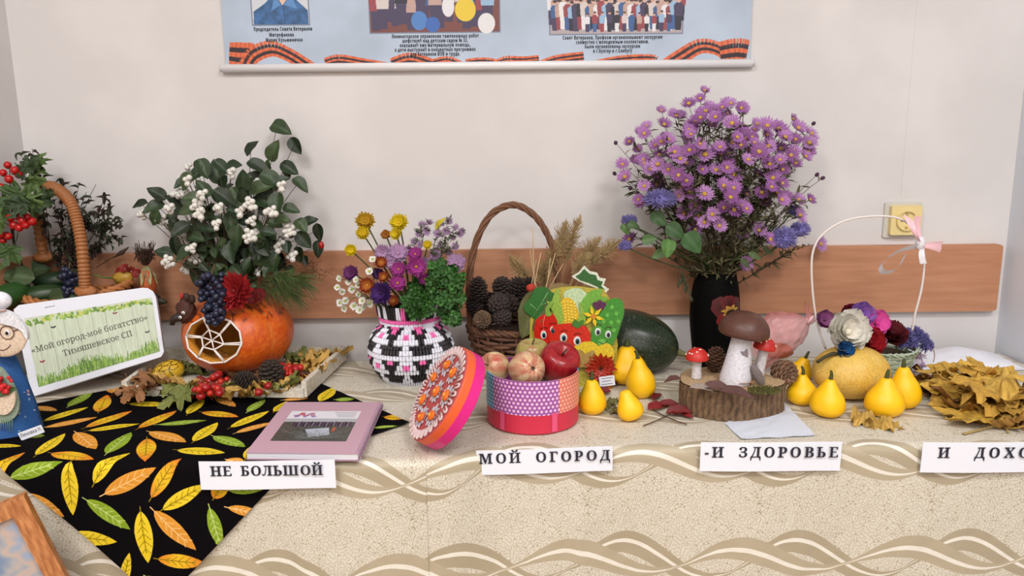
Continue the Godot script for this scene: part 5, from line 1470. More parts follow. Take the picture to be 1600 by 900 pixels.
	one("red_scrap", blob(Vector3.ZERO, Vector3(0.010, 0.008, 0.006), C(190, 58, 44), 4, 0.3).mesh(), vc(0.7), pos(at(830, 450, .175)), "small red leaf scrap at the foot of the straws", "leaf")

# ---------------------------------------------------------------- cardboard vegetables
func cardboard_vegetables() -> void:
	var z0 := 0.232
	var base := on(915, 604, TOP + 0.002)
	base.z = z0
	var t := thing("vegetable_cutout", "bright cardboard cut-out of smiling pepper, tomato, cucumber and corn with a red dahlia", "cut-out", pos(base))
	var pts := func(k: Array, n: int) -> PackedVector2Array:
		var a := []
		for i in range(0, k.size(), 2):
			var p := at(k[i], k[i + 1], z0) - base
			a.append(Vector2(p.x, p.y))
		var soft := smooth2(a, maxi(n, 1))
		return PackedVector2Array(a) if n <= 1 or Geometry2D.triangulate_polygon(soft).is_empty() else soft
	var cut := func(called: String, k: Array, layer: float, col: Color, parent: Node, n := 4, rough := 0.3) -> MeshInstance3D:
		return part(called, Build.new().slab(pts.call(k, n), 0.0016, col, layer * 0.0018).mesh(false), vc(rough), parent)
	var disc := func(called: String, px: float, py: float, rx: float, ry: float, layer: float, col: Color, parent: Node) -> void:
		var p := at(px, py, z0) - base
		part(called, Build.new().slab(oval(p.x, p.y, rx / 790.0, ry / 790.0, 20), 0.0012, col, layer * 0.0018).mesh(false), vc(0.25), parent)
	var line := func(called: String, k: Array, layer: float, r: float, col: Color, parent: Node) -> void:
		var p := PackedVector3Array()
		for q in pts.call(k, 1): p.append(Vector3(q.x, q.y, layer * 0.0018))
		part(called, Build.new().tube(p, r, r, 5, col).mesh(), vc(0.4), parent)
	cut.call("backing_card", [828, 500, 850, 460, 880, 448, 925, 450, 955, 470, 958, 604, 850, 606, 832, 560], 0, C(190, 176, 70), t, 2)
	# leaves
	var kale: MeshInstance3D = cut.call("kale_leaf", [818, 480, 830, 462, 836, 450, 852, 448, 862, 456, 872, 462, 866, 478, 855, 492, 842, 502, 830, 494], 1, C(44, 110, 44), t)
	for k in [[832, 496, 848, 470, 856, 456], [840, 484, 828, 474], [845, 476, 862, 470]]: line.call("vein", k, 2, 0.0007, C(140, 190, 120), kale)
	cut.call("cabbage_leaf", [880, 460, 895, 450, 910, 452, 922, 470, 912, 492, 896, 488], 1.25, C(196, 220, 176), t)
	cut.call("lettuce_leaf", [905, 478, 920, 456, 940, 452, 938, 462, 950, 466, 940, 480, 950, 488, 930, 500, 912, 494], 1.5, C(120, 180, 70), t)
	var vine: MeshInstance3D = cut.call("vine_leaf_border", [893, 432, 904, 426, 913, 415, 922, 424, 933, 426, 937, 434, 947, 436, 943, 446, 952, 452, 945, 460, 936, 452, 920, 446, 905, 440], -2, C(228, 232, 214), t, 1)
	cut.call("vine_leaf", [899, 432, 906, 428, 913, 420, 921, 428, 931, 430, 934, 438, 942, 440, 939, 447, 945, 452, 941, 456, 934, 448, 920, 442, 907, 438], -1, C(52, 104, 50), vine, 1)
	# corn
	var corn: MeshInstance3D = cut.call("corn_cob", [872, 480, 880, 466, 892, 466, 903, 484, 903, 504, 890, 512, 876, 504], 2, C(230, 190, 50), t)
	for i in 5:
		for j in 8:
			var px := 876.0 + i * 5.2 + j * 0.4
			var py := 471.0 + j * 4.7 + absf(i - 2.0) * 1.2
			var p := at(px, py, z0) - base
			part("kernel", Build.new().ball(Vector3(p.x, p.y, 3 * 0.0018 - 0.0002), Vector3(0.0031, 0.0028, 0.0012), 8, 5, C(240, 206, 70)).mesh(), vc(0.3), corn)
	for k in [[868, 500, 862, 470, 872, 450, 876, 470, 880, 500], [900, 506, 906, 486, 904, 470, 914, 490, 912, 508], [866, 478, 854, 470, 866, 490, 872, 510, 880, 508]]: cut.call("husk", k, 3.0 + (k[0] - 866) * 0.02, C(150, 186, 74), t)
	# pepper
	var pep: MeshInstance3D = cut.call("pepper", [834, 516, 838, 498, 850, 490, 862, 488, 870, 500, 872, 520, 868, 540, 850, 544, 838, 536], 4, C(206, 36, 28), t)
	line.call("pepper_fold", [851, 491, 848, 505, 850, 520], 5, 0.0009, C(240, 120, 96), pep)
	cut.call("pepper_stalk", [853, 492, 852, 480, 860, 470, 864, 472, 858, 482, 862, 490], 5, C(130, 170, 70), pep)
	# tomato
	var tom: MeshInstance3D = cut.call("tomato", [858, 528, 862, 510, 880, 504, 904, 504, 918, 512, 922, 530, 914, 548, 890, 556, 866, 550], 5, C(216, 48, 30), t)
	cut.call("tomato_calyx", [892, 506, 897, 496, 903, 501, 911, 497, 910, 505, 902, 511], 6, C(70, 130, 50), tom, 1)
	# cucumber
	var cuc: MeshInstance3D = cut.call("cucumber", [922, 534, 926, 510, 938, 486, 950, 468, 962, 464, 972, 470, 974, 486, 968, 508, 960, 530, 948, 542, 932, 542], 5.1, C(70, 150, 54), t)
	for q in [[955, 478], [948, 490], [962, 488], [942, 500], [954, 502], [965, 500], [936, 512], [958, 514]]: disc.call("bump", q[0], q[1], 3, 3.5, 5.8, C(110, 186, 80), cuc)
	disc.call("cheek", 940, 533, 7, 6, 5.8, C(120, 190, 90), cuc)
	# faces
	for q in [[849, 521, 4.5, 6.5, 5, pep], [863, 514, 4, 6, 5, pep], [880, 525, 5.5, 7, 6, tom], [901, 530, 5.5, 7, 6, tom], [933, 516, 4.5, 6, 6, cuc], [949, 520, 4.5, 6, 6, cuc]]:
		disc.call("eye", q[0], q[1], q[2], q[3], q[4], C(240, 240, 236), q[5])
		disc.call("iris", q[0] + 0.5, q[1] + 1.0, q[2] * 0.62, q[3] * 0.66, q[4] + 0.4, C(70, 110, 120), q[5])
		disc.call("pupil", q[0] + 0.5, q[1] + 1.5, q[2] * 0.36, q[3] * 0.42, q[4] + 0.8, C(14, 14, 16), q[5])
		line.call("brow", [q[0] - 5, q[1] - 9, q[0], q[1] - 12, q[0] + 6, q[1] - 10], q[4] + 0.7, 0.0006, C(90, 30, 20), q[5])
	line.call("smile", [934, 531, 941, 535, 948, 530], 7, 0.0006, C(40, 70, 30), cuc)
	line.call("smile", [853, 534, 859, 536, 864, 532], 6.2, 0.0006, C(90, 20, 20), pep)
	# flowers
	for k in 6:
		var a := TAU * k / 6 + 0.3
		cut.call("yellow_petal", [926, 492, 926 + cos(a - 0.35) * 9, 492 + sin(a - 0.35) * 9, 926 + cos(a) * 18, 492 + sin(a) * 18, 926 + cos(a + 0.35) * 9, 492 + sin(a + 0.35) * 9], 6 + k * 0.1, C(240, 206, 40), t, 1)
	disc.call("yellow_centre", 926, 492, 4, 4, 7.2, C(214, 140, 40), t)
	for q in [[929, 474], [936, 471], [942, 474], [933, 479], [939, 479]]: disc.call("purple_berry", q[0], q[1], 4, 4, 5.4 + (q[0] - 929) * 0.03, C(96, 44, 84), t)
	for k in [[915, 552, 905, 535, 925, 532, 938, 545, 930, 560], [940, 556, 934, 540, 948, 534, 958, 545, 956, 560], [890, 560, 884, 548, 905, 536, 918, 552, 905, 562]]: cut.call("yellow_leaf", k, 5.2 + (k[0] - 890) * 0.01, C(236, 204, 54), t)
	for k in [[896, 566, 898, 545, 912, 548, 912, 570], [910, 570, 912, 552, 928, 546, 926, 568]]: cut.call("tan_leaf", k, 6.2 + (k[0] - 896) * 0.02, C(178, 148, 84), t)
	var dh := Node3D.new()
	dh.name = "red_dahlia"
	dh.transform = aim(at(937, 572, z0) - base + Vector3(0, 0, 0.0135), Vector3(0, 0, 1))
	t.add_child(dh, true)
	for k in 5: part("petal_whorl", petals(18 - k * 2, 0.003, 0.031 - k * 0.005, 0.0095 - k * 0.0009, 0.03 + k * 0.08, 0.05, C(120, 20, 14), C(212, 60, 36), k * 0.3).mesh(), vc(0.5), dh, pos(Vector3(0, k * 0.0012, 0)))
	var lb := at(946, 589, z0) - base + Vector3(0, 0, 0.026)
	part("label_card", Build.new().box(Vector3.ZERO, Vector3(0.030, 0.020, 0.0006)).mesh(), paint("sign_paper", S(232, 236, 246), 0.55), t, Transform3D(Basis(Vector3.BACK, 0.12), lb))
	for k in 3: part("label_line", Build.new().box(Vector3.ZERO, Vector3(0.022 - 0.004 * (k % 2), 0.0012, 0.0003)).mesh(), paint("grey_ink", S(110, 112, 125), 0.7), t, Transform3D(Basis(Vector3.BACK, 0.12), lb + Vector3(-0.0015 * (k % 2), 0.006 - k * 0.006, 0.0005)))
	part("acorn", blob(at(949, 601, z0) - base + Vector3(0, 0, 0.012), Vector3(0.009, 0.009, 0.008), C(196, 116, 44), 3, 0.15).mesh(), vc(0.5), t)

# ---------------------------------------------------------------- round gift box, its lid and the apples
func gift_box() -> void:
	rng.seed = 81
	var c := Vector3(0.034, TOP + 0.003, 0.412)
	var r := 0.0795
	var h := 0.092
	var t := thing("gift_box", "round pink gift box with dotted purple, blue and orange paper panels, full of apples", "box", pos(c))
	part("base_band", Build.new().lathe(PackedVector2Array([Vector2(0.0, 0.0), Vector2(r - 0.003, 0.0), Vector2(r, 0.003), Vector2(r, 0.036)]), 64, Color.WHITE).mesh(false), paint("box_crimson", S(206, 44, 72), 0.45), t)
	part("floor", Build.new().lathe(PackedVector2Array([Vector2(0.0, 0.004), Vector2(r - 0.001, 0.004)]), 48).mesh(false), paint("box_crimson", S(206, 44, 72), 0.45), t)
	var dots := func(back: Color, ring: Color, eye: Color) -> Image:
		var im := canvas(128, 110, back)
		for j in 3:
			for i in 2:
				var p := Vector2(i * 64 + (32 if j % 2 else 0), j * 55)
				for q in [p, p + Vector2(128, 0), p + Vector2(0, 110), p + Vector2(128, 110)]:
					fill_poly(im, oval(q.x, q.y, 21, 21, 20), ring)
					fill_poly(im, oval(q.x, q.y, 9, 9, 12), eye)
		return im
	for q in [[0.2, 1.02, "orange_dots", dots.call(S(226, 112, 92), S(240, 190, 176), S(232, 150, 130))], [1.02, 2.56, "purple_dots", dots.call(S(150, 84, 158), S(234, 176, 216), S(250, 214, 236))], [2.56, 3.6, "blue_dots", dots.call(S(24, 130, 178), S(120, 200, 226), S(200, 232, 240))], [3.6, 5.0, "purple_dots", null], [5.0, 6.483, "blue_dots", null]]:
		var m: StandardMaterial3D = mats[q[2]] if q[3] == null else picture(q[2], q[3], 0.4)
		var a0: float = q[0]
		var a1: float = q[1]
		var b := Build.new()
		b.grid(20, 4, func(u, v):
			var a := lerpf(a0, a1, u)
			return Vector3(cos(a) * (r + 0.0008), lerpf(0.034, h, v), sin(a) * (r + 0.0008)))
		for i in b.uv.size(): b.uv[i] = Vector2(lerpf(a0, a1, b.uv[i].x) * r / 0.0155, b.uv[i].y * 0.058 / 0.0135)
		b.grid(20, 1, func(u, v):
			var a := lerpf(a0, a1, u)
			return Vector3(cos(a) * (r - 0.0022 * v), h, sin(a) * (r - 0.0022 * v)))
		part("paper_panel", b.mesh(), m, t)
	part("inner_wall", Build.new().lathe(PackedVector2Array([Vector2(r - 0.002, h - 0.0005), Vector2(r - 0.002, 0.005)]), 48).mesh(), paint("box_inside", S(126, 40, 116), 0.6), t)
	for a in [1.13, 2.28]:
		part("ribbon", Build.new().grid(4, 1, func(u, v):
			var k: float = a + (u - 0.5) * 0.125
			return Vector3(cos(k) * (r + 0.0012), lerpf(0.004, 0.037, v), sin(k) * (r + 0.0012))).mesh(), paint("ribbon_pink", S(226, 84, 126), 0.25), t)
	part("packing_paper", Build.new().lathe(PackedVector2Array([Vector2(0.0, 0.055), Vector2(0.04, 0.058), Vector2(r - 0.003, 0.05)]), 40, Color.WHITE).mesh(), paint("cream_paper", S(214, 204, 186), 0.8), t)
	# apples
	var skin := func(red: Color, pale: Color, share: float, sd: int) -> ArrayMesh:
		var n := noise(2.4, 3, sd)
		var n2 := noise(9.0, 2, sd + 3)
		var pr := profile([Vector2(0.0005, 0.052), Vector2(0.006, 0.057), Vector2(0.018, 0.0635), Vector2(0.03, 0.058), Vector2(0.036, 0.038), Vector2(0.031, 0.016), Vector2(0.018, 0.002), Vector2(0.008, 0.001), Vector2(0.0005, 0.006)], 4)
		pr.reverse()
		return Build.new().lathe(pr, 36, func(s, v):
			var a: float = s * TAU
			var k := clampf(share + 0.9 * n.get_noise_3d(cos(a), v * 1.3, sin(a)) + 0.5 * n2.get_noise_2d(cos(a * 3.0) * 2.0 + a, v * 0.35), 0, 1)
			return pale.lerp(red, k), func(a, v): return 1.0 + 0.025 * sin(a * 5.0) * (1.0 - v) + 0.02 * sin(a + sd)).mesh()
	for q in [[873, 568, .392, 1.02, Vector3(0.55, 0, -0.25), C(150, 22, 34), C(180, 50, 50), 0.75, "deep red apple with its stalk end towards the front in the gift box", 0.0],
			[824, 577, .44, 0.86, Vector3(-1.9, 0.3, 0.1), C(190, 76, 70), C(222, 192, 150), 0.42, "pale pink-streaked apple showing its blossom end in the gift box", 0.0],
			[774, 574, .4, 0.74, Vector3(0.9, 0.0, 0.9), C(196, 96, 80), C(222, 196, 150), 0.45, "small pink-yellow apple lying on its side in the gift box", 0.0],
			[832, 556, .355, 0.86, Vector3(0.1, 0, 0.0), C(180, 120, 86), C(168, 168, 92), 0.35, "greenish yellow apple at the back of the gift box", 0.0]]:
		var p := at(q[0], q[1], q[2])
		var f := thing("apple", q[8], "apple", Transform3D())
		var bs: Basis = Basis.from_euler(q[4]).scaled_local(Vector3.ONE * q[3])
		f.transform = Transform3D(bs, p - bs * Vector3(0, 0.032, 0))
		part("fruit", skin.call(q[5], q[6], q[7], int(q[0])), vc(0.28), f)
		part("stalk", Build.new().tube(PackedVector3Array([Vector3(0, 0.05, 0), Vector3(0.001, 0.062, 0), Vector3(0.004, 0.069, 0)]), 0.0013, 0.0017, 6, C(70, 54, 30)).mesh(), vc(0.8), f)
		part("blossom_end", petals(5, 0.0005, 0.005, 0.003, 0.4, 0.0, C(70, 56, 36), C(60, 46, 30)).mesh(), vc(0.9), f, Transform3D(Basis(Vector3.RIGHT, PI), Vector3(0, 0.004, 0)))
	# the lid, standing on its edge and leaning against the box
	var nrm := Vector3(-0.80, 0.54, 0.26).normalized()
	var R0 := 0.0815
	var th := 0.034
	var y := TOP + 0.004 + R0 * sqrt(1 - nrm.y * nrm.y) + th * nrm.y
	var lid_c := on(684, 613, y)
	var l := thing("round_hatbox_cover", "round lid with orange and magenta rim and embroidered flowers, leaning on the gift box", "box cover", aim(lid_c, nrm))
	part("top", Build.new().lathe(PackedVector2Array([Vector2(0.0, 0.0), Vector2(R0 - 0.002, 0.0), Vector2(R0, -0.002)]), 56).mesh(false), grain("lid_coral", 0.8, ntex(0.1, [0.3, S(168, 66, 66), 0.7, S(190, 84, 80)], 3, 5), 20.0), l)
	part("orange_rim", Build.new().lathe(PackedVector2Array([Vector2(R0, -0.002), Vector2(R0 + 0.0004, -0.003), Vector2(R0 + 0.0004, -0.017)]), 56).mesh(false), paint("lid_orange", S(230, 96, 48), 0.45), l)
	part("magenta_ribbon", Build.new().lathe(PackedVector2Array([Vector2(R0, -0.016), Vector2(R0 + 0.0012, -0.0165), Vector2(R0 + 0.0012, -0.033), Vector2(R0, -th), Vector2(R0 - 0.002, -th), Vector2(R0 - 0.002, -0.002)]), 56).mesh(false), paint("lid_magenta", S(216, 32, 130), 0.3), l)
	var dais := petals(9, 0.004, 0.0165, 0.0085, 0.02, -0.05, C(186, 178, 186), C(206, 200, 208))
	var eye := Build.new().ball(Vector3(0, 0.001, 0), Vector3(0.0085, 0.0035, 0.007), 14, 8, C(232, 112, 30)).mesh()
	var eye2 := Build.new().ball(Vector3(0, 0.0025, 0), Vector3(0.004, 0.003, 0.0034), 10, 6, C(244, 176, 50)).mesh()
	for i in 8:
		var rr := 0.0 if i == 0 else 0.047
		var a := TAU * i / 7.0 + 0.3
		var f := part("embroidered_flower", dais.mesh(), vc(0.8), l, Transform3D(Basis(Vector3.UP, i * 0.9).scaled(Vector3.ONE * 1.2), Vector3(cos(a) * rr, 0.0018, sin(a) * rr)))
		part("orange_eye", eye, vc(0.7), f)
		part("yellow_eye", eye2, vc(0.7), f)
	for i in 34:
		var a := TAU * i / 34
		var o := Vector3(cos(a), 0, sin(a))
		var s := Vector3(-sin(a), 0, cos(a))
		part("edge_loop", Build.new().tube(smooth_path([o * 0.065 - s * 0.003 + Vector3(0, 0.0015, 0), o * 0.0765 - s * 0.003 + Vector3(0, 0.002, 0), o * 0.079 + Vector3(0, 0.002, 0), o * 0.0765 + s * 0.003 + Vector3(0, 0.002, 0), o * 0.065 + s * 0.003 + Vector3(0, 0.0015, 0)], 2), 0.0018, 0.0018, 5, C(226, 200, 200)).mesh(), vc(0.8), l)

# ---------------------------------------------------------------- squash and the four gourds beside it
func squash_and_gourds() -> void:
	rng.seed = 91
	var c := at(985, 533, 0.135)
	var t := thing("dark_squash", "dark green speckled squash lying behind the yellow gourds", "squash", Transform3D(Basis(Vector3.UP, -0.25) * Basis(Vector3.BACK, -PI / 2 - 0.18), Vector3(c.x, TOP + 0.068, c.z)))
	var rind := grain("squash_rind", 0.36, ntex(0.09, [0.0, S(34, 48, 34), 0.5, S(24, 36, 26), 0.74, S(36, 50, 34), 0.77, S(140, 150, 104)], 3, 14, 512, 512), 3.0)
	rind.uv1_scale = Vector3(9.0, 3.5, 9.0)
	part("rind", Build.new().ball(Vector3.ZERO, Vector3(0.065, 0.1, 0.065), 64, 40, Color.WHITE, func(d): return 1.0 + 0.016 * cos(atan2(d.x, d.z) * 10.0) * (1.0 - d.y * d.y)).mesh(), rind, t)
	part("stalk", Build.new().tube(arc(Vector3(0, 0.094, 0), Vector3(0.002, 0.112, 0.0), Vector3(0.002, 0.13, 0.004), 6), 0.007, 0.006, 8, C(112, 108, 66), true, func(k): return 0.0095 - 0.004 * sin(PI * k * 0.8)).mesh(), vc(0.7), t)
	gourd(983, 604, 0.041, 0.074, 0.016, Vector3(0, 0, 0.02), "big round yellow gourd with a grey stalk in front of the dark squash", 3, "")
	gourd(1007, 625, 0.0285, 0.076, 0.0105, Vector3(0.05, 0, 0.16), "tall-necked yellow gourd leaning beside the big round gourd", 5, "")
	gourd(928, 651, 0.0245, 0.062, 0.0105, Vector3(0.0, 0, 0.05), "pear-shaped yellow gourd with dark stalk next to the gift box", 7, "")
	gourd(992, 662, 0.0225, 0.053, 0.0095, Vector3(-0.15, 0, 0.3), "small stalkless yellow gourd leaning in front of the tall-necked one", 9, "", false)
	# autumn leaves and stalks round them
	var red := []
	for k in 3: red.append(leaf(0.05, 0.024, [C(112, 30, 30), C(134, 36, 36), C(92, 26, 28)][k], 0.25, 0.12, 0.75).mesh())
	for q in [[1012, 640, 0.9, -0.5], [1028, 632, 1.0, 0.35], [1040, 646, 1.0, 0.1], [1050, 642, 0.6, 0.8], [955, 612, -1.0, 0.3], [968, 618, 0.8, 0.3], [905, 610, -0.7, 0.5], [1020, 625, 0.5, -0.9], [1062, 632, 1, -0.5], [948, 604, 0.5, -0.5]]:
		one("dark_red_leaf", red[int(R(0, 2.99))], vc(0.6, true), lay(on(q[0], q[1], TOP + 0.006), Vector3(q[2], R(0.05, 0.2), q[3]), Vector3(R(-0.2, 0.2), 1, 0.3), R(0.8, 1.1)), "glossy dark red leaf lying among the yellow gourds", "leaf", "dark red leaves among the gourds")
	var gm := maple(0.04, C(116, 110, 62), 0.5, 4).mesh()
	for q in [[950, 632], [962, 624], [975, 640], [958, 640]]:
		one("olive_leaf", gm, vc(0.7, true), Transform3D(Basis.from_euler(Vector3(R(-0.2, 0.3), R(0, 6), 0)).scaled_local(Vector3.ONE * R(0.5, 0.8)), on(q[0], q[1], TOP + 0.008)), "crumpled olive leaf between two yellow gourds", "leaf", "olive leaves among the gourds")
	for q in [[1005, 665, 1058, 640, 0.0011], [1020, 640, 1073, 663, 0.0012]]:
		one("leaf_stalk", Build.new().tube(arc(on(q[0], q[1], TOP + 0.005), on((q[0] + q[2]) * 0.5, (q[1] + q[3]) * 0.5 + 2, TOP + 0.007), on(q[2], q[3], TOP + 0.006), 6), q[4], q[4], 5, C(92, 64, 50)).mesh(), vc(0.8), Transform3D(), "thin brown stalk crossing another on the cream cloth", "stalk", "crossed stalks by the gourds")

# ---------------------------------------------------------------- black vase with asters
func black_vase() -> void:
	rng.seed = 101
	var c := Vector3(at(1115, 500, 0.1).x, TOP + 0.003, 0.105)
	var top := at(1115, 424, 0.105).y - c.y
	var t := thing("black_vase", "tall matt black vase with a painted red poppy, holding the asters", "vase", pos(c))
	var knots := [Vector2(0.036, 0.0), Vector2(0.0395, 0.004), Vector2(0.046, top * 0.25), Vector2(0.0515, top * 0.52), Vector2(0.049, top * 0.78), Vector2(0.042, top * 0.96), Vector2(0.0415, top)]
	var pr := profile(knots, 6)
	var inner := pr.duplicate()
	inner.append(Vector2(0.038, top))
	inner.append(Vector2(0.038, top - 0.06))
	inner.append(Vector2(0.0, top - 0.06))
	inner.insert(0, Vector2(0, 0.0))
	part("body", Build.new().lathe(inner, 40, C(14, 13, 15)).mesh(), matt(plain_vc(0.52)), t)
	var rad := func(y: float) -> float:
		for i in pr.size() - 1:
			if y <= pr[i + 1].y: return lerpf(pr[i].x, pr[i + 1].x, (y - pr[i].y) / maxf(pr[i + 1].y - pr[i].y, 1e-5))
		return pr[pr.size() - 1].x
	var patch := func(called: String, cx: float, cy: float, rx: float, ry: float, turn: float, lift: float, c0: Color, c1: Color, wav: float) -> void:   # a painted, slightly raised shape on the vase wall
		part(called, Build.new().grid(28, 3, func(s, v):
			var a: float = s * TAU
			var k: float = v * (1.0 + wav * sin(a * 7.0))
			var q := Vector2(cos(a) * rx * k, sin(a) * ry * k).rotated(turn) + Vector2(cx, cy)
			var rr: float = rad.call(q.y) + lift
			var ang: float = PI / 2 - q.x / 0.05
			return Vector3(cos(ang) * rr, q.y, sin(ang) * rr), func(_s, v): return c0.lerp(c1, v)).mesh(), plain_vc(0.4), t)
	var py := top * 0.62
	patch.call("poppy_petal", 0.0, py + 0.012, 0.020, 0.022, 0.5, 0.0006, C(46, 10, 12), C(84, 20, 22), 0.05)
	patch.call("poppy_petal", 0.034, py + 0.012, 0.018, 0.020, -0.3, 0.0007, C(42, 10, 12), C(78, 20, 22), 0.05)
	patch.call("poppy_petal", 0.016, py + 0.020, 0.018, 0.016, 0.0, 0.0008, C(56, 12, 14), C(92, 24, 24), 0.06)
	patch.call("poppy_petal", 0.006, py - 0.016, 0.015, 0.015, 0.4, 0.0009, C(84, 14, 16), C(112, 24, 24), 0.04)
	patch.call("poppy_crown", 0.02, py + 0.004, 0.017, 0.010, 0.1, 0.0012, C(70, 40, 20), C(190, 150, 60), 0.3)
	patch.call("poppy_heart", 0.021, py - 0.001, 0.0125, 0.007, 0.1, 0.0015, C(24, 16, 14), C(34, 22, 18), 0.05)

	# ---- asters: each spray is one stem that forks to its blossoms
	var mouth := c + Vector3(0, top - 0.005, 0)
	var P := func(x: float, y: float, deep: float) -> Vector3:
		var px := 930 + x / 2.813
		var qy := 120 + y / 2.813
		var e := pow((px - 1118) / 175.0, 2.0) + pow((qy - 285) / 155.0, 2.0)
		return at(px, qy, 0.05 + 0.2 * sqrt(maxf(0.0, 1.0 - e)) * deep)
	var spots := [[480,60,.7],[460,95,.8],[505,133,1],[462,180,.9],[420,222,1.1],[303,210,1],[340,160,.7],[215,250,.9],[290,148,.7],[600,205,1.15],[640,235,1],[665,270,1],[405,268,.9],[290,285,.9],[265,300,.8],[320,275,.9],[325,340,.9],[413,322,.9],[400,378,1.1],[483,342,1.35],[550,340,1],[580,335,1],[530,410,1],[612,432,1.1],[565,480,1.15],[595,530,1],[480,515,1.2],[415,510,.9],[620,470,.9],[610,585,1.1],[665,580,.8],[392,600,1.1],[440,672,.9],[480,640,.9],[535,625,1.1],[545,655,1],[455,610,.9],[640,690,.9],[720,675,1.1],[770,715,1],[660,820,1.05],[130,440,1],[90,290,.6],[150,285,.8],[245,405,1.1],[275,385,1],[210,365,.9],[270,430,.9],[120,385,.9],[215,480,.9],[290,470,.7],[375,485,.9],[755,215,1.15],[805,228,1.15],[893,225,1.15],[950,250,1.1],[835,265,1],[870,185,.7],[940,290,1.1],[935,330,1],[760,305,1.1],[720,330,1.15],[815,315,1],[690,265,.8],[640,300,.9],[600,290,.9],[780,445,1.1],[820,540,1],[840,530,1],[900,610,1.15],[945,540,.8],[895,540,1],[990,735,1.1],[960,205,.6],[710,430,.9],[925,350,.9],[860,345,1],[880,380,.9],[650,155,.7],[545,170,.8],[580,160,.7],[440,195,.9],[150,715,1.1],[200,555,.8],[190,540,.8],[750,550,.8],[665,515,.8],[590,380,.8],[540,320,.9],[700,290,.8],[975,430,.6],[1000,445,.6],[85,425,.6],[155,490,.6]]
	for i in 75:                                          # those half hidden behind the front ones
		var a := R(0, TAU)
		var k := sqrt(R(0.0, 0.9))
		spots.append([530 + cos(a) * 390 * k, 350 + sin(a) * 270 * k, R(0.7, 1.0)])
	var tones := [[C(150, 92, 160), C(180, 122, 186)], [C(164, 104, 170), C(192, 138, 198)], [C(132, 76, 140), C(160, 102, 164)], [C(170, 116, 178), C(200, 152, 206)]]
	var heads := []
	for k in 8:
		var b := petals(19 if k % 2 else 16, 0.0035, 0.0185, 0.0038, 0.08 + 0.1 * (k % 3), 0.25, tones[k % 4][0], tones[k % 4][1])
		heads.append(petals(13, 0.003, 0.0168, 0.0034, 0.2 + 0.1 * (k % 3), 0.2, tones[k % 4][0], tones[k % 4][1], 0.2, b).mesh())
	var eye := dome(0.0046, 0.0028, C(206, 164, 70)).mesh()
	var cup := Build.new().lathe(PackedVector2Array([Vector2(0.0, -0.006), Vector2(0.003, -0.0045), Vector2(0.004, 0.0)]), 8, C(70, 72, 50)).mesh()
	var bud := Build.new().ball(Vector3.ZERO, Vector3(0.0042, 0.0055, 0.0042), 8, 6, C(86, 52, 84)).mesh()
	var S0 := 16
	var sets := []
	for k in S0: sets.append([])
	for q in spots: sets[clampi(int((atan2(q[0] - 510.0, 960.0 - q[1]) / 2.0 + 0.5) * S0), 0, S0 - 1)].append(q)
	var thin := leaf(0.022, 0.0042, C(72, 74, 50), 0.3, 0.25)
	var thin2 := leaf(0.020, 0.0045, C(92, 88, 56), 0.3, 0.35)
	for k in S0:
		if sets[k].is_empty(): continue
		var f := thing("aster_spray", "branching stem of mauve asters with yellow eyes in the black vase", "flower", pos(mouth), "aster sprays in the black vase")
		var hp := []
		for q in sets[k]: hp.append(P.call(q[0], q[1], R(0.55, 1.0) if q[2] > 0.75 else R(0.2, 0.6)) - mouth)
		var w := hanging_sprig(f, Vector3(R(-0.02, 0.02), -0.05, R(-0.02, 0.02)), hp, 0.0017, C(78, 66, 48))
		for i in hp.size():
			var d: Vector3 = (hp[i].normalized() * 0.55 + Vector3(R(-0.45, 0.45), R(-0.1, 0.5), 0.85)).normalized()
			var s: float = sets[k][i][2] * 0.9
			if s < 0.6:
				part("bud", bud, vc(0.7), f, aim(hp[i], d))
				continue
			var x := aim(hp[i], d, R(0, 6), s)
			var hd := part("blossom", heads[int(R(0, 7.99))], vc(0.65, true), f, x)
			part("centre", eye, vc(0.8), hd, pos(Vector3(0, 0.001, 0)))
			part("cup", cup, vc(0.7), hd)
		var fo := Build.new()
		for cv in w[1]:
			for j in 17:
				var p: Vector3 = cv[int(R(0, 4.9))].lerp(cv[mini(int(R(1, 5.9)), 5)], R(0, 1))
				fo.join(thin if j % 2 else thin2, lay(p, Vector3(R(-1, 1), R(-0.3, 1), R(-0.6, 1)), Vector3(R(-1, 1), 1, R(-0.3, 1)), R(0.6, 1.2)))
		for p in w[0]:
			for j in 5: fo.join(thin2, lay(p, Vector3(R(-1, 1), R(-0.2, 1), R(-0.6, 1)), Vector3(R(-1, 1), 1, 0.5), R(0.7, 1.3)))
		stuff(part("leaves", fo.mesh(), vc(0.7, true), f))
	# fluffy blue ageratum
	for q in [[1032, 312, .19, 0.031, 0.5], [1225, 374, .17, 0.024, 0.9], [1250, 360, .15, 0.018, 0.8], [983, 345, .12, 0.014, 0.7], [977, 385, .12, 0.012, 0.7], [1240, 330, .11, 0.014, 0.7]]:
		var p := at(q[0], q[1], q[2])
		var f := thing("ageratum", "fluffy lavender blue ageratum head at the side of the asters", "flower", pos(p), "blue ageratum in the black vase")
		var b := Build.new()
		for i in int(420 * q[3] / 0.02):
			var d := Vector3(R(-1, 1), R(-0.4, 1), R(-0.7, 1)).normalized()
			var o: Vector3 = d * q[3] * Vector3(1.0, q[4] + 0.1, 0.8) * R(0.75, 1.0)
			b.tube(PackedVector3Array([o * 0.8, o, o + d * 0.004 + Vector3(R(-0.002, 0.002), R(-0.002, 0.002), 0)]), 0.0012, 0.0006, 3, vary(C(150, 142, 206), 0.15), false)
		b.ball(Vector3.ZERO, Vector3(q[3] * 0.82, q[3] * (q[4] + 0.1) * 0.8, q[3] * 0.65), 12, 8, C(126, 118, 186))
		stuff(part("florets", b.mesh(), vc(0.8, true), f))
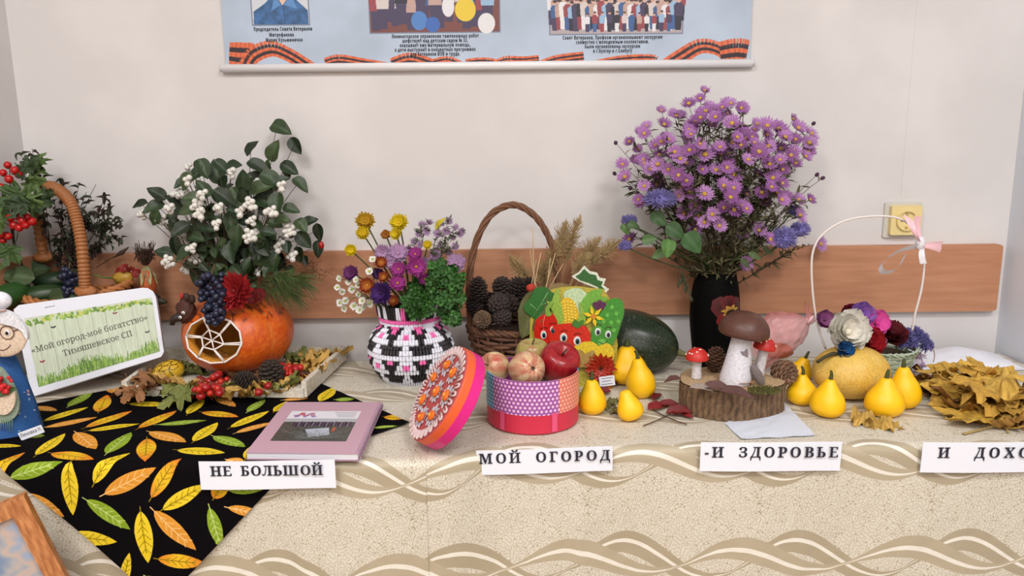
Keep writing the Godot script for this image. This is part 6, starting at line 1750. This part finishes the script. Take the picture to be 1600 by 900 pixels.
		part("stem", Build.new().tube(arc(Vector3.ZERO, (mouth - p) * 0.5 + Vector3(0, -0.01, 0.01), mouth - p, 6), 0.0016, 0.0018, 5, C(80, 92, 56)).mesh(), vc(0.7), f)
	# broad leaves at the neck and a drooping sprig
	for q in [[1083, 380, .2, 0.05, 0.042, Vector3(0.6, -0.7, 0.2), C(54, 92, 44)], [1056, 362, .19, 0.045, 0.034, Vector3(0.8, -0.5, 0.2), C(50, 84, 42)], [1044, 388, .19, 0.04, 0.03, Vector3(-0.1, -1, 0.2), C(86, 130, 62)], [1030, 342, .18, 0.04, 0.03, Vector3(0.7, -0.6, 0.2), C(60, 90, 48)], [1015, 374, .17, 0.032, 0.022, Vector3(0.9, 0.2, 0.2), C(76, 108, 56)], [1028, 398, .17, 0.028, 0.02, Vector3(-0.8, -0.4, 0.1), C(80, 112, 60)], [978, 358, .13, 0.028, 0.02, Vector3(0.5, -0.8, 0.2), C(84, 116, 60)], [990, 352, .14, 0.026, 0.018, Vector3(0.9, -0.2, 0.2), C(70, 100, 54)], [1180, 400, .17, 0.03, 0.014, Vector3(0.8, -0.4, 0.2), C(74, 92, 50)], [1200, 392, .16, 0.028, 0.012, Vector3(0.7, -0.5, 0.1), C(70, 86, 50)], [1165, 412, .17, 0.028, 0.014, Vector3(0.6, -0.7, 0.2), C(64, 80, 44)]]:
		var s: Vector3 = at(q[0], q[1], q[2]) - (q[5] as Vector3).normalized() * q[3] * 0.5
		var f := thing("broad_vase_leaf", "broad fresh green leaf at the neck of the black vase", "leaf", pos(s), "broad leaves at the neck of the black vase")
		part("blade", leaf(q[3], q[4], q[6], 0.12, 0.15, 0.62).mesh(), vc(0.55, true), f, lay(Vector3.ZERO, q[5], Vector3(0, 0.3, 1)))
		part("stalk", Build.new().tube(arc(Vector3.ZERO, (mouth - s) * 0.5 + Vector3(0, 0.008, 0.008), mouth - s, 5), 0.001, 0.0013, 4, C(80, 100, 56)).mesh(), vc(0.7), f)
	var gr := thing("stem_bundle", "dense bundle of green stems and blades at the mouth of the black vase", "stems", pos(mouth))
	var gs := Build.new()
	for i in 150:
		var a := R(-1.25, 1.25)
		var l := R(0.05, 0.13)
		var e := Vector3(sin(a) * l, cos(a) * l * R(0.6, 1.0) + 0.01, R(-0.04, 0.07))
		gs.tube(arc(Vector3(sin(a) * 0.03, -0.03, R(-0.03, 0.03)), e * 0.5 + Vector3(0, 0.012, 0), e, 4), 0.0011, 0.0005, 3, vary(C(88, 92, 52), 0.35), false)
	stuff(part("stems", gs.mesh(), vc(0.75), gr))
	var dr := thing("drooping_sprig", "thin dark sprig drooping left of the black vase", "sprig", pos(mouth))
	for q in [[1068, 450], [1078, 462], [1060, 440]]:
		part("stem", Build.new().tube(arc(Vector3(-0.03, 0, 0.02), at(1068, 415, .16) - mouth, at(q[0], q[1], .165) - mouth, 6), 0.0008, 0.0005, 4, C(66, 62, 44)).mesh(), vc(0.8), dr)
		for j in 4: part("leaf", leaf(0.014, 0.006, C(60, 62, 42), 0.3, 0.2).mesh(), vc(0.7, true), dr, lay(at(1068, 415, .16).lerp(at(q[0], q[1], .165), 0.4 + j * 0.2) - mouth, Vector3(R(-1, 1), -1, 0.3), Vector3(0, 0, 1)))

# ---------------------------------------------------------------- log slice with toy mushrooms
func log_slice() -> void:
	rng.seed = 111
	var c := Vector3(0.388, TOP + 0.003, 0.363)
	var h := 0.052
	var n := noise(1.0, 3, 7)
	var t := thing("log_slice", "thick log slice with rough bark carrying toy mushrooms", "log", pos(c))
	var rim := func(a: float) -> Vector2:
		return Vector2(cos(a) * 0.0915, sin(a) * 0.074) * (1.0 + 0.04 * sin(a * 3 + 1.0) + 0.03 * sin(a * 5) - 0.05 * maxf(0, sin(a * 2 + 2.6)))
	part("bark", Build.new().grid(220, 10, func(s, v):
		var a: float = s * TAU
		var q: Vector2 = rim.call(a)
		var ridge := 0.5 + 0.5 * sin(a * 46.0 + 3.0 * n.get_noise_2d(a * 3.0, v * 2.0))
		var k := 1.0 + 0.035 * ridge * (0.6 + 0.6 * n.get_noise_2d(a * 9.0, v * 3.0)) + 0.01 * n.get_noise_2d(a * 20, v * 12)
		return Vector3(q.x * k, v * h, q.y * k), func(s, v):
		var a: float = s * TAU
		var g := n.get_noise_2d(a * 14.0, v * 2.5)
		var f := sin(a * 46.0 + 3.0 * n.get_noise_2d(a * 3.0, v * 2.0))
		return C(136, 108, 80).lerp(C(88, 66, 50), clampf(0.45 - 0.35 * f + g * 0.8, 0, 1))).mesh(), vc(0.9), t)
	part("sapwood", Build.new().grid(96, 20, func(s, v):
		var q: Vector2 = rim.call(s * TAU) * v
		return Vector3(q.x, h + 0.001 - 0.0006 * n.get_noise_2d(q.x * 60, q.y * 60), q.y), func(s, v):
		var ringed := 0.5 + 0.5 * sin(v * 70.0 + n.get_noise_2d(s * 6, v))
		return C(196, 168, 130).lerp(C(168, 132, 94), ringed * 0.5 + (0.4 if v < 0.3 else 0.0)), true).mesh(), vc(0.8), t)
	part("cut_face_below", Build.new().grid(48, 1, func(s, v):
		var q: Vector2 = rim.call(s * TAU) * v
		return Vector3(q.x, 0.0, q.y), C(150, 120, 88)).mesh(), vc(0.8), t)
	var top := c.y + h + 0.002
	# brown-capped mushroom
	var b := on(1148, 597, top)
	var m := thing("toy_mushroom", "toy mushroom with a big chocolate brown cap and thick white stem on the log slice", "mushroom", pos(b))
	var lean := Vector3(0.011, 0, -0.004)
	var nb := noise(14.0, 2, 3)
	part("stem", Build.new().grid(28, 16, func(s, v):
		var a: float = s * TAU
		var r := lerpf(0.0305, 0.0165, pow(v, 0.75)) * (1.0 - 0.12 * smoothstep(0.12, 0.0, v))
		return Vector3(cos(a) * r, v * 0.088, sin(a) * r) + lean * v, C(226, 224, 232)).mesh(), vc(0.6), m)
	part("glue_stain", Build.new().slab(smooth2([Vector2(-0.006, 0.004), Vector2(0.0, 0.003), Vector2(0.005, 0.008), Vector2(0.007, 0.001), Vector2(0.006, -0.007), Vector2(0.002, -0.003), Vector2(-0.003, -0.002)], 3), 0.0006, C(132, 118, 122)).mesh(), vc(0.8), m, Transform3D(Basis(Vector3.RIGHT, -0.2), Vector3(0.008, 0.058, 0.0195)))
	var cap := Build.new().lathe(profile([Vector2(0.0, -0.002), Vector2(0.03, -0.003), Vector2(0.041, -0.001), Vector2(0.0435, 0.006), Vector2(0.040, 0.02), Vector2(0.028, 0.034), Vector2(0.012, 0.0405), Vector2(0.0005, 0.041)], 4), 36, func(s, v): return C(92, 56, 44) * (1.0 + 0.3 * nb.get_noise_2d(s, v)), func(a, _v): return 1.0 + 0.02 * sin(a * 2.0) + 0.012 * sin(a * 5.0 + 1.0))
	part("cap", cap.mesh(), vc(0.45), m, Transform3D(Basis(Vector3.BACK, -0.12), Vector3(0.0125, 0.086, -0.004)))
	# two fly agarics
	for q in [[1088, 590, 0.0205, 0.036, "small fly agaric toy with red spotted cap by the brown mushroom's foot", 0.0], [1184, 592, 0.0195, 0.058, "taller fly agaric toy with red spotted cap leaning behind the brown mushroom", -0.15]]:
		var p := on(q[0], q[1], top)
		var f := thing("toy_mushroom", q[4], "mushroom", Transform3D(Basis(Vector3.BACK, q[5]), p))
		var hh: float = q[3]
		var r: float = q[2]
		part("stem", Build.new().lathe(profile([Vector2(0.0095, 0.0), Vector2(0.0085, hh * 0.5), Vector2(0.009, hh)], 4), 16, C(216, 212, 214)).mesh(), vc(0.7), f)
		part("cap", Build.new().lathe(profile([Vector2(0.0, hh - 0.001), Vector2(r * 0.9, hh - 0.002), Vector2(r, hh + 0.002), Vector2(r * 0.86, hh + 0.010), Vector2(r * 0.5, hh + 0.0175), Vector2(0.0005, hh + 0.0195)], 4), 24, C(204, 44, 36)).mesh(), vc(0.5), f)
		for k in 13:
			var a := k * 2.4
			var e := 0.3 + 0.9 * (k % 4) / 3.0
			part("spot", Build.new().ball(Vector3(cos(a) * r * 0.97 * cos(e), hh + 0.002 + sin(e) * 0.0168, sin(a) * r * 0.97 * cos(e)), Vector3(0.0021, 0.0014, 0.0021), 8, 5, C(240, 232, 226)).mesh(), vc(0.6), f)
	pine_cone(on(1206, 588, top - 0.005) + Vector3(0.012, 0.014, -0.01), Vector3(0.25, -0.15, 1), 0.042, 0.0255, C(128, 96, 74), "pale brown open pine cone lying on the right of the log slice", 0.5)
	pine_cone(on(1115, 580, top), Vector3(0.1, 1, 0.0), 0.045, 0.02, C(104, 72, 54), "pine cone standing behind the brown mushroom's stem on the log", 0.5)
	# moss, leaves, wood chips
	var ms := thing("moss_patch", "patch of green-brown moss at the front of the log slice", "moss", pos(on(1195, 612, top)))
	var mb := Build.new()
	for i in 420:
		var a := R(0, TAU)
		var k := sqrt(R(0, 1))
		var p := Vector3(cos(a) * 0.027 * k, 0, sin(a) * 0.017 * k)
		mb.tube(PackedVector3Array([p, p + Vector3(R(-0.004, 0.004), R(0.003, 0.009), R(-0.004, 0.004))]), 0.0011, 0.0004, 3, vary(C(104, 100, 50), 0.35), false)
	stuff(part("fronds", mb.mesh(), vc(0.9), ms))
	for q in [[1118, 606, 1.0, 0.1, C(96, 62, 58), 0.055, "curled purplish brown leaf draped over the log's front edge"], [1146, 612, 0.9, 0.5, C(88, 54, 48), 0.06, "wide dark brown leaf before the brown mushroom"], [1076, 592, -0.7, 0.3, C(88, 50, 44), 0.035, "dark brown leaf behind the small fly agaric"], [1165, 600, 0.9, -0.3, C(176, 122, 76), 0.035, "tan wood chip beside the brown mushroom's foot"], [1092, 606, 1.0, 0.3, C(150, 134, 124), 0.04, "greyish curled leaf on the rim of the log slice"]]:
		one("brown_leaf", leaf(q[5], q[5] * 0.45, q[4], 0.35, 0.15, 0.75).mesh(), vc(0.7, true), lay(on(q[0], q[1], top + 0.005) - Vector3(q[5] * 0.4, 0, 0), Vector3(q[2], 0.05, q[3]), Vector3(0, 1, 0.3)), q[6], "leaf")
	one("bark_chip", blob(Vector3.ZERO, Vector3(0.008, 0.022, 0.005), C(124, 112, 110), 5, 0.2).mesh(), vc(0.85), Transform3D(Basis(Vector3.BACK, 0.5), on(1178, 600, top) + Vector3(0.004, 0.018, 0.006)), "grey bark chip leaning against the taller fly agaric", "bark")
	# paper napkin under the slice
	var nk := noise(30.0, 2, 6)
	var k4 := [on(1132, 664, TOP), on(1158, 690, TOP), on(1274, 684, TOP), on(1222, 628, TOP)]
	var na := Build.new()
	for side in 2:
		na.grid(18, 10, func(u, v):
			var p: Vector3 = (k4[0] as Vector3).lerp(k4[3], v).lerp((k4[1] as Vector3).lerp(k4[2], v), u)
			p.y = TOP + 0.0034 + 0.0016 * nk.get_noise_2d(p.x, p.z) + (0.0 if side else -0.0003) + 0.0012 * absf(sin(v * 9.0 + u * 2.0))
			p.y = maxf(p.y, TOP + 0.0025)
			return p)
	var nn := one("paper_napkin", na.mesh(), paint("napkin_white", S(212, 218, 230), 0.8), Transform3D(), "thin white paper napkin sticking out from under the log slice", "napkin")
	nn.position.y = 0.0

# ---------------------------------------------------------------- right end
func small_basket() -> void:
	rng.seed = 121
	var c := Vector3(at(1374, 590, 0.235).x, TOP + 0.003, 0.225)
	var t := thing("flower_basket", "pale green chip basket with a tall white wire handle and mixed flowers", "basket", pos(c))
	var chip := C(178, 192, 168)
	for i in 7:
		var y := 0.004 + i * 0.0098
		var r := 0.047 + 0.019 * i / 6.0
		var p := Build.new().grid(48, 2, func(s, v):
			var a: float = s * TAU
			var k: float = r + 0.0016 * v + 0.0014 * cos(a * 9.0 + PI * (i % 2)) + (0.0012 if v == 0.5 else 0.0)
			return Vector3(cos(a) * k, y + v * 0.0092, sin(a) * k), vary(chip, 0.06))
		part("chip_band", p.mesh(), vc(0.7), t)
	for i in 18:
		var a := TAU * i / 18
		part("chip_stake", Build.new().tube(PackedVector3Array([Vector3(cos(a) * 0.0475, 0.003, sin(a) * 0.0475), Vector3(cos(a) * 0.067, 0.07, sin(a) * 0.067)]), 0.0016, 0.0016, 4, chip * 0.92).mesh(), vc(0.7), t)
	var rim := PackedVector3Array()
	for i in 41: rim.append(Vector3(cos(TAU * i / 40) * 0.068, 0.073, sin(TAU * i / 40) * 0.068))
	braid(rim, 0.0026, 2, 16.0, chip, t, "rim_strand")
	part("soil", Build.new().lathe(PackedVector2Array([Vector2(0, 0.06), Vector2(0.061, 0.058)]), 24, C(86, 70, 60)).mesh(), vc(0.9), t)
	var keys := []
	for k in [[1290, 545], [1277, 505], [1270, 460], [1268, 410], [1274, 382], [1290, 362], [1320, 345], [1360, 338], [1400, 340], [1425, 354], [1440, 378], [1444, 410], [1440, 450], [1430, 490], [1424, 525]]: keys.append(at(k[0], k[1], 0.225) - c)
	part("wire_handle", Build.new().tube(smooth_path(keys, 5), 0.0022, 0.0022, 8).mesh(), paint("wire_white", S(226, 218, 214), 0.4), t)
	# bow on the handle
	var kn := at(1438, 380, 0.232)
	var bow := thing("ribbon_bow", "pink and white ribbon bow tied on the wire handle", "bow", pos(kn))
	var q := func(px: float, py: float, dz := 0.0) -> Vector3: return at(px, py, 0.232 + dz) - kn
	var strip := func(called: String, a: Vector3, b: Vector3, d: Vector3, wide: Vector3, w0: float, w1: float, m: Material) -> void:
		var p := arc(a, b, d, 10)
		part(called, Build.new().grid(3, 10, func(u, v): return p[roundi(v * 10)] + wide * (u - 0.5) * lerpf(w0, w1, v) + Vector3(0, 0, 0.002 * sin(u * PI * 2.0))).mesh(), m, bow)
	var pinkm := paint("satin_pink", S(240, 196, 204), 0.3)
	var whitem := paint("satin_white", S(226, 224, 230), 0.35)
	strip.call("pink_loop", q.call(1440, 382), q.call(1428, 362, 0.012), q.call(1420, 340), Vector3(0.8, -0.5, 0.2), 0.008, 0.022, pinkm)
	strip.call("pink_loop", q.call(1440, 382), q.call(1434, 358, -0.004), q.call(1434, 338), Vector3(0.9, -0.2, 0.2), 0.008, 0.014, pinkm)
	strip.call("pink_tail", q.call(1442, 384), q.call(1456, 384, 0.006), q.call(1471, 386), Vector3(0.1, 1, 0.2), 0.008, 0.022, pinkm)
	part("knot", blob(Vector3.ZERO, Vector3(0.009, 0.013, 0.007), Color.WHITE, 3, 0.15).mesh(), whitem, bow)
	var loop := smooth_path([q.call(1436, 384), q.call(1410, 390, 0.006), q.call(1388, 402, 0.008), q.call(1376, 416, 0.008), q.call(1380, 425, 0.006), q.call(1394, 424, 0.002), q.call(1406, 414, -0.004), q.call(1414, 398, -0.006)], 4)
	part("white_loop", Build.new().grid(3, loop.size() - 1, func(u, v): return loop[roundi(v * (loop.size() - 1))] + Vector3(0.15, 0.6, 0.6).normalized() * (u - 0.5) * (0.018 - 0.009 * v)).mesh(), whitem, bow)
	strip.call("white_tail", q.call(1441, 388), q.call(1440, 398, 0.008), q.call(1443, 412, 0.01), Vector3(1, 0.1, 0.2), 0.008, 0.012, whitem)
	# flowers
	var rose := func(called: String, px: float, py: float, z: float, r: float, c0: Color, c1: Color, label: String, n := 7, layers := 4, face := Vector3(0, 0.5, 1)) -> void:
		var f := thing(called, label, "flower", aim(at(px, py, z), face))
		for k in layers:
			part("petal_whorl", petals(n, r * 0.08, r * (1.0 - 0.19 * k), r * 1.15 * (1.0 - 0.16 * k), 0.25 + 0.4 * k, 0.35, c0, c1, k * 0.5).mesh(), vc(0.6, true), f, pos(Vector3(0, k * r * 0.05, 0)))
		part("centre", dome(r * 0.14, r * 0.2, c0).mesh(), vc(0.7), f, pos(Vector3(0, r * 0.25, 0)))
		part("stem", Build.new().tube(PackedVector3Array([Vector3.ZERO, Vector3(0, -r * 1.2, 0.0)]), 0.0018, 0.0018, 5, C(80, 110, 60)).mesh(), vc(0.7), f)
	rose.call("white_rose", 1322, 520, .305, 0.041, C(238, 232, 214), C(246, 243, 234), "large creamy white artificial rose above the round yellow melon", 6, 4)
	rose.call("purple_rose", 1346, 492, .255, 0.026, C(130, 84, 170), C(170, 122, 208), "violet artificial rose behind the white rose", 5, 4)
	rose.call("pink_flower", 1368, 506, .265, 0.025, C(214, 60, 150), C(240, 96, 182), "hot pink artificial flower between the violet and dark red ones", 6, 2)
	rose.call("red_rose", 1358, 536, .285, 0.028, C(132, 14, 28), C(172, 24, 36), "bright red velvet flower under the pink one", 6, 4)
	rose.call("burgundy_rose", 1392, 525, .255, 0.03, C(72, 14, 24), C(104, 24, 36), "dark burgundy flower filling the middle of the pale basket", 8, 5, Vector3(0, 0.9, 0.7))
	rose.call("burgundy_rose", 1326, 490, .23, 0.018, C(96, 20, 40), C(130, 30, 50), "small dark red flower behind the white rose", 6, 3)
	rose.call("blue_flower", 1320, 548, .335, 0.0165, C(24, 70, 124), C(40, 100, 160), "deep blue ruffled flower below the white rose", 12, 4)
	rose.call("mauve_aster", 1288, 500, .225, 0.018, C(128, 66, 116), C(164, 96, 148), "mauve aster beside the wire handle's left foot", 14, 2)
	rose.call("mauve_aster", 1380, 532, .29, 0.007, C(140, 100, 150), C(170, 130, 180), "tiny mauve blossom on the dark burgundy flower", 8, 2)
	for s in [[1415, 522, .24], [1424, 536, .25], [1440, 528, .23], [1447, 540, .235], [1430, 520, .22], [1408, 535, .26]]:
		var f := thing("ageratum", "small lavender blue ageratum tuft at the pale basket's rim", "flower", pos(at(s[0], s[1], s[2])), "lavender tufts on the pale basket")
		var b := Build.new()
		for i in 150:
			var d := Vector3(R(-1, 1), R(-0.6, 1), R(-0.6, 1)).normalized()
			b.tube(PackedVector3Array([d * 0.004, d * 0.011, d * 0.014 + Vector3(R(-0.002, 0.002), R(-0.002, 0.002), 0)]), 0.0012, 0.0006, 3, vary(C(112, 108, 172), 0.2), false)
		b.ball(Vector3.ZERO, Vector3.ONE * 0.009, 10, 7, C(86, 82, 136))
		stuff(part("florets", b.mesh(), vc(0.8, true), f))
		part("stem", Build.new().tube(PackedVector3Array([Vector3.ZERO, Vector3(-0.012, -0.03, -0.01)]), 0.0012, 0.0012, 4, C(80, 92, 56)).mesh(), vc(0.7), f)
	# lilac net behind the basket
	var net := StandardMaterial3D.new()
	net.albedo_color = Color(0.72, 0.58, 0.72, 0.55)
	net.transparency = BaseMaterial3D.TRANSPARENCY_ALPHA
	net.roughness = 0.5
	net.cull_mode = BaseMaterial3D.CULL_DISABLED
	var nn := noise(30.0, 3, 4)
	one("lilac_net", Build.new().grid(20, 16, func(u, v):
		var p := at(1418 + u * 26, 552 + v * 50, 0.232)
		p.y = maxf(p.y, TOP + 0.004)
		return p + Vector3(0.012 * nn.get_noise_2d(u * 0.1, v * 0.1), 0, 0.03 * nn.get_noise_2d(u * 0.12 + 3, v * 0.12))).mesh(), net, Transform3D(), "crumpled lilac netting hanging at the side of the pale basket", "netting")
	one("dry_tendril", Build.new().tube(arc(at(1446, 532, .2), at(1459, 548, .2), at(1458, 566, .2), 8), 0.0012, 0.0008, 5, C(196, 146, 100)).mesh(), vc(0.7), Transform3D(), "thin tan tendril curling down beside the pale basket", "tendril")

func organza_bag() -> void:
	var n := noise(1.6, 3, 12)
	var m := StandardMaterial3D.new()
	m.albedo_color = Color(0.9, 0.58, 0.58, 0.42)
	m.transparency = BaseMaterial3D.TRANSPARENCY_ALPHA
	m.roughness = 0.35
	m.cull_mode = BaseMaterial3D.CULL_DISABLED
	var base := on(1205, 566, TOP + 0.004)
	var t := thing("organza_bag", "see-through pink organza bag lying behind the log slice", "bag", pos(base))
	var ax := smooth_path([at(1178, 552, .155) - base, at(1200, 532, .165) - base, at(1225, 518, .17) - base, at(1250, 506, .17) - base, at(1263, 500, .17) - base, at(1266, 484, .17) - base], 6)
	var widths := [0.035, 0.044, 0.046, 0.03, 0.008, 0.022]
	part("pouch", Build.new().grid(40, 30, func(s, v):
		var k := int(v * 29.999)
		var p: Vector3 = ax[k]
		var wi := int(v * 4.999)
		var r: float = lerpf(widths[wi], widths[wi + 1], v * 5.0 - wi)
		var a: float = s * TAU
		var cr := 1.0 + 0.35 * n.get_noise_3d(cos(a) * 1.5, sin(a) * 1.5, v * 3.0) + 0.12 * sin(a * 9.0) * absf(v - 0.4)
		var o := Vector3(-0.5, 0.85, 0) * cos(a) * r * cr + Vector3(0, 0, 0.75) * sin(a) * r * cr
		var q := p + o
		q.y = maxf(q.y, 0.0)
		return q).mesh(), m, t)
	part("neck_ribbon", Build.new().tube(arc(at(1262, 506, .178) - base, at(1266, 500, .185) - base, at(1270, 494, .178) - base, 6), 0.0035, 0.0035, 6).mesh(), paint("satin_pink", S(240, 196, 204), 0.3), t)
	part("content", blob(at(1215, 548, .165) - base, Vector3(0.03, 0.016, 0.02), C(196, 112, 70), 3, 0.2).mesh(), vc(0.7), t)

func melon_and_gourds() -> void:
	rng.seed = 131
	var n := noise(3.0, 3, 4)
	var p := at(1329, 590, 0.315)
	var t := thing("yellow_melon", "round yellow melon with dark stalk between the small gourds", "melon", Transform3D(Basis(Vector3.UP, 0.2), Vector3(p.x, TOP + 0.052, p.z)))
	part("rind", Build.new().ball(Vector3.ZERO, Vector3(0.0725, 0.0505, 0.06), 48, 30, func(s, v):
		var a: float = s * TAU
		return C(226, 182, 74).lerp(C(236, 200, 110), clampf(0.4 + 0.8 * n.get_noise_3d(cos(a), v * 2.0, sin(a)), 0, 1)), func(d): return 1.0 + 0.012 * cos(atan2(d.z, d.x) * 8.0) * (1.0 - d.y * d.y) - 0.03 * pow(absf(d.y), 8.0)).mesh(), vc(0.5), t)
	part("stalk", Build.new().tube(arc(Vector3(-0.035, 0.036, 0.01), Vector3(-0.055, 0.042, 0.016), Vector3(-0.085, 0.030, 0.02), 6), 0.0042, 0.003, 7, C(66, 62, 36)).mesh(), vc(0.7), t)
	gourd(1250, 600, 0.0235, 0.05, 0.009, Vector3(0.1, 0, -0.25), "small yellow gourd half hidden behind its neighbours left of the melon", 2, "")
	gourd(1259, 636, 0.0285, 0.055, 0.009, Vector3(0, 0, 0.02), "squat yellow gourd between the log slice and the slim-necked gourd", 4, "")
	gourd(1298, 656, 0.0295, 0.066, 0.0095, Vector3(0, 0, -0.06), "slim-necked yellow gourd standing before the melon on the left", 6, "")
	gourd(1391, 656, 0.0325, 0.068, 0.011, Vector3(0, 0, 0.0), "large yellow gourd standing before the melon on the curled leaf", 8, "")
	gourd(1423, 642, 0.0275, 0.075, 0.0105, Vector3(0, 0, 0.12), "tall yellow gourd leaning between the large gourd and the maple leaves", 1, "")
	var mp := maple(0.055, C(196, 158, 76), 0.7, 8).mesh()
	one("curled_maple_leaf", mp, vc(0.75, true), Transform3D(Basis.from_euler(Vector3(0.15, 1.2, 0.0)), on(1345, 650, TOP + 0.012)), "curled tan maple leaf under the large yellow gourd", "leaf")
	one("curled_maple_leaf", mp, vc(0.75, true), Transform3D(Basis.from_euler(Vector3(-0.1, 2.3, 0.1)).scaled_local(Vector3.ONE * 0.8), on(1378, 662, TOP + 0.010)), "torn tan maple leaf in front of the large yellow gourd", "leaf")

func maple_heap() -> void:
	rng.seed = 141
	var shapes := []
	for k in 6: shapes.append(maple([0.084, 0.09, 0.078, 0.095, 0.08, 0.086][k], [C(206, 164, 66), C(196, 152, 62), C(178, 132, 60), C(214, 174, 80), C(150, 104, 58), C(200, 158, 74)][k], 0.22 + 0.05 * k, k * 3 + 1).mesh())
	for q in [[1475, 612, 2, .010], [1500, 628, 4, .010], [1530, 638, 2, .008], [1565, 640, 4, .008], [1595, 640, 2, .01], [1485, 600, 4, .014], [1460, 596, 2, .02], [1510, 612, 0, .022], [1545, 626, 1, .022], [1580, 632, 5, .02], [1525, 600, 3, .034], [1490, 585, 1, .034], [1560, 610, 0, .036], [1600, 620, 1, .036], [1540, 592, 3, .048], [1510, 584, 5, .048], [1575, 598, 1, .048], [1605, 606, 5, .045], [1555, 585, 0, .056], [1470, 590, 5, .03], [1500, 575, 0, .05], [1450, 606, 4, .008], [1535, 650, 0, .012], [1590, 655, 2, .008], [1515, 596, 1, .058], [1565, 590, 3, .064]]:
		var p := on(q[0], q[1], TOP + 0.006 + q[3])
		p.x = minf(p.x, 0.985)
		p.z = maxf(p.z, 0.09)
		var brown: bool = q[2] in [2, 4]
		one("maple_leaf", shapes[q[2]], vc(0.7, true), Transform3D(Basis.from_euler(Vector3(R(-0.1, 0.45), R(0, TAU), R(-0.35, 0.35))).scaled_local(Vector3.ONE * R(0.85, 1.1)), p), "brownish maple leaf low in the heap of leaves by the white wall" if brown else "dry golden maple leaf in the heap by the white wall", "leaf", "brown leaves low in the maple heap" if brown else "golden leaves of the maple heap")
	for q in [[1506, 678, 1560, 664, 1610, 652, 0.0016, "long thin leaf stalk on the cream cloth below the maple heap"], [1576, 676, 1574, 664, 1584, 652, 0.0013, "short bent leaf stalk across the long one"], [1478, 654, 1484, 632, 1500, 618, 0.0016, "pale leaf stalk poking out of the maple heap's front"], [1536, 662, 1538, 654, 1532, 648, 0.001, "dark hooked leaf stalk under the maple heap"]]:
		one("leaf_stalk", Build.new().tube(arc(on(q[0], q[1], TOP + 0.005), on(q[2], q[3], TOP + 0.007), on(q[4], q[5], TOP + 0.006), 8), q[6] * 1.2, q[6] * 0.8, 6, C(176, 150, 90) if q[6] > 0.0012 else C(96, 66, 44)).mesh(), vc(0.75), Transform3D(), q[7], "stalk")
	var n := noise(8.0, 3, 5)
	one("white_cloth", Build.new().grid(40, 24, func(u, v):
		var x: float = lerpf(0.80, 1.07, u)
		var z: float = lerpf(0.035, 0.16, v)
		var e := sqrt(maxf(0.0, sin(PI * u))) * sqrt(maxf(0.0, sin(PI * minf(v + 0.15, 1.0))))
		return Vector3(x, TOP + 0.0035 + e * 0.022 * (1.0 + 0.4 * n.get_noise_2d(x, z)), z), Color.WHITE, true).mesh(), paint("white_linen", S(226, 230, 240), 0.8), Transform3D(), "folded white cloth against the wall behind the maple leaves", "cloth")

func objects() -> void:
	greeting_board()
	paper_doll()
	picture_frame()
	left_basket()
	booklet()
	tray()
	pumpkin()
	tray_litter()
	paper_vase()
	twig_basket()
	cardboard_vegetables()
	gift_box()
	squash_and_gourds()
	black_vase()
	log_slice()
	small_basket()
	organza_bag()
	melon_and_gourds()
	maple_heap()

func _ready() -> void:
	var cam := Camera3D.new()
	cam.transform = Transform3D(eye_basis, EYE)
	cam.fov = rad_to_deg(2.0 * atan(450.0 / FOCAL))
	cam.near = 0.02
	add_child(cam)
	cam.current = true
	var we := WorldEnvironment.new()
	var env := Environment.new()
	env.background_mode = Environment.BG_COLOR
	env.background_color = Color(0.6, 0.65, 0.7)
	env.tonemap_mode = Environment.TONE_MAPPER_LINEAR
	env.tonemap_exposure = 0.66
	env.sdfgi_enabled = true
	env.ssao_enabled = true
	env.ssil_enabled = true
	we.environment = env
	add_child(we)
	var lamps := [Vector2(-0.75, 2.0), Vector2(0.8, 2.0), Vector2(-0.75, 3.4), Vector2(0.8, 3.4)]
	for q in lamps:
		var a := AreaLight3D.new()
		a.area_size = Vector2(0.6, 0.6)
		a.light_color = Color(1.0, 0.99, 0.985)
		a.light_energy = 4.6
		a.area_range = 9.0
		a.shadow_enabled = true
		a.transform = Transform3D(Basis(Vector3.RIGHT, -PI / 2), Vector3(q.x, 2.66, q.y))
		add_child(a)
	room()
	for q in lamps: lamp(q.x, q.y)
	poster()
	tables()
	leaf_cloth()
	signs()
	objects()
